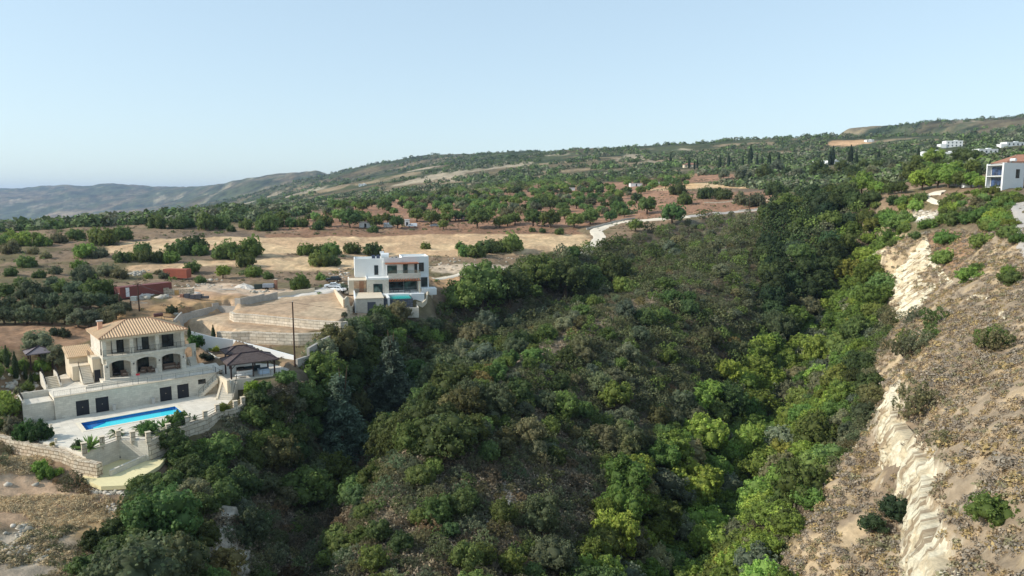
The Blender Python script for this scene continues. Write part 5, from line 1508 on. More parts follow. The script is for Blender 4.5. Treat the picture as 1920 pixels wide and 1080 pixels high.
# roof equipment
t = hthing('water_tank', 'white cylindrical water tank on the flat roof', 'water tank', 8.9, 20.5, 12.05)
m = MB(); m.bar((-1.1,0,1.1),(1.1,0,1.1),.75,14); m.build('tank', WHITEP, t)
m = MB(); m.box(-1.3,-.2,.3,1.1,1.6,2.2); m.build('feed_box', WHITEP, t, bevel=.05)
m = MB()
for a in (-.8,.8): m.box(a-.05,a+.05,-.6,.6,0,.45)
m.build('stand', CONC, t)
for k, x in enumerate((5.7, 7.0)):
    t = hthing('solar_panel', ('dark tilted solar panel at the roof edge', 'dark tilted solar panel beside the white tank')[k], 'solar panel', x, 20, 12.05)
    MB().add([(-.5,-.9,.25),(.5,-.9,.25),(.5,.7,1.3),(-.5,.7,1.3),(-.5,-.9,.17),(.5,-.9,.17),(.5,.7,1.22),(-.5,.7,1.22)], [(0,1,2,3),(4,7,6,5),(0,4,5,1),(1,5,6,2),(2,6,7,3),(3,7,4,0)]).build('panel', glassy('solar'), t)
    m = MB(); m.bar((-.45,.6,0),(-.45,.6,1.2),.03,4); m.bar((.45,.6,0),(.45,.6,1.2),.03,4); m.bar((-.45,-.85,0),(-.45,.6,.05),.03,4); m.build('stand', CONC, t)
for k, (x, y) in enumerate(((11.0, 19.5), (12.2, 20.8))):
    t = hthing('rooftop_unit', ('low grey air conditioner on the flat roof', 'low grey air conditioner near the tall roof block')[k], 'air conditioner', x, y, 12.05)
    MB().box(-.45,.45,-.2,.2,.1,.75).build('case', CONC, t, bevel=.02); m = MB(); m.bar((0,-.24,.42),(0,-.2,.42),.25,12); m.build('fan', BLACKM, t); MB().box(-.4,.4,-.15,.15,0,.1).build('foot', BLACKM, t)
for x, y in ((14.2, 10.4), (11.3, 13.4)):
    t = hthing('patio_table', 'dark patio table with chairs in the shade of the balcony' if x < 12 else 'small patio table by the pool', 'table', x, y, 3.4)
    MB().box(-.8,.8,-.45,.45,.7,.75).build('table_top', BLACKM, t)
    for a in (-.7,.7):
        for b in (-.38,.38): MB().box(a-.03,a+.03,b-.03,b+.03,0,.7).build('leg', BLACKM, t)
def lawn_patch(u, v, r_, seed):
    r = np.random.default_rng(seed); n = 500
    a = r.random(n) * 6.283; q = np.sqrt(r.random(n)) * r_
    P = np.stack([u + np.cos(a) * q * 1.9, v + np.sin(a) * q, np.zeros(n)], -1)
    return P

# ------------------------------------------------------------------ walls round the plots
def wall_px(name, L, th, hgt, mat, label, cat='wall', z=None, stepped=0, deep=.8, cap=None):
    """wall along photo pixels of its foot (on the ground, or on level z) with a height for every point"""
    q = np.array([onz(a, b, z + CAMZ) if z is not None else hit(a, b) for a, b in L])
    n = 8
    P, H = [], []
    hs = hgt if np.ndim(hgt) else [hgt] * len(L)
    for i in range(len(q) - 1):
        for k in range(n):
            P.append(q[i] + (q[i + 1] - q[i]) * k / n); H.append(hs[i] + (hs[i + 1] - hs[i]) * k / n)
    P.append(q[-1]); H.append(hs[-1]); P = np.array(P)
    g = gz(P[:, 0], P[:, 1]) if z is None else P[:, 2]
    top = g + np.array(H)
    if stepped:
        lev = np.floor(np.interp(np.arange(len(P)), [0, len(P) - 1], [0, stepped - 1e-6])).astype(int)
        for l in range(stepped): top[lev == l] = top[lev == l].mean() + .05
    m = MB()
    if stepped:
        for i in range(len(P) - 1): m.path_wall([P[i][:2], P[i + 1][:2]], th, [g[i] - deep, g[i + 1] - deep], [top[i], top[i]])
    else: m.path_wall([p[:2] for p in P], th, list(g - deep), list(top))
    return tag(m.build(name, mat), label, cat)
ZD = lambda x, y: (200 + x / 6, 480 + y / 6)
Z2 = lambda x, y: (560 + x / 4.8, 440 + y / 4.8)
GREYW = masonry('block_wall', (178, 172, 162), (166, 160, 150), (150, 144, 136), .4, .2, .01, .9, .25, .15)
wall_px('plot_wall', [ZD(760,765),ZD(860,735),ZD(1000,690),ZD(1180,610),ZD(1260,590),ZD(1510,540),ZD(1720,510),ZD(1920,485)], .3, [1.2,1.5,1.5,1.1,1.3,1.5,1.6,1.5], GREYW, 'long grey stepped wall between the villa and the white house', stepped=9)
wall_px('drive_wall', [(520,558),(560,551),(590,547)], .25, 1.1, RENDERC, 'short pale wall along the concrete driveway')
# white wall behind the gazebos
q0, q1, q2 = W(*ZC(110, 185), 131), W(*ZC(560, 290), 133), W(*ZC(1205, 455), 125)
m = MB(); m.path_wall([q0[:2], ((q0 + q1) / 2)[:2], q1[:2], ((q1 + q2) / 2)[:2], q2[:2]], .25, [q0[2] - 2, (q0[2] + q1[2]) / 2 - 2, q1[2] - 2, (q1[2] + q2[2]) / 2 - 2, q2[2] - 2],
  [W(*ZC(110, 122), 131)[2], W(*ZC(350, 180), 132)[2], W(*ZC(560, 212), 133)[2], W(*ZC(880, 290), 129)[2], W(*ZC(1205, 380), 125)[2]])
tag(m.build('white_wall', RENDERW), 'long smooth white wall running behind the gazebos', 'wall')
# ashlar retaining walls of the terraces
def retain(name, L, zt_, zb_, label, mat=ASHLAR, th=.7):
    q = [onz(a, b, zt_ + CAMZ) for a, b in L]
    m = MB(); m.path_wall([p[:2] for p in q], th, [zb_ + CAMZ] * len(q), [zt_ + CAMZ + .12 * ((i * 7) % 3 - 1) * .3 for i in range(len(q))]); return tag(m.build(name, mat), label, 'wall')
retain('terrace_edge', [(408,621),(435,622.5),(470,622),(520,624),(560,625),(600,624),(632,621)], -26.8, -30.4, 'long retaining wall of big pale blocks behind the white wall')
retain('terrace_edge', [(433,584),(440,588),(470,589.5),(520,594),(580,600),(640,604),(650,602)], -25.15, -28.4, 'upper retaining wall of big white blocks on the tan terrace')
# stepped wall down the ravine rim
rim = [(556,678,122),(578,668,125),(585,650,127),(603,640,132),(612,634,134),(640,622,143),(668,606,158),(700,598,168),(722,591,176)]
q = [W(*a) for a in rim]; m = MB()
for i in range(len(q) - 1):
    a, b = q[i], q[i + 1]
    m.path_wall([a[:2], b[:2]], .5, [a[2] - 3.4, b[2] - 3.4], [max(a[2], b[2]) + .15] * 2)
tag(m.build('rim_wall', GREYW), 'grey stepped wall following the ravine rim below the terraces', 'wall')
wall_px('house_wall', [Z2(325,520),Z2(345,560),Z2(375,610),Z2(410,660),Z2(500,660)], .3, [1.0,1.4,1.8,2.0,1.6], RENDERC, 'cream wall curving down beside the white house')
wall_px('garden_wall', [Z2(1060,620),Z2(1110,640),Z2(1150,600),Z2(1200,560)], .4, [.6,.9,.9,.7], RENDERC, 'pale low wall right of the mosaic pool')
wall_px('road_wall', [(1100,431),(1125,425),(1150,418),(1190,411)], .3, .9, CONC, 'low grey wall along the dirt road bend')
wall_px('road_wall', [(1385,397),(1420,394),(1455,390)], .3, 1.0, CONC, 'low grey wall of the paved road behind ravine trees')
wall_px('field_wall', [(1320,381),(1400,377),(1480,374)], .4, .6, ASHLAR, 'low dry stone wall across the red soil')

# ------------------------------------------------------------------ utility poles and wires
POLEM = plain('pole_wood', (78, 58, 46), .9, .2, 2)
POLE_TOPS = {}
def pole(label, px, ybase, ytop, d, arms=0, key=None):
    b = W(px, ybase, d); t_ = W(px, ytop, d); h = t_[2] - b[2]; gb = float(gz(b[0], b[1]))
    t = thing('utility_pole', label, 'utility pole', (b[0], b[1], gb))
    H_ = h + b[2] - gb
    m = MB(); m.bar((0, 0, -.5), (0, 0, H_), .17, 8, .11); m.build('shaft', POLEM, t)
    for k in range(arms):
        z = H_ - .3 - .7 * k
        a = MB().box(-1.0, 1.0, -.06, .06, z, z + .12).build('crossarm', POLEM, t)
        im = MB()
        for x in (-.9, 0, .9): im.bar((x, 0, z + .12), (x, 0, z + .32), .05, 6)
        im.build('insulator', plain('ceramic', (180, 180, 176), .3), a)
    if not arms:
        a = MB().bar((0, 0, H_), (0, 0, H_ + .12), .13, 8, .05).build('cap', CONC, t)
    POLE_TOPS[key] = np.array([b[0], b[1], gb + H_ - .1])
    return t
pole('tall dark wooden pole beside the large gazebo', 553, 684, 566, 121, 0, 'g')
pole('wooden pole with crossarm before the long red container', 262, 592, 532, 150, 1, 'a')
pole('dark wooden pole nearest the olive grove', 226, 596, 551, 148, 0, 'b')
t = pole('wooden pole carrying a transformer box near the olive grove', 247, 597, 557, 150, 0, 'c')
MB().box(.2, 1.5, -.4, .4, 2.0, 3.0).build('transformer', plain('grey_box', (150, 156, 152), .5), t)
m = MB(); m.box(-.4, 3.6, -.1, .1, 1.5, 1.62); m.build('platform', CONC, t)
pole('thin pole standing by the far straw field', 1584, 354, 337, 420, 0, 'e'); pole('thin pole on the red soil before the far field', 1608, 350, 336, 440, 0, 'h')
pole('tall thin mast on the hillside above the far trees', 1697, 262, 240, 1040, 0, 'm')
pole('thin pole on the red soil above the paved road', 1405, 396, 372, 345, 0, 'p')
WIRE = plain('wire', (60, 58, 58), .6)
def wire(name, a, b, sag, label, r=.028):
    m = MB(); n = 22; P = [a + (b - a) * i / n - np.array([0, 0, sag * 4 * (i / n) * (1 - i / n)]) for i in range(n + 1)]
    for i in range(n): m.bar(P[i], P[i + 1], r, 4)
    return tag(m.build(name, WIRE), label, 'power line')
far_end = W(1480, 648, 250)
wire('power_line', POLE_TOPS['g'], far_end, 3.0, 'thin cable from the gazebo pole across the ravine')
wire('power_line', POLE_TOPS['a'], POLE_TOPS['b'] + np.array([0, 0, -.2]), .5, 'thin cable between the poles by the olive grove')
wire('power_line', POLE_TOPS['a'], POLE_TOPS['g'], 2.0, 'thin cable from the crossarm pole to the gazebo pole')

# ------------------------------------------------------------------ shipping containers
def container(label, p, ang, L_, mat, mark=None):
    t = thing('shipping_container', label, 'container', p, ang)
    m = MB(); n = int(L_ / .28); H_ = 2.6; Wd = 2.44
    for s in (0, 1):
        pts2 = []
        for i in range(n * 2 + 1):
            x = L_ * i / (2 * n); y = (.0 if (i // 1) % 2 else .05)
            pts2.append((x, (y if s == 0 else Wd - y)))
        o = len(m.v); m.v += [(x, y, .12) for x, y in pts2] + [(x, y, H_ - .12) for x, y in pts2]; k = len(pts2)
        for i in range(k - 1): m.f.append([o + i, o + i + 1, o + k + i + 1, o + k + i]); m.m.append(0)
    m.box(.05, L_ - .05, .06, Wd - .06, H_ - .10, H_ - .03)
    m.box(L_ - .06, L_ - .02, .06, Wd - .06, .12, H_ - .12)
    m.build('panel', mat, t)
    f = MB()
    for x in (0, L_ - .12):
        for y in (-.02, Wd - .10): f.box(x, x + .12, y, y + .12, 0, H_)
    for y in (-.021, Wd - .099): f.box(.12, L_ - .12, y, y + .12, 0, .14); f.box(.12, L_ - .12, y, y + .12, H_ - .14, H_ + .002)
    for x in (.001, L_ - .121): f.box(x, x + .12, .10, Wd - .10, 0, .14); f.box(x, x + .12, .10, Wd - .10, H_ - .14, H_ + .002)
    f.build('frame', mat, t)
    for y0, y1 in ((.1, Wd / 2 - .01), (Wd / 2 + .01, Wd - .1)):
        d_ = MB().box(.02, .07, y0, y1, .145, H_ - .145).build('door', mat, t)
        b = MB(); b.bar((-.01, (y0 + y1) / 2 - .2, .2), (-.01, (y0 + y1) / 2 - .2, H_ - .2), .025, 5); b.bar((-.01, (y0 + y1) / 2 + .2, .2), (-.01, (y0 + y1) / 2 + .2, H_ - .2), .025, 5); b.build('lock_bar', CONC, d_)
    if mark: MB().box(1.3, 2.1, -.045, -.01, .3, H_ - .2).build('white_panel', WHITEP, t)
    return t
ca = W(*ZD(150, 428), 157); cb = W(*ZD(725, 350), 167)
cg = float(gz((ca[0] + cb[0]) / 2, (ca[1] + cb[1]) / 2))
container('long dark red shipping container with a white panel near one end', (ca[0], ca[1], cg - .1), math.atan2(cb[1] - ca[1], cb[0] - ca[0]), 12.2, plain('oxide_red', (124, 72, 64), .6, .15, .8), True)
c2 = hit(*ZD(640, 245)); container('short orange-red shipping container standing behind the long one', (c2[0], c2[1], float(gz(c2[0], c2[1])) - .05), -.12, 7.2, plain('orange_red', (164, 92, 70), .65, .2, .8))

# ------------------------------------------------------------------ vehicles
def car(label, pos, ang, paint, kind='saloon', name='car'):
    t = thing(name, label, 'van' if kind == 'van' else 'car', pos, ang)
    L_, Wd = (4.5, 1.8) if kind != 'van' else (5.0, 1.9)
    prof = {'saloon': [(-2.2,.35),(-2.25,.75),(-2.0,.92),(-1.05,1.0),(-.45,1.42),(.9,1.46),(1.75,1.02),(2.15,.95),(2.25,.7),(2.2,.35)],
            'suv': [(-2.25,.4),(-2.3,.85),(-2.05,1.02),(-1.1,1.1),(-.55,1.62),(1.4,1.68),(2.0,1.1),(2.25,1.05),(2.28,.7),(2.2,.4)],
            'van': [(-2.5,.4),(-2.5,.95),(-2.2,1.1),(-1.6,1.25),(-1.0,1.9),(2.3,1.98),(2.5,1.7),(2.5,.4)]}[kind]
    m = MB(); n = len(prof)
    ys = [(-Wd/2+.06, .97), (-Wd/2, 1.0), (Wd/2, 1.0), (Wd/2-.06, .97)]
    vs = []
    for y, s in ((-1, 0), (1, 0)):
        for x, z in prof: vs.append((x, y * (Wd / 2 - max(0, (z - .95)) * .28), z))
    fs = [tuple(range(n)), tuple(range(n, 2 * n))[::-1]] + [(i, (i + 1) % n, n + (i + 1) % n, n + i) for i in range(n)]
    m.add(vs, fs); m.build('body', paint, t, bevel=.06)
    zr = max(z for x, z in prof)
    w_ = MB()
    def side(x0, x1, x2, x3, z0, z1):
        for s in (-1, 1):
            y0 = s * (Wd / 2 - max(0, z0 - .95) * .28 + .012); y1 = s * (Wd / 2 - max(0, z1 - .95) * .28 + .012)
            w_.add([(x0, y0, z0), (x1, y0, z0), (x2, y1, z1), (x3, y1, z1), (x0, y0 - s * .02, z0), (x1, y0 - s * .02, z0), (x2, y1 - s * .02, z1), (x3, y1 - s * .02, z1)], [(0,1,2,3),(7,6,5,4),(0,4,5,1),(1,5,6,2),(2,6,7,3),(3,7,4,0)])
    if kind == 'saloon': side(-.9, .1, .1, -.42, 1.03, 1.37); side(.18, 1.45, .85, .18, 1.03, 1.38)
    elif kind == 'suv': side(-.95, .1, .1, -.5, 1.13, 1.55); side(.18, 1.75, 1.4, .18, 1.13, 1.58)
    else: side(-1.4, -.5, -.5, -.95, 1.3, 1.8)
    w_.build('side_window', GLASS, t)
    fw = MB()
    a, b = prof[3], prof[4]
    for (p, q_) in ((a, b),):
        fw.add([(p[0]+.1-.02, -Wd/2+.2, p[1]+.08+.02), (p[0]+.1-.02, Wd/2-.2, p[1]+.08+.02), (q_[0]-.06-.02, Wd/2-.3, q_[1]-.04+.02), (q_[0]-.06-.02, -Wd/2+.3, q_[1]-.04+.02)], [(0,1,2,3)])
    fw.build('windscreen', GLASS, t)
    rw = MB()
    k = 5 if kind != 'van' else 6
    p, q_ = prof[k], prof[k + 1] if kind != 'van' else prof[k]
    if kind != 'van': rw.add([(p[0]+.1+.02, -Wd/2+.3, p[1]-.05+.02), (p[0]+.1+.02, Wd/2-.3, p[1]-.05+.02), (q_[0]-.08+.02, Wd/2-.2, q_[1]+.06+.02), (q_[0]-.08+.02, -Wd/2+.2, q_[1]+.06+.02)], [(0,1,2,3)]); rw.build('rear_window', GLASS, t)
    for x in (-1.4, 1.4):
        for s in (-1, 1):
            o = MB().bar((x, s * (Wd/2 - .2), .33), (x, s * (Wd/2 + .01), .33), .33, 16).build('wheel', BLACKM, t)
            MB().bar((x, s * (Wd/2 + .012), .33), (x, s * (Wd/2 + .03), .33), .2, 12).build('rim', CONC, o)
    for s in (-1, 1):
        MB().box(-L_/2+.0, -L_/2+.09, s*.6-.16, s*.6+.16, .66, .8).build('headlight', WHITEP, t)
        MB().box(L_/2-.10, L_/2+.0, s*.62-.14, s*.62+.14, .72, .88).build('tail_light', plain('tail_red', (150, 30, 28), .3), t)
    return t
PAINTW = plain('white_car_paint', (222, 224, 226), .25, .02, 1, var2=.02, spec=.5); PAINTB = plain('black_car_paint', (20, 22, 26), .2, .05, 1, spec=.6)
p = hit(*Z2(305, 482)); car('white estate car parked on the concrete driveway', (p[0], p[1], float(gz(p[0], p[1])) + .1), .25, PAINTW, 'saloon')
p = hit(*Z2(315, 425)); car('black estate car parked behind the white car', (p[0], p[1], float(gz(p[0], p[1])) + .05), .30, PAINTB, 'suv')
p = hit(*Z2(355, 512)); car('white hatchback half hidden by a bush beside the white house', (p[0], p[1], float(gz(p[0], p[1])) + .05), -.4, PAINTW, 'saloon')
p = hit(*Z7(398, 558)); car('white van parked under the orchard trees', (p[0], p[1], float(gz(p[0], p[1])) + .02), .1, PAINTW, 'van', 'parked_van')
p = hit(*Z7(523, 556)); car('silver car parked near the orchard lorry', (p[0], p[1], float(gz(p[0], p[1])) + .02), .2, plain('silver_paint', (150, 154, 158), .3), 'saloon')
# lorry trailer and sheds under the orchard trees
p = hit(*Z7(655, 524)); t = thing('flatbed_trailer', 'long grey flatbed trailer parked under the orchard trees', 'trailer', (p[0], p[1], float(gz(p[0], p[1]))), .15)
MB().box(-7, 7, -1.2, 1.2, 1.1, 1.45).build('bed', DARKM, t)
m = MB()
for x in np.linspace(-6.8, 6.8, 12): m.box(x - .05, x + .05, -1.25, -1.15, 1.453, 3.0)
m.box(-7, 7, -1.26, -1.14, 3.003, 3.15); m.build('side_rack', DARKM, t)
for x in (-5.6, -4.5, 4.2, 5.3):
    for s in (-1, 1): MB().bar((x, s*.85, .5), (x, s*1.15, .5), .5, 14).build('wheel', BLACKM, t)
def shed(name, label, px, py, L_, Wd, H_, ang, mat, roofmat, gable=False, cat='shed', door=True):
    p = hit(px, py)
    if np.isnan(p[0]): return
    t = thing(name, label, cat, (p[0], p[1], float(gz(p[0], p[1])) - .1), ang)
    MB().box(-L_/2, L_/2, 0, Wd, -.6, H_).build('wall', mat, t)
    if gable: MB().profile([(-.3, H_ + .003), (Wd + .3, H_ + .003), (Wd / 2, H_ + Wd * .28)], -L_/2 - .3, L_/2 + .3, 'x').build('roof', roofmat, t)
    else: MB().box(-L_/2 - .2, L_/2 + .2, -.2, Wd + .2, H_ + .003, H_ + .22).build('roof', roofmat, t)
    if door: MB().box(-.5, .5, -.05, .02, -.2, min(2.1, H_ - .3)).build('door', DARKM, t)
    return t
shed('white_shed', 'small white shed between orchard trees near the straw field', *Z7(135, 560), 6, 4, 2.6, .1, RENDERW, CONC)
shed('white_shed', 'tiny white hut beside the parked van', *Z7(370, 552), 2.4, 2.2, 3.2, .1, RENDERW, WHITEP)
for k, x in enumerate((247, 263, 278)):
    p = hit(*Z7(x, 558)); o = lathe([(.8, 0), (.85, .1), (.85, 1.9), (.6, 2.2), (.2, 2.3)]).build('water_barrel', WHITEP, None, (p[0], p[1], float(gz(p[0], p[1])) - .05)); tag(o, ('white upright water tank closest to the white shed', 'white upright water tank in the middle of three', 'white upright water tank under the round carob')[k], 'water tank', 'water tanks in the orchard')
for k, (x, y, l, lb) in enumerate(((1285, 352, 9, 'long low white shed on the red soil'), (1660, 328, 10, 'low white greenhouse shed among orchard trees'), (1820, 316, 14, 'long pale shed below the dark orchard trees'), (1440, 330, 7, 'small white hut with a dark roof in the orchard'))):
    shed('orchard_shed', lb, *Z7(x, y), l, 5, 2.6, .1, RENDERW, CONC if k != 3 else DARKM)
# building rubble, trailer and tank on the chalky yard
def boxy(name, label, cat, px, py, parts_, ang=0):
    p = hit(px, py); t = thing(name, label, cat, (p[0], p[1], float(gz(p[0], p[1]))), ang)
    for nm, mat, bx in parts_:
        m = MB()
        for b in bx: m.box(*b)
        m.build(nm, mat, t, bevel=.02)
    return t
boxy('ruined_wall', 'ruined low stone enclosure beside the long red container', 'ruin', *ZD(700, 428), [('wall', RUBBLE, [(-4.5, 0, -.3, .3, -.3, 1.5), (.01, 4.8, -.3, .3, -.3, 1.2), (4.2, 4.8, .31, 3.2, -.3, 1.0), (-4.5, -3.9, .31, 3.5, -.3, 1.3)]), ('doorway', plain('ochre_patch', (186, 150, 96), .9), [(1.4, 2.4, -.36, -.302, -.2, .9)])], .12)
boxy('water_trailer', 'grey metal tank trailer on the yard by the dark skip', 'trailer', *ZD(1825, 375), [('tank', plain('zinc', (140, 146, 154), .5), [(-1.5, 1.3, -.7, .7, .55, 1.5)]), ('frame', BLACKM, [(-1.7, 1.5, -.5, .5, .40, .547)]), ('wheel', BLACKM, [(-.8, -.2, -.85, .85, 0, .6)])], .1)
boxy('rubbish_skip', 'dark green open skip on the yard', 'skip', *ZD(1720, 370), [('hopper', plain('dark_green_paint', (52, 66, 62), .6), [(-1.3, 1.3, -.8, -.7, .1, 1.3), (-1.3, 1.3, .7, .8, .1, 1.2), (-1.3, -1.2, -.699, .699, .1, 1.25), (1.2, 1.3, -.699, .699, .1, 1.25), (-1.199, 1.199, -.699, .699, .1, .2)]), ('foot', BLACKM, [(-1.2, -1.0, -.7, .7, 0, .097), (1.0, 1.2, -.7, .7, 0, .097)])], .3)
boxy('brick_pillar', 'raw terracotta brick gate pillar at the yard edge', 'pillar', *ZD(1905, 375), [('shaft', BRICKR, [(-.35, .35, -.35, .35, -.3, 2.6)]), ('cap', RENDERC, [(-.42, .42, -.42, .42, 2.603, 2.75)])])
boxy('pipe_stack', 'low stack of pale pipes lying on the yard', 'pipes', *ZD(1320, 380), [('pipe', CONC, [(-3.2, 3.0, -.5 + .22 * k, -.32 + .22 * k, 0.02, .2) for k in range(5)]), ('bearer', BLACKM, [(-2.5, -2.3, -.6, .7, .203, .3)])], .05)
boxy('block_pile', 'dark pile of building blocks beside a small orange bin', 'pile', *ZD(960, 480), [('block', plain('dark_block', (84, 84, 88), .9), [(-1.6, -.5, -.5, .5, 0, 1.2), (-.4, .8, -.5, .4, 0, .9), (.9, 2.2, -.5, .5, 0, 1.0), (2.3, 3.8, -.4, .4, 0, .6)]), ('bin', BRICKR, [(-2.6, -1.8, -.5, .3, 0, 1.1)])], .1)
def heap(name, label, px, py, R_, h, mat, seed):
    p = hit(px, py); r = np.random.default_rng(seed); n = 26; vs = []; fs = []
    for k in range(6):
        t_ = k / 5
        for i in range(n): 
            a = 6.2832 * i / n; q_ = R_ * (1 - t_ ** 1.3 * .98) * (1 + r.normal(0, .10)); vs.append((q_ * math.cos(a) * 1.3, q_ * math.sin(a), h * t_ * (1 + r.normal(0, .08)) - .1))
    for k in range(5):
        for i in range(n): fs.append((k*n+i, k*n+(i+1)%n, (k+1)*n+(i+1)%n, (k+1)*n+i))
    fs.append(tuple(range(5*n, 6*n)))
    o = MB().add(vs, fs).build(name, mat, None, (p[0], p[1], float(gz(p[0], p[1])))); return tag(o, label, 'heap')
WHHEAP = plain('white_rubble', (214, 204, 190), .95, .2, 2, bump=.8)
heap('gravel_heap', 'white rubble heap before the long red container', *ZD(380, 450), 2.6, 1.3, WHHEAP, 1); heap('gravel_heap', 'white gravel heap near the ruined enclosure wall', *ZD(900, 420), 2.2, 1.0, WHHEAP, 2); heap('gravel_heap', 'pointed white gravel heap near the dark skip', *ZD(1545, 365), 2.4, 1.5, WHHEAP, 3)
heap('soil_heap', 'pale earth heap between ruined wall and container', *ZD(560, 395), 2.6, 1.4, plain('earth', (186, 162, 132), .95, .2, 2, bump=.8), 4)

# ------------------------------------------------------------------ houses on the far hillside
HOUSES = []
def villa_far(label, px, py, L_, Wd, st_, ang, tile=False, extra=True, scale=1.0, wallmat=None):
    p = hit(px, py)
    if np.isnan(p[0]): return
    HOUSES.append((p[0], p[1], L_))
    z = float(gz(p[0], p[1])); t = thing('hillside_house', label, 'house', (p[0], p[1], z - .2), ang); H_ = 3.1 * st_
    wmat = wallmat or RENDERW
    MB().box(-L_/2, L_/2, 0, Wd, -2.5, H_).build('wall', wmat, t)
    if extra: MB().box(-L_/2 - L_*.35, -L_/2 - .003, -1.0, Wd*.8, -2.5, H_ * .55).build('wing', wmat, t)
    if tile: hip_roof(t, -L_/2-.4, L_/2+.4, -.4, Wd+.4, H_+.2, (-L_*.2, Wd/2), (L_*.2, Wd/2), H_+Wd*.26, BRICKR, BRICKR)
    else:
        m = MB(); m.box(-L_/2-.1, L_/2+.1, -.1, .15, H_+.003, H_+.6); m.box(-L_/2-.1, L_/2+.1, Wd-.15, Wd+.1, H_+.003, H_+.6); m.box(-L_/2-.1,-L_/2+.15,.153,Wd-.153,H_+.003,H_+.6); m.box(L_/2-.15,L_/2+.1,.153,Wd-.153,H_+.003,H_+.6); m.build('parapet', wmat, t)
        MB().box(L_*.1, L_*.3, Wd*.4, Wd*.7, H_+.003, H_+1.5).build('roof_hut', wmat, t)
    k = 0
    for s in range(st_):
        for x in np.linspace(-L_*.36, L_*.36, max(2, int(L_ / 4))):
            framed(t, 'window', x - .6, x + .6, s * 3.1 + .9, s * 3.1 + 2.3, 0, DARKM, 2); k += 1
    return t
Z3 = lambda x, y: (1560 + x / 4.9083, 200 + y / 4.9083)
villa_far('white two-storey cubic house among hillside trees', *Z3(925, 495), 13, 9, 2, -.35)
villa_far('white house with a domed chimney at the far field edge', *Z3(25, 530), 11, 7, 1, .1, extra=True)
villa_far('small white house just behind the two-storey cubic one', *Z3(1075, 455), 10, 7, 1, -.2)
villa_far('pale two-storey house below the hill crest', *Z3(1125, 370), 17, 9, 2, -.1)
villa_far('long white bungalow on the upper hillside', *Z3(1690, 360), 18, 8, 1, .1)
villa_far('white bungalow half hidden above the dark grove', *Z3(1440, 430), 16, 8, 1, .1)
villa_far('tiny white house alone under the tan hilltop field', *Z3(352, 325), 11, 8, 1, 0, extra=False)
villa_far('small tan-walled house among far cypresses', *Z8(155, 208), 14, 8, 1, 0, True, False, wallmat=RENDERC)
villa_far('long white wall house at the end of the far field', *Z8(850, 195), 12, 6, 1, .1, extra=True)
villa_far('white farm building beyond the orchard on the wooded slope', *Z7(118, 326), 12, 7, 1, .1, extra=False)
# red-roofed villa and the blue-windowed house
p = W(*Z3(1570, 620), 262); t = thing('red_roofed_villa', 'large white villa with red tile roofs and arched windows', 'house', (p[0] + 2.5, p[1] + 2, float(p[2]) - 6), -.25)
m = MB(); m.box(0, 22, 0, 14, -5, 10.4); m.build('wall', plain('pale_pink', (222, 206, 194), .85, .05, .5), t)
hip_roof(t, 0, 22.5, -.6, 14.6, 10.6, (6, 7), (16, 7), 13.4, BRICKR, BRICKR, ribs=.5)
m = MB(); m.box(.5, 22, -6, -.003, -5, 5.6); m.build('front_wing', plain('pale_pink', (222, 206, 194)), t)
m = MB(); m.add([(.2,-6.4,5.7),(22.5,-6.4,5.7),(22.5,-.01,7.3),(.2,-.01,7.3),(.2,-6.4,5.61),(22.5,-6.4,5.61),(22.5,-.01,5.62),(.2,-.01,5.62)], [(0,1,2,3),(4,7,6,5),(0,4,5,1),(1,5,6,2),(2,6,7,3),(3,7,4,0)]); m.build('front_roof', BRICKR, t)
def arch_fill(x0, x1, z0, zs, y, parent, mat=GLASS):
    P = [(x0, z0), (x1, z0), (x1, zs)] + [((x0 + x1) / 2 + (x1 - x0) / 2 * math.cos(a), zs + (x1 - x0) / 2 * math.sin(a)) for a in np.linspace(.3, 2.84, 7)] + [(x0, zs)]
    m = MB(); m.profile(P, y - .08, y + .02); return m.build('arched_window', mat, parent)
arch_fill(1.4, 4.4, 2.2, 3.6, -6.0, t); arch_fill(7.5, 10, 2.2, 3.6, -6.0, t)
for x in (2.2, 6.5, 11): framed(t, 'window', x, x + 1.5, 8.0, 9.5, 0, DARKM, 2)
bp_ = W(*Z3(1418, 740), 228); bq = W(*Z3(1552, 748), 224)
ang = math.atan2(bq[1] - bp_[1], bq[0] - bp_[0])
bw_ = float(np.linalg.norm(bq[:2] - bp_[:2]))
t = thing('blue_windowed_house', 'white two-storey house with wide blue windows and balconies', 'house', (bp_[0], bp_[1], bp_[2]), ang)
fl = 3.5
MB().box(0, bw_, 1.6, 12, -3, 2 * fl + .1).build('wall', RENDERW, t)
MB().box(bw_, bw_ + .5, -.1, 11, -3, 2 * fl + .5).build('side_wall', RENDERW, t)
MB().box(-.3, 0 - .003, -.1, 12, -3, 2 * fl + .3).build('left_wall', RENDERW, t)
for s in range(3): MB().box(-.3 if s == 2 else 0, bw_ - .003, -.2, 1.597, s * fl - .25, s * fl).build('floor_slab', RENDERW, t)
MB().box(0, bw_ - .003, 1.6, 12, 2 * fl + .103, 2 * fl + .35).build('roof', DARKM, t)
BLUEG = glassy('blue_glass', (30, 42, 62), .1)
for s in range(2):
    framed(t, 'window', .5, bw_ - .4, s * fl + .15, s * fl + 2.9, 1.6, DARKM, 4, BLUEG)
    railing(t, [(0, -.1, s * fl), (bw_ - .1, -.1, s * fl)], 1.0, 1.4, (1.0, .1), plain('grey_rail', (120,116,112)), .25)
side_w = MB(); side_w.box(bw_ + .48, bw_ + .55, 6.5, 8.5, 2.8, 5.6); side_w.build('side_window', GLASS, t)
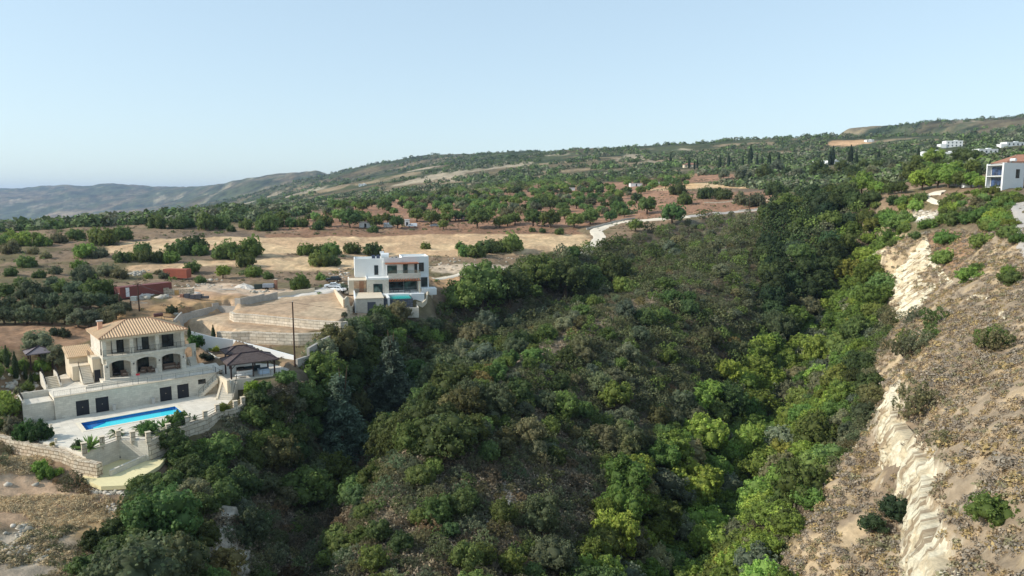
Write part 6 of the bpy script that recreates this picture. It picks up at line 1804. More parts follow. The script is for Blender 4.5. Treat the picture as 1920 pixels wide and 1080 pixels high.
t = thing('roof_tank', 'white water tank on the roof behind the blue-windowed house', 'water tank', (*(bp_[:2] + np.array([math.cos(ang), math.sin(ang)]) * bw_ * .8 + np.array([-math.sin(ang), math.cos(ang)]) * 7), bp_[2] + 2 * fl + .35), ang)
m = MB(); m.bar((-.8, 0, 1.2), (.8, 0, 1.2), .5, 12); m.build('tank', WHITEP, t); m = MB(); m.box(-.7, -.6, -.4, .4, 0, .75); m.build('stand', CONC, t)
# white loungers-sized garden block in front of the gardens
boxy('white_bench_wall', 'small white garden wall seat below the leafy gardens', 'wall', *Z3(1262, 745), [('seat', RENDERW, [(-2, 2, 0, .8, 0, .8)]), ('backrest', RENDERW, [(-2, 2, .803, 1.0, 0, 1.8)])], .2)

# ------------------------------------------------------------------ garden plants round the villas
ZG = lambda x, y: (x / 3.6, 560 + y / 3.6)
def putz(kind, px, py, wpx, z, colour, label, cat=None, group=None, sz=1.0):
    """like put(), but standing on a level z relative to the villa floor"""
    p = onz(px, py, VZT + z); r = wpx / 2 * p[1] / FPX * 1.06
    return plant(kind, p, r, shade(colour), label, cat, group, sz)
def cyp(conv, x, y, h, w_, label, z=None, group=None):
    a, b = conv(x, y); p = ground_at(a, b) if z is None else onz(a, b, VZT + z)
    hh = (b - conv(x, y - h)[1]) * p[1] / FPX; r = (conv(x + w_, y)[0] - a) / 2 * p[1] / FPX * 1.1
    return plant('cypress_tree', p, r, (80,96,60), label, 'tree', group, hh / (7.75 * r) )
cyp(ZG, 48, 465, 155, 34, 'slim dark cypress farthest from the bay wall in the rock garden')
cyp(ZG, 110, 545, 195, 40, 'tallest dark cypress in the rock garden')
cyp(ZG, 176, 548, 120, 24, 'thin cypress between the tall cypress and the garden steps')
cyp(ZG, 212, 588, 95, 28, 'short cypress by the black stair rails')
cyp(ZA, 1352, 330, 150, 38, 'dark cypress close behind the tiled roof corner')
cyp(ZA, 1625, 380, 210, 50, 'tall dark cypress before the white wall')
put('olive_tree', *ZG(265, 385), 56, (124,134,106), 'broad grey-green olive tree', 'behind the garden shelter')
put('olive_tree', *ZG(382, 470), 50, (122,130,104), 'rounded olive tree with stout trunk', 'beside the villa annex')
for x, y, w_, c, lb in [(290,482,105,LIME,'bright lime shrub under the garden shelter'),(160,478,90,BRIGHT,'leafy green shrub beside the tallest cypress'),(245,556,70,BRIGHT,'yellow-green shrub beside the garden steps'),(80,505,66,LIME,'light green shrub between two garden cypresses'),(15,425,110,MIDG,'big green bush at the rock garden edge'),(-30,520,120,MIDG,'wide green bush on the upper rock garden'),(190,622,84,MIDG,'low green shrub behind the bay wall'),(120,645,60,GREYG,'small grey shrub among garden rocks'),(25,705,120,BRIGHT,'tall bright bush beside the cooling unit'),(75,770,150,BRIGHT,'wide flat-topped bright green bush near the cooling unit'),(10,780,110,MIDG,'dark bush at the lower garden edge'),(55,850,60,GREYG,'small grey bush by the cooling unit foot'),(-20,880,110,MIDG,'round bush above the rubble wall end')]:
    a, b = ZG(x, y); put('mastic_shrub', a, b, w_ / 3.6, c, lb, '', None, None, 1.5)
for x, y, w_, c, lb in [(80,905,130,(110,112,92),'grey lavender mound above the rubble wall'),(190,880,70,(120,108,108),'purple-grey lavender clump above the shrubs'),(140,858,36,(112,92,90),'tiny purple bush before the bay wall'),(170,945,150,(92,126,60),'grassy green shrub over the rubble wall'),(282,950,150,(68,96,50),'dark green shrub at the deck corner'),(352,992,34,(150,146,90),'little yellowish tuft beside the bollard')]:
    a, b = ZG(x, y); putz('mastic_shrub', a, b, w_ / 3.6, -3.75, c, lb, None, None, 1.5)
for x, y, w_, lb in [(215,838,70,'spiky green agave by the bay wall'),(275,838,66,'spiky agave beside the bay wall corner'),(45,612,120,'big dark spiky yucca in the rock garden')]:
    a, b = ZG(x, y); putz('spiky_plant', a, b, w_ / 3.6, -3.75 if x > 100 else -1.8, (88, 116, 66), lb)
for x, y, w_, k, lb in [(540,905,150,'spiky_plant','bright spiky shrub behind the first fence pillar'),(465,892,56,'mastic_shrub','dark narrow shrub beside the spiky shrub'),(692,812,105,'palm_shrub','dark cycad between fence pillars'),(832,782,100,'palm_shrub','cycad beside the pool corner planter'),(885,806,95,'mastic_shrub','rounded shrub beside the cycad'),(972,775,100,'spiky_plant','tall bright spiky clump near the pool'),(1062,756,105,'mastic_shrub','dense green shrub at the far pool end'),(1160,726,56,'spiky_plant','small dark agave by the curved fence')]:
    a, b = Z1(x, y); putz(k, a, b, w_ / 3.177 * 1.3, -3.75, (84,104,64) if 'palm' in k or 'dark' in lb else (116,146,76), lb, None, None, 1.35 if k == 'mastic_shrub' else 1.0)
for x, y, w_, k, c, lb in [(1430,405,180,'mastic_shrub',(78,112,48),'glossy citrus bush behind the arched gate wall'),(1535,420,110,'sparse_shrub',(108,118,100),'grey-blue shrub between citrus bush and cypress'),(1640,450,130,'sparse_shrub',(112,122,100),'grey shrub at the foot of the tall cypress'),(1725,440,90,'mastic_shrub',(80,100,70),'dark shrub before the white wall'),(1580,432,62,'mastic_shrub',(160,168,60),'small yellow-green ball shrub higher on the bed'),(1656,474,84,'mastic_shrub',(164,172,62),'large yellow-green ball shrub on the bed'),(1508,545,90,'mastic_shrub',(66,76,56),'dark low shrub under the curved bed wall'),(1585,568,100,'mastic_shrub',(62,72,54),'dark creeping shrub under the curved bed wall end')]:
    a, b = ZA(x, y); put(k, a, b, w_ / 6, c, lb, '', None, None, 1.3)
for x, y, w_, c, lb in [(760,800,190,(124,150,58),'bright yellow-green bush below the gazebo terrace'),(450,1000,150,(150,160,70),'yellow-green bush before the curved wall'),(1380,560,210,(120,150,60),'bright leafy bush by the pole foot'),(900,760,150,(96,114,66),'olive-green bush below the gazebo railing'),(1120,700,220,(92,112,62),'broad bush beneath the gazebo railing end')]:
    a, b = ZC(x, y); put('broadleaf_tree', a, b, w_ / 5.684, c, lb, '', 'shrub', None, .8)
m = MB(); P_ = [Lv(*ZA(a, b), -.7) for a, b in [(1450,470),(1520,490),(1600,530),(1650,560),(1700,560)]]; m.path_wall(P_, .3, [-2.0] * 5, [-.1, -.1, -.2, -.3, -.4])
o = m.build('bed_wall', STONE, None, V(0, 0), VROT); tag(o, 'low curved stone wall of the planting bed behind the gate', 'wall')
# rock garden shelter
gq = ground_at(*ZG(248, 462)); 
gzo = gq[2]
t = thing('garden_shelter', 'small dark shelter with grey pyramid roof in the rock garden', 'shelter', (gq[0], gq[1] + 1, gzo), VROT)
for sx in (-1.5, 1.5):
    for sy in (-1.5, 1.5): MB().box(sx - .1, sx + .1, sy - .1, sy + .1, -.3, 2.4).build('post', DKWOOD, t)
hip_roof(t, -2.1, 2.1, -2.1, 2.1, 2.5, (0, 0), (.001, 0), 3.4, plain('grey_shingle', (120, 112, 114), .8, .1, 3), plain('dark_hip', (58, 46, 50)), .14)
put('olive_tree', *Z2(402, 528), 20, (112, 120, 96), 'small grey olive tree', 'beside the white hatchback')
put('olive_tree', *Z2(415, 748), 13, (112, 116, 92), 'spindly little olive tree', 'on the green patch below the white house')
# gardens, hedges and bushes on the right-hand plateau
def fill(kind, poly, n, r0, r1, cols, look, beside, group, seed, sz=1.0, gap=.6):
    P = pxpoly(poly); r = np.random.default_rng(seed); k = 0
    x0, y0 = P.min(0); x1, y1 = P.max(0)
    for _ in range(n * 40):
        x, y = r.uniform(x0, x1), r.uniform(y0, y1)
        if poly_sd(np.array([x]), np.array([y]), P)[0] < 0: continue
        rad = r.uniform(r0, r1)
        if any((x - q[0]) ** 2 + (y - q[1]) ** 2 < ((rad + q[2]) * gap) ** 2 for q in PLANTS[-400:]): continue
        z = float(gz(x, y)); c = cols[r.integers(0, len(cols))]
        plant(kind, (x, y, z - .05 * rad), rad, shade(c, .14), fit(f"{SIZEW(rad, r0 + (r1 - r0) * .33, r0 + (r1 - r0) * .67)} {look}", beside, where((x, y, z + rad))), None, group, sz * r.uniform(.85, 1.15))
        k += 1
        if k >= n: break
fill('broadleaf_tree', [(1560,340),(1600,325),(1700,312),(1780,305),(1850,310),(1846,352),(1760,358),(1690,352),(1640,356),(1600,352)], 46, 2.2, 4.2, [BRIGHT, MIDG, DARKG, MIDG, OLIVE], 'garden tree', 'below the hillside houses', 'garden trees below the hillside houses', 61)
fill('cypress_tree', [(1700,345),(1780,330),(1840,335),(1840,352),(1740,356)], 7, .6, .9, [(80,96,60)], 'dark cypress', 'in the hillside gardens', 'cypresses in the hillside gardens', 62)
fill('mastic_shrub', [(1640,388),(1700,372),(1735,372),(1728,395),(1712,412),(1700,440),(1668,468),(1655,440)], 42, 1.4, 2.8, [BRIGHT, (120,146,76), MIDG], 'bright green bush', 'beside the ravine head', 'green bushes beside the ravine head', 63, 1.2)
fill('mastic_shrub', [(1762,392),(1800,378),(1900,378),(1893,440),(1850,450),(1840,424),(1770,416)], 44, 1.2, 2.4, [BRIGHT, (122,148,76), MIDG, GREYG], 'green bush', 'on the plateau before the blue-windowed house', 'green bushes on the right plateau', 64, 1.1)
fill('mastic_shrub', [(1780,362),(1850,356),(1918,356),(1918,380),(1800,378)], 26, .9, 1.8, [BRIGHT, MIDG, (112,124,64)], 'low green bush', 'under the blue-windowed house', 'low bushes under the blue-windowed house', 65, 1.0)
fill('evergreen_tree', [(1490,392),(1560,372),(1640,376),(1650,400),(1640,430),(1560,420),(1500,410)], 24, 3.2, 4.8, [DARKG, (92,106,70)], 'dark evergreen tree', 'at the wooded ravine head', 'evergreen trees at the ravine head', 66, .95, .5)

# ------------------------------------------------------------------ plants surveyed one by one
def several(kind, conv, L, colours, look, beside, group, s=1.0, sz=1.0):
    for k, (x, y, w_) in enumerate(L):
        a, b = conv(x, y); u, _ = conv(x + w_, y)
        put(kind, a, b, (u - a) * s, random.choice(colours), look, beside, None, group, sz)
several('mastic_shrub', Z6, [(590,598,140),(690,568,110),(885,502,100),(1005,507,95),(1060,500,80),(1150,505,115),(1250,505,95),(1385,505,80),(1300,524,50),(1275,440,60),(1500,520,130),(1560,495,75),(1640,495,75),(1700,495,75),(1825,492,90),(1790,512,70),(1485,392,80),(1420,442,50),(1730,418,40),(805,645,90)],
        [MIDG, MIDG, (98,118,66)], 'round green mastic bush', 'by the straw field', 'mastic bushes above the straw field', 1.05, 1.35)
several('mastic_shrub', Z6, [(690,694,90),(760,690,90),(830,694,100),(900,694,90),(965,694,95),(1010,655,140),(1090,645,150),(1130,655,90),(1270,676,150),(1420,660,150),(1380,714,115),(1430,775,95),(1080,752,90),(1130,812,60),(1510,788,60),(1690,842,112),(1725,655,105),(1800,645,80),(1860,660,115),(1790,715,120),(1870,715,95),(1805,798,60)],
        [MIDG, DARKG, (112,134,68)], 'spreading green bush', 'in the hedge row across the fields', 'bushes in the hedge rows', 1.05, 1.25)
several('mastic_shrub', Z6, [(480,664,120),(560,668,90),(150,724,100),(260,674,60),(190,648,60),(70,643,100),(310,764,80),(440,730,80),(480,758,80),(600,775,110),(670,784,90),(240,605,90),(330,585,90),(110,605,120),(430,566,90),(540,555,80),(20,595,80),(60,575,90),(140,562,70),(200,562,60),(835,788,50),(890,764,40),(920,788,60)],
        [BRIGHT, MIDG, GREYG], 'leafy green bush', 'on the brown scrubland', 'bushes on the brown scrubland', 1.05, 1.2)
several('mastic_shrub', Z6, [(160,898,150),(250,885,100),(420,874,120),(560,890,160),(480,805,130),(220,784,70),(350,864,100),(300,834,90),(30,880,110),(60,770,70),(120,830,80)],
        [DARKG, (94,104,76), MIDG], 'dark bush', 'near the red containers', 'bushes left of the red containers', 1.05, 1.2)
put('orchard_tree', *Z6(1255, 785), 29, LIME, 'bright green round tree with thin trunk', 'beside the rubble yard', 'tree')
several('mastic_shrub', Z7, [(475,682,60),(670,684,65),(700,720,100),(760,724,120),(810,700,110),(850,700,100),(905,690,90),(955,690,140),(60,705,100),(180,715,115),(1075,585,40),(1130,588,40),(1225,598,55),(180,588,60)],
        [MIDG, (110,134,68), DARKG], 'dense green bush', 'on the straw field behind the white house', 'bushes behind the white house', 1.05, 1.2)
several('orchard_tree', Z7, [(50,562,115),(195,562,82),(260,534,62),(315,567,85),(425,528,90),(505,544,95),(575,570,60),(590,528,60),(640,522,70),(765,566,135),(890,562,75),(935,552,75),(975,547,80),(1080,551,100),(1175,561,112),(1255,513,70),(1310,562,95),(1400,543,95),(1350,533,62),(1515,528,72),(1560,493,90),(1590,503,60),(1720,483,110),(1655,583,82),(1860,543,130)],
        [MIDG, MIDG, (98,120,66)], 'round carob tree', 'in the orchard front row', 'carob trees along the orchard front', 1.02)
several('mastic_shrub', Z8, [(305,368,75),(335,378,80),(85,354,90),(120,404,80),(230,374,85),(420,404,80),(500,414,100),(690,394,80),(600,354,100),(640,354,70),(780,364,70),(865,364,90),(740,344,60),(920,350,80),(980,354,80)],
        [MIDG, GREYG, DARKG], 'round bush', 'on red soil beyond the ravine', 'bushes on the red soil', 1.05, 1.35)
several('olive_tree', Z8, [(430,288,80),(880,278,70),(1010,278,80),(1120,283,80),(665,266,60),(720,266,60),(830,266,100),(545,274,80),(330,274,60),(610,240,70),(950,238,70),(1070,236,70),(1150,250,80),(1210,240,80)],
        [OLIVE, GREYG, DARKG], 'grey-green olive tree', 'beside the far straw field', 'olive trees by the far field', 1.05)
several('broadleaf_tree', Z8, [(1060,352,110),(1130,352,70),(1165,356,60),(1200,356,60),(1235,352,60),(1270,348,60),(1330,290,110),(1380,330,110),(1460,318,120),(1520,318,120),(1590,322,90),(1640,318,80),(1420,300,90),(1560,260,80),(1690,320,60),(1440,205,90),(1600,220,110)],
        [BRIGHT, MIDG, DARKG, LIME], 'leafy tree', 'in the gardens below the hillside houses', 'garden trees below the hillside houses', 1.05)
several('mastic_shrub', Z9, [(700,150,170),(760,165,190),(650,110,120),(930,172,130),(1050,135,130),(1130,135,150),(1200,135,130),(1300,115,150),(1360,185,130),(1300,290,170),(1440,125,130),(1480,225,140),(1550,265,120),(1050,275,165),(1050,405,165),(1220,525,185),(1270,465,120),(1500,545,170),(1480,485,120),(1390,965,240),(1080,25,140),(680,235,120),(640,268,90),(850,240,90)],
        [(112,138,66), MIDG, (126,146,76)], 'low bright green bush', 'on the dry slope above the pale cliff', 'green bushes above the pale cliff', 1.0, 1.0)
several('sparse_shrub', Z9, [(840,805,130),(970,835,180),(960,925,130),(790,965,150),(870,1015,200),(690,830,150),(660,1000,110)],
        [MIDG, GREYG, BROWNG], 'loose grey-green shrub', 'at the foot of the upper pale cliff', 'shrubs at the foot of the upper cliff', 1.05, 1.3)
several('sparse_shrub', Z5, [(690,335,225),(800,485,125),(650,75,155),(1050,45,180)], [GREYG, OLIVE], 'loose grey-green shrub', 'over the lower pale cliff', 'shrubs over the lower cliff', 1.0, 1.2)
several('mastic_shrub', Z5, [(1030,815,235)], [(116,138,70)], 'wide bright green bush', 'on the slope of dry scrub', 'green bush low on the right slope')
several('evergreen_tree', Z5, [(600,830,170),(480,880,130)], [(74,90,58)], 'dark green small tree', 'on the dry slope under the cliff', 'dark trees under the cliff', 1.0, .8)
# olive grove above the stone villa
several('olive_tree', Z1, [(30,152,110),(90,152,90),(160,152,112),(235,152,100),(310,152,92),(390,152,130),(470,172,112),(540,172,112),(610,152,100),(690,125,100),(60,92,110),(130,102,92),(260,62,100),(330,62,100),(400,62,100),(470,62,100),(540,64,110),(600,64,100),(680,64,92),(740,95,80),(200,52,80),(640,168,100),(-60,152,110),(-40,92,110)],
        [(108,118,88), (98,108,78), OLIVE], 'olive tree', 'in the grove above the stone villa', 'olive trees in the grove', 1.08)
several('mastic_shrub', Z1, [(330,215,62),(380,228,72),(1025,85,70)], [(84,96,70)], 'dark round bush', 'on the red bank above the villa', 'bushes on the red bank', 1.0, 1.4)
# near corner
several('mastic_shrub', Z4, [(275,372,120),(312,412,118),(395,395,66)], [(128,156,70), LIME], 'vivid green bush', 'on bare soil under the rubble wall', 'vivid bushes under the rubble wall', 1.0, 1.3)
several('sparse_shrub', Z4, [(490,482,160),(580,522,95),(380,452,55),(60,250,90),(20,320,110)], [GREYG, BROWNG, OLIVE], 'dull olive shrub', 'beside the rubble wall', 'dull shrubs beside the rubble wall', 1.0, 1.2)
several('evergreen_tree', Z4, [(1150,250,230),(1250,350,250),(980,560,230),(1130,560,250),(1280,480,270),(1420,560,270),(1000,690,220),(1180,720,240),(1360,700,240),(800,850,230),(640,900,190),(930,860,200),(760,960,200),(1500,330,280),(1440,420,220)],
        [(82,98,56), (92,110,62), (100,120,66)], 'dense evergreen tree', 'on the rim below the yellow court', 'evergreens below the yellow court', 1.0, .9)
several('broadleaf_tree', Z4, [(1070,1040,190),(700,1090,220),(1370,215,88),(560,1080,190)], [(126,150,72), (110,132,78)], 'light green leafy tree', 'near the cliff under the villa', 'light trees near the villa cliff', 1.0, .8)
# two grey conifers and their neighbours on the rim
put('pine_tree', 640, 870, 150, (112,124,98), 'tall grey-green feathery conifer', 'below the dark gazebo', 'tree', None, 1.0)
put('pine_tree', 735, 790, 140, (118,128,104), 'grey feathery conifer', 'on the flank below the white house', 'tree', None, 1.0)
put('pine_tree', 575, 860, 70, (108,120,94), 'slim grey conifer', 'beside the tall feathery conifer', 'tree', None, .9)

for k, (x, y, w_, c) in enumerate([(905,575,96,MIDG),(955,575,84,DARKG),(1010,545,80,MIDG),(1060,560,90,DARKG),(1105,548,60,MIDG),(1150,536,66,DARKG),(868,590,76,MIDG)]):
    put('evergreen_tree', x, y, w_, c, 'large round evergreen', 'on the ravine rim between white house and road', 'tree', None, 1.0)

# ------------------------------------------------------------------ the wooded ravine
FLOOR = np.array([W(a, b, c)[:2] for a, b, c, *_ in LINES_V[5]])
CREST = np.array([W(a, b, c)[:2] for a, b, c, *_ in LINES_V[4]])
GULLY = np.array([W(a, b, c)[:2] for a, b, c, *_ in LINES_V[0]])
def dline(x, y, L):
    d2 = np.full(np.shape(x), 1e18)
    for a, b in zip(L[:-1], L[1:]):
        e = b - a; t = np.clip(((x - a[0]) * e[0] + (y - a[1]) * e[1]) / (e @ e), 0, 1)
        d2 = np.minimum(d2, (x - a[0] - t * e[0]) ** 2 + (y - a[1] - t * e[1]) ** 2)
    return np.sqrt(d2)
KEEPOUT = [np.array([onz(340 + a / 5.684, 600 + b / 5.684, q)[:2] for a, b, q in [(425,640,VZT-1.35),(640,640,VZT-1.35),(690,700,VZT-2.5),(590,870,VZD),(370,880,VZD)]]), np.array(Vp(DECK)), np.array(Vp(TERR)), np.array(Vp(COURT)), np.array(TA), np.array(TB), np.array([Hh(u, v)[:2] for u, v in [(-3,-2),(14.5,-2),(16,3),(22,8),(20,26),(-6,26)]])]
def scatter(n, x0, x1, y0, y1, seed):
    """candidate spots, evenly random"""
    r = np.random.default_rng(seed)
    return r.uniform(x0, x1, n), r.uniform(y0, y1, n), r
def inview(x, y, z, mx=60, my=90):
    a, b, wv = proj(np.stack([x, y, z], -1))
    return (wv > 5) & (a > -mx) & (a < 1920 + mx) & (b < 1080 + my) & (b > 0)
cx, cy, r_ = scatter(26000, -60, 130, 45, 300, 5)
_pp = np.array(RAV, float)                       # steep banks: more candidates, even over what shows of them
_qx, _qy = r_.uniform(215, 1700, 16000), r_.uniform(378, 1079, 16000)
_in = poly_sd(_qx, _qy, _pp) > 0
_h = hits(_qx[_in], _qy[_in]); _h = _h[~np.isnan(_h[:, 0])]
cx = np.r_[cx, _h[:, 0]]; cy = np.r_[cy, _h[:, 1]]
_k = r_.permutation(len(cx)); cx, cy = cx[_k], cy[_k]
cz = gz(cx, cy)
rin = poly_sd(cx, cy, RAVP)
ok = (rin > .5) & inview(cx, cy, cz) & (poly_sd(cx, cy, RS) < 1.5)
for K in KEEPOUT: ok &= poly_sd(cx, cy, K) < -1.6
cx, cy, cz, rin = cx[ok], cy[ok], cz[ok], rin[ok]
dF, dC, dG = dline(cx, cy, FLOOR), dline(cx, cy, CREST), dline(cx, cy, GULLY)
nA = fbm(cx / 11, cy / 11, 201, 3); nB = fbm(cx / 24, cy / 24, 211, 3)
cpx, cpy, _ = proj(np.stack([cx, cy, cz], -1))
taken = [(p[0], p[1], p[2]) for p in PLANTS]
grid = {}
def crowd(x, y, rad, k, z=None):
    z = float(gz(x, y)) if z is None else z
    gx_, gy_ = int(x // 8), int(y // 8)
    for i in range(gx_ - 1, gx_ + 2):
        for j in range(gy_ - 1, gy_ + 2):
            for (a, b, c, e) in grid.get((i, j), ()):
                if (a - x) ** 2 + (b - y) ** 2 + (e - z) ** 2 < ((rad + c) * k) ** 2: return True
    return False
def occupy(x, y, rad): grid.setdefault((int(x // 8), int(y // 8)), []).append((x, y, rad, float(gz(x, y))))
for p in taken: occupy(*p)
RAVINE = []
for i in range(len(cx)):
    x, y = cx[i], cy[i]
    sparse = (640 < cpx[i] < 1010 and cpy[i] > 860) or (470 < cpx[i] < 640 and cpy[i] > 960) or (840 < cpx[i] < 1010 and cpy[i] > 900)
    head = cpx[i] > 1430 and y > 205 and dF[i] > 8
    floor_ = (dF[i] < 17 + 6 * (nB[i] - .5)) and (dF[i] < 12 or x > np.interp(y, FLOOR[:, 1], FLOOR[:, 0]))
    flank = not floor_ and not head and dC[i] > 4 and dG[i] > 4
    u = r_.random()
    if floor_:
        kind = 'broadleaf_tree' if u < .72 else 'evergreen_tree'; rad = r_.uniform(2.4, 5.0) * (1 if y > 110 else .85); k = .60
        c = BRIGHT if u < .36 else ((118, 140, 66) if u < .6 else ((140, 146, 74) if u < .65 else (MIDG if u < .9 else OLIVE)))
    elif head:
        kind = 'evergreen_tree'; rad = r_.uniform(3.2, 5.4); k = .52; c = (76, 92, 56) if u < .7 else (MIDG if u < .85 else (92, 102, 68))
    elif dC[i] < 3.2 and 112 < y < 225 and u < .93 or False:
        continue
    elif sparse:
        if u > .85: continue
        kind = 'sparse_shrub' if u < .6 else 'evergreen_tree'; rad = r_.uniform(1.1, 2.4); k = .64
        c = BROWNG if u < .15 else (GREYG if u < .38 else ((118, 126, 88) if u < .6 else ((104, 120, 70) if u < .75 else MIDG)))
    else:
        dense = nA[i] + .25 * (nB[i] - .5) + (.12 if x < -5 else 0)
        if dense < .36:
            if u > .5: continue
            kind = 'sparse_shrub'; rad = r_.uniform(1.1, 2.2); k = .72; c = BROWNG if u < .12 else (GREYG if u < .3 else (112, 118, 82))
        else:
            kind = 'evergreen_tree' if u < .8 else ('olive_tree' if u < .9 else 'broadleaf_tree'); rad = (1.9 + 2.9 * r_.random() ** 1.4) if x < -5 else (1.15 + 2.3 * r_.random() ** 2.4); k = .60
            c = (DARKG if x < -5 or nB[i] > .55 else (108, 112, 80)) if u < .36 else ((112, 116, 78) if u < .62 else (MIDG if u < .74 else (OLIVE if u < .9 else ((116, 136, 72) if u < .985 else (138, 128, 82)))))
    if crowd(x, y, rad, k): continue
    occupy(x, y, rad)
    zone_ = 'on the ravine floor' if floor_ else 'at the wooded ravine head' if head else 'on the scrubby spur' if sparse else 'on the gully side' if x < -5 else 'on the shaded ravine flank'
    RAVINE.append((kind, x, y, cz[i], rad, c, zone_, nB[i]))
def tonew(c):
    r, g, b = c
    return 'yellowing' if r > g * .98 and g > 110 and r > 125 else 'brownish' if r > g else 'bright green' if g > 104 else 'grey-green' if b > r * .7 and r > 80 else 'dark green' if g < 76 else 'mid-green'
KNAME = {'evergreen_tree': 'evergreen tree', 'broadleaf_tree': 'broadleaf tree', 'olive_tree': 'wild olive tree', 'sparse_shrub': 'loose shrub'}
RAVINE.sort(key=lambda q: -q[4] / math.hypot(q[1], q[2]))
def uncrowded(kind): return 290
per = {}; REST = []
for kind, x, y, z, rad, c, zone_, nb in RAVINE:
    n_ = per.get(kind, 0)
    if n_ >= 285: REST.append((x, y, z, rad, c)); continue
    per[kind] = n_ + 1
    p = np.array([x, y, z - .12 * rad])
    plant(kind, p, rad, shade(c, .14), f"{SIZEW(rad, 1.9, 3.2)} {tonew(c)} {KNAME[kind]} {zone_}, {where(p + np.array([0, 0, rad]))}", None, f"{KNAME[kind]}s {zone_}", r_.uniform(.8, 1.1))
print('RAVINE', len(RAVINE), per, 'rest', len(REST))

# ------------------------------------------------------------------ orchard rows, far trees
ORP = pxpoly([(470,424),(560,410),(640,390),(700,378),(800,366),(900,354),(1020,343),(1180,338),(1300,330),(1300,348),(1225,356),(1240,366),(1180,398),(1100,410),(880,418),(700,420),(560,428)])
ox, oy = np.meshgrid(np.arange(-260, 260, 12.8), np.arange(330, 760, 12.8)); ox = ox.ravel(); oy = oy.ravel()
ang = .35; ox, oy = ox * math.cos(ang) - (oy - 500) * math.sin(ang), 500 + ox * math.sin(ang) + (oy - 500) * math.cos(ang)
r2 = np.random.default_rng(12)
ox += r2.normal(0, 1.5, len(ox)); oy += r2.normal(0, 1.5, len(oy))
ok = (poly_sd(ox, oy, ORP) > 2) & (fbm(ox / 30, oy / 30, 301, 3) > .36) & (r2.random(len(ox)) < .92)
ox, oy = ox[ok], oy[ok]
o_ = np.argsort(np.hypot(ox, oy)); nO = 0; ORREST = []
for i in o_:
    x, y = ox[i], oy[i]; rad = r2.uniform(2.4, 4.2)
    if crowd(x, y, rad, .7): continue
    occupy(x, y, rad)
    c = DARKG if r2.random() < .2 else ((124, 146, 80) if r2.random() < .8 else OLIVE)
    z = float(gz(x, y))
    if nO < 255:
        nO += 1
        plant('orchard_tree', (x, y, z - .1), rad, shade(c, .12), f"{SIZEW(rad, 3.1, 3.9)} {tonew(c)} orchard tree on red soil, {where((x, y, z + rad))}", 'tree', 'orchard trees in rows on red soil', r2.uniform(.85, 1.05))
    else: ORREST.append((x, y, z, rad, c))
print('ORCHARD', nO, 'rest', len(ORREST))
# dark cypress spires on the far hillside
CYP = [(146,205,60),(175,212,40),(190,205,42),(308,213,60),(355,205,80),(430,200,50),(470,190,80),(505,200,60),(535,200,50),(620,205,70),(890,190,75),(905,188,80),(1000,190,95),(1030,185,70),(1148,180,60),(1358,165,55),(48,185,60),(570,200,60)]
for x, y, h in CYP:
    a, b = Z8(x, y + 8); p = ground_at(a, b)
    if p is None: continue
    hh = h / 2.8235 * p[1] / FPX
    plant('cypress_tree', p, hh / 7.7 * random.uniform(.9, 1.3), (66,80,56), f"dark slender cypress on the far hillside, {where(p + np.array([0, 0, hh * .5]))}", 'tree', 'cypresses on the far hillside', 1.0, parts=False)

# ------------------------------------------------------------------ stuff: scrub, far woodland, dry grass, stones (each one mesh)
def scatter_mesh(name, P, R, C_, leaves, leaf, mat, label, squash=.7, jit=1.2, seed=1, dome=True, blades=False):
    """many small bushes in one mesh: a dome of leaf sprays for every bush"""
    r = np.random.default_rng(seed); n = len(P)
    d = unit(r.normal(0, 1, (n, leaves, 3)))
    if dome: d[..., 2] = np.abs(d[..., 2])
    rad = R[:, None, None] * r.uniform(.55, 1.05, (n, leaves, 1))
    off = d * rad * np.array([1, 1, squash])
    Q = (P[:, None, :] + off).reshape(-1, 3)
    sz = np.repeat(R * leaf, leaves)
    v, f = leaf_quads(Q, d.reshape(-1, 3) + (np.array([0, 0, .4])), sz, r, .72 if not blades else .2, jit)
    t = np.repeat(C_, leaves, 0) * r.uniform(.7, 1.3, (n * leaves, 1))
    o = link(name, np_mesh(name, v, f, mat, np.clip(t, 0, 1)))
    return tag(o, label, None, None, 'stuff')
def pick(cols, n, r, jit=.12):
    c = np.array([lin(c) for c in cols])[r.integers(0, len(cols), n)]
    return c * r.uniform(1 - jit, 1 + jit, (n, 1))
TONE = tonemat('scrub_leaves', .9, .2)
r3 = np.random.default_rng(33)
# dry scrub on the slopes by the cliffs
sx, sy, _ = scatter(110000, 10, 180, 26, 250, 41)
ok = (poly_sd(sx, sy, RS) > 0) & inview(sx, sy, gz(sx, sy), 420, 120)
sx, sy = sx[ok], sy[ok]
g2 = np.interp(np.hypot(sx, sy), [30, 250], [1, .6])
keep = (fbm(sx / 4, sy / 4, 401, 3) > .31) & (r3.random(len(sx)) < g2)
sx, sy = sx[keep], sy[keep]
i_ = np.interp(np.arctan2(sx, sy), AZ, _iAZ).astype(int); j_ = np.interp(np.log(np.hypot(sx, sy)), _lR, _iRR).astype(int)
sl = slope.reshape(GZ.shape)[j_, i_]
keep = sl < 2.2 + .8 * (r3.random(len(sl)) - .5); sx, sy = sx[keep], sy[keep]
n = len(sx); print('SCRUB', n)
R_ = r3.uniform(.28, .74, n) * np.where(r3.random(n) < .10, 1.7, 1)
scatter_mesh('dry_scrub', np.stack([sx, sy, gz(sx, sy) - .05], -1), R_, pick([(166,152,132),(172,150,116),(150,140,124),(176,154,108),(142,136,104),(158,138,112),(148,136,120)], n, r3), 54, .175, TONE, 'grey and ochre dry scrub covering the slope above the cliffs', .75, seed=2)
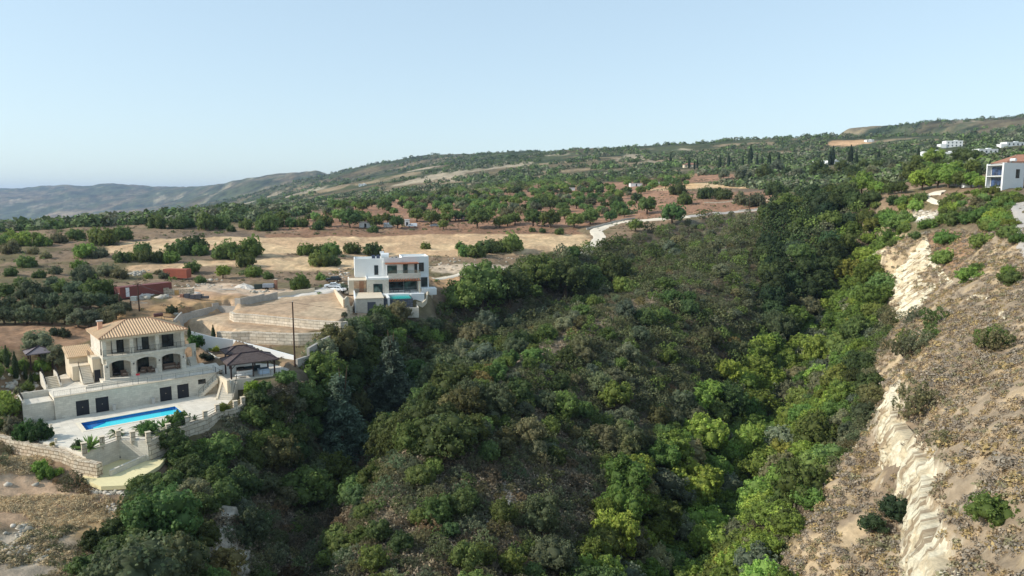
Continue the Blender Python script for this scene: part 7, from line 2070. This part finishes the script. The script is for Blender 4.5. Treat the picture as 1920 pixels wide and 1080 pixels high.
# undergrowth in the ravine and on the spur
sx, sy, _ = scatter(26000, -60, 130, 45, 300, 43)
_q = hits(r3.uniform(215, 1700, 12000), r3.uniform(400, 1079, 12000)); _q = _q[~np.isnan(_q[:, 0])]
sx = np.r_[sx, _q[:, 0]]; sy = np.r_[sy, _q[:, 1]]
ok = (poly_sd(sx, sy, RAVP) > -1) & (poly_sd(sx, sy, RS) < 0) & inview(sx, sy, gz(sx, sy), 40, 60)
for K in KEEPOUT: ok &= poly_sd(sx, sy, K) < -.8
sx, sy = sx[ok], sy[ok]
ok = r3.random(len(sx)) < np.interp(np.hypot(sx, sy), [50, 250], [1, .55])
sx, sy = sx[ok], sy[ok]; n = len(sx); print('UNDER', n)
mix = fbm(sx / 8, sy / 8, 431, 3)
cc = np.where((mix > .5)[:, None], pick([(112,114,84),(122,120,94),(102,108,74)], n, r3), pick([(148,134,114),(136,124,102),(154,138,112),(124,118,96)], n, r3))
scatter_mesh('undergrowth', np.stack([sx, sy, gz(sx, sy) - .05], -1), r3.uniform(.4, 1.15, n), cc, 52, .17, TONE, 'brown and olive undergrowth between the ravine trees', .8, seed=3)
# the trees of the ravine and orchard beyond the largest three hundred of a kind
M_ = REST + ORREST
if M_:
    low = [crown_arrays(900 + k, n_lobe=12, shape=(1, 1, .85), cz=.85, rmin=.30, rmax=.46, puffs=12, leaves=7, leaf=.085, flat=.6) for k in range(5)]
    Vs, Fs, Ts, o_n = [], [], [], 0
    for k, (x, y, z, rad, c) in enumerate(M_):
        v_, f_, t_, f3, t3 = low[k % 5]; a = random.uniform(0, 6.28); ca_, sa_ = math.cos(a), math.sin(a)
        q_ = np.stack([v_[:, 0] * ca_ - v_[:, 1] * sa_, v_[:, 0] * sa_ + v_[:, 1] * ca_, v_[:, 2]], -1) * rad + np.array([x, y, z - .1 * rad])
        Vs.append(q_); Fs.append(f_ + o_n); Ts.append(t_ * lin(c)[None] * random.uniform(.8, 1.2)); o_n += len(q_)
    tag(link('distant_trees', np_mesh('distant_trees', np.vstack(Vs), np.vstack(Fs), TONE, np.clip(np.vstack(Ts), 0, 1))), 'further small trees of the ravine and orchard', None, None, 'stuff')
# plateau scrub: low bushes on the brown ground to the left and round the fields
sx, sy, _ = scatter(30000, -330, 330, 120, 620, 45)
gsx = gz(sx, sy)
ok = inview(sx, sy, gsx, 380, 20) & (poly_sd(sx, sy, RAVP) < -1) & (poly_sd(sx, sy, RS) < -2) & (poly_sd(sx, sy, ORP) < 0)
for K in KEEPOUT: ok &= poly_sd(sx, sy, K) < -1.5
for L in ([(190,464),(300,446),(420,441),(640,440),(1100,437),(1115,458),(1088,472),(960,478),(760,482),(560,474),(300,478),(215,478)], [(232,502),(450,484),(720,488),(660,504),(520,510),(240,511)], [(1195,358),(1300,341),(1690,344),(1600,356),(1330,354)], [(300,548),(420,530),(600,545),(430,563),(320,570)], [(0,608),(160,612),(180,640),(0,655)]):
    ok &= poly_sd(sx, sy, pxpoly(L)) < 0
ok &= (fbm(sx / 12, sy / 12, 451, 3) > .44)
sx, sy = sx[ok], sy[ok]; n = len(sx); print('PLATEAU', n)
big = r3.random(n) < .07
R_ = np.where(big, r3.uniform(.8, 1.6, n), r3.uniform(.3, .75, n))
cc = np.where(big[:, None], pick([(98,114,66),(110,124,72),(90,104,66)], n, r3), pick([(138,122,100),(126,118,92),(116,114,80),(146,126,104),(130,116,98)], n, r3))
scatter_mesh('heath', np.stack([sx, sy, gz(sx, sy) - .05], -1), R_, cc, 34, .24, TONE, 'low dry heath scattered over the brown plateau', .75, seed=5)
# far woodland over the hills
th = r3.uniform(math.radians(-43), math.radians(43), 68000); rr = np.exp(r3.uniform(math.log(380), math.log(3600), 68000))
sx, sy = rr * np.sin(th), rr * np.cos(th); sz_ = gz(sx, sy)
dens = .5 + (fbm(sx / 95, sy / 95, 461, 5) - .5) * 1.25 + .22 * sstep((sx + 50) / 300) * sstep((1300 - rr) / 500)
ok = inview(sx, sy, sz_, 220, 0) & (dens > .525) & (poly_sd(sx, sy, ORP) < -4)
for L in ([(1190,360),(1300,340),(1700,342),(1700,352),(1560,376),(1490,388),(1240,408),(1180,412),(1200,380)], [(1540,276),(1556,262),(1625,260),(1636,270),(1600,278)], [(100,480),(300,440),(640,425),(1100,420),(1110,440),(640,470)]):
    q = pxpoly(L)
    ok &= poly_sd(sx, sy, q) < 0
for hx, hy, hl in HOUSES:                          # clear ground round and in front of the far houses
    hd = math.hypot(hx, hy); ha = math.atan2(hx, hy)
    ok &= ~((np.abs(np.arctan2(sx, sy) - ha) < hl * .75 / hd) & (rr > hd * .80) & (rr < hd + hl))
# keep only spots the camera can see
sx, sy, sz_, rr = sx[ok], sy[ok], sz_[ok], rr[ok]
t = np.linspace(.05, .97, 60)[None, :]
block = ((CAMZ + (sz_ + 7 - CAMZ)[:, None] * t) < gz(sx[:, None] * t, sy[:, None] * t)).any(1)
sx, sy, sz_, rr = sx[~block], sy[~block], sz_[~block], rr[~block]
if len(sx) > 13000:
    k = r3.permutation(len(sx))[:13000]; sx, sy, sz_, rr = sx[k], sy[k], sz_[k], rr[k]
n = len(sx); print('FARWOOD', n)
R_ = (1.3 + 3.6 * r3.random(n) ** 1.8) * np.interp(rr, [400, 3000], [1, 1.5])
cc = pick([(90,104,68),(100,116,74),(108,122,78),(94,104,76),(122,130,100),(114,136,80)], n, r3)
cc = np.where((r3.random(n) < .15)[:, None], pick([(128,128,104)], n, r3), cc)
scatter_mesh('far_woodland', np.stack([sx, sy, sz_ + R_ * .35], -1), R_, cc, 46, .30, TONE, 'small trees and groves scattered over the far hills', .85, seed=6, dome=False)
# dry grass in the near corner
sx, sy, _ = scatter(30000, -75, -20, 45, 100, 47)
ok = inview(sx, sy, gz(sx, sy), 260, 60) & (poly_sd(sx, sy, RAVP) < .5)
for K in KEEPOUT[1:4]: ok &= poly_sd(sx, sy, K) < -.8
gpx, gpy, _ = proj(np.stack([sx, sy, gz(sx, sy)], -1))
ok &= (fbm(sx / 3.5, sy / 3.5, 471, 3) > .50) & ((gpy > 930) | (gpx < 100) & (gpy < 890) | (gpx > 150) & (gpy > 905))
sx, sy, gpy = sx[ok], sy[ok], gpy[ok]; n = len(sx); print('GRASS', n)
scrubby = (gpy > 990) & (r3.random(n) < .6)
cc = np.where(scrubby[:, None], pick([(128,120,98),(112,108,78),(140,124,92),(96,104,64)], n, r3), pick([(216,192,150),(202,178,138),(180,164,130)], n, r3))
scatter_mesh('dry_grass', np.stack([sx, sy, gz(sx, sy) - .05], -1), r3.uniform(.22, .55, n), cc, 30, .34, TONE, 'straw-coloured dry grass on the near slope', 1.0, seed=7, blades=True)
# loose white stones
def stones(name, P, R_, cols, label, seed):
    r = np.random.default_rng(seed); n = len(P)
    v = IV[None] * (1 + r.normal(0, .22, (n, len(IV), 1))) * np.array([1, 1, .7]) * r.uniform(.7, 1.3, (n, 1, 3)) * R_[:, None, None] + P[:, None, :]
    f = (IF[None] + np.arange(n)[:, None, None] * len(IV)).reshape(-1, 3)
    t = np.repeat(pick(cols, n, r), len(IF), 0)
    return tag(link(name, np_mesh(name, v.reshape(-1, 3), f, tonemat('stone_tone', .95), np.clip(t, 0, 1))), label, None, None, 'stuff')
S = []
for (zx, zy, sxp, syp, k, s0) in [(700,510,110,18,70,.25),(820,520,90,14,50,.22),(960,440,60,20,40,.25),(780,640,70,40,60,.3),(780,700,60,20,40,.3),(130,760,60,20,10,.5),(60,900,80,40,40,.3),(250,960,60,30,40,.28),(180,890,50,15,25,.25),(150,800,120,20,25,.25),(60,460,20,8,5,.3),(235,470,15,6,4,.3),(500,170,60,10,14,.2)]:
    for _ in range(k):
        a, b = Z4(zx + random.gauss(0, sxp / 2), zy + random.gauss(0, syp / 2)); S.append((a, b, s0 * random.uniform(.4, 1.3)))
for (zx, zy, sxp, syp, k, s0) in [(300,205,80,20,30,.6),(400,180,50,20,12,.5),(1180,270,120,10,20,.4),(880,235,60,20,10,.4),(640,465,80,8,12,.8),(430,475,30,10,6,.9),(1100,335,300,25,50,.35),(1700,405,100,12,22,.6),(780,655,40,10,8,.5)]:
    for _ in range(k):
        S.append((200 + (zx + random.gauss(0, sxp / 2)) / 6, 480 + (zy + random.gauss(0, syp / 2)) / 6, s0 * random.uniform(.4, 1.2)))
for (px_, py_, sx_, sy_, k, s0) in [(900,490,90,6,36,.4),(960,484,50,4,18,.4),(850,496,40,5,12,.4),(760,445,10,2,0,.4),(1735,402,24,7,40,.7),(700,505,40,6,10,.4),(1880,410,10,6,8,.4),(660,860,16,5,10,.5),(690,845,14,4,6,.5),(640,515,10,8,20,.5)]:
    for _ in range(k): S.append((px_ + random.gauss(0, sx_), py_ + random.gauss(0, sy_ / 1.5), s0 * random.uniform(.4, 1.3)))
for _ in range(90):
    a, b = ZG(random.uniform(0, 250), random.uniform(500, 720)); S.append((a, b, random.uniform(.2, .6)))
q = hits([a[0] for a in S], [a[1] for a in S]); R_ = np.array([a[2] for a in S]); okq = ~np.isnan(q[:, 0])
stones('loose_stones', q[okq], R_[okq], [(188,180,164),(174,166,150),(160,150,132),(196,186,170)], 'white loose stones lying in heaps and along field edges', 8)

# ------------------------------------------------------------------ the air: an even haze over the whole country
zlo, zhi = float(GZ.min()) - 2, float(GZ.max()) + 25
hz = MB().box(-14500, 14500, -600, 14600, zlo, zhi).build('haze', [])
hm = D.materials.new('air'); hm.use_nodes = True
hn = hm.node_tree; hn.nodes.remove(hn.nodes['Principled BSDF'])
pv = hn.nodes.new('ShaderNodeVolumePrincipled')
pv.inputs['Color'].default_value = (.55, .72, 1.0, 1)
pv.inputs['Density'].default_value = 0.00007
pv.inputs['Anisotropy'].default_value = 0.2
hn.links.new(pv.outputs[0], hn.nodes['Material Output'].inputs['Volume'])
hz.data.materials.append(hm)
tag(hz, 'thin bluish summer haze over the land', None, None, 'stuff')
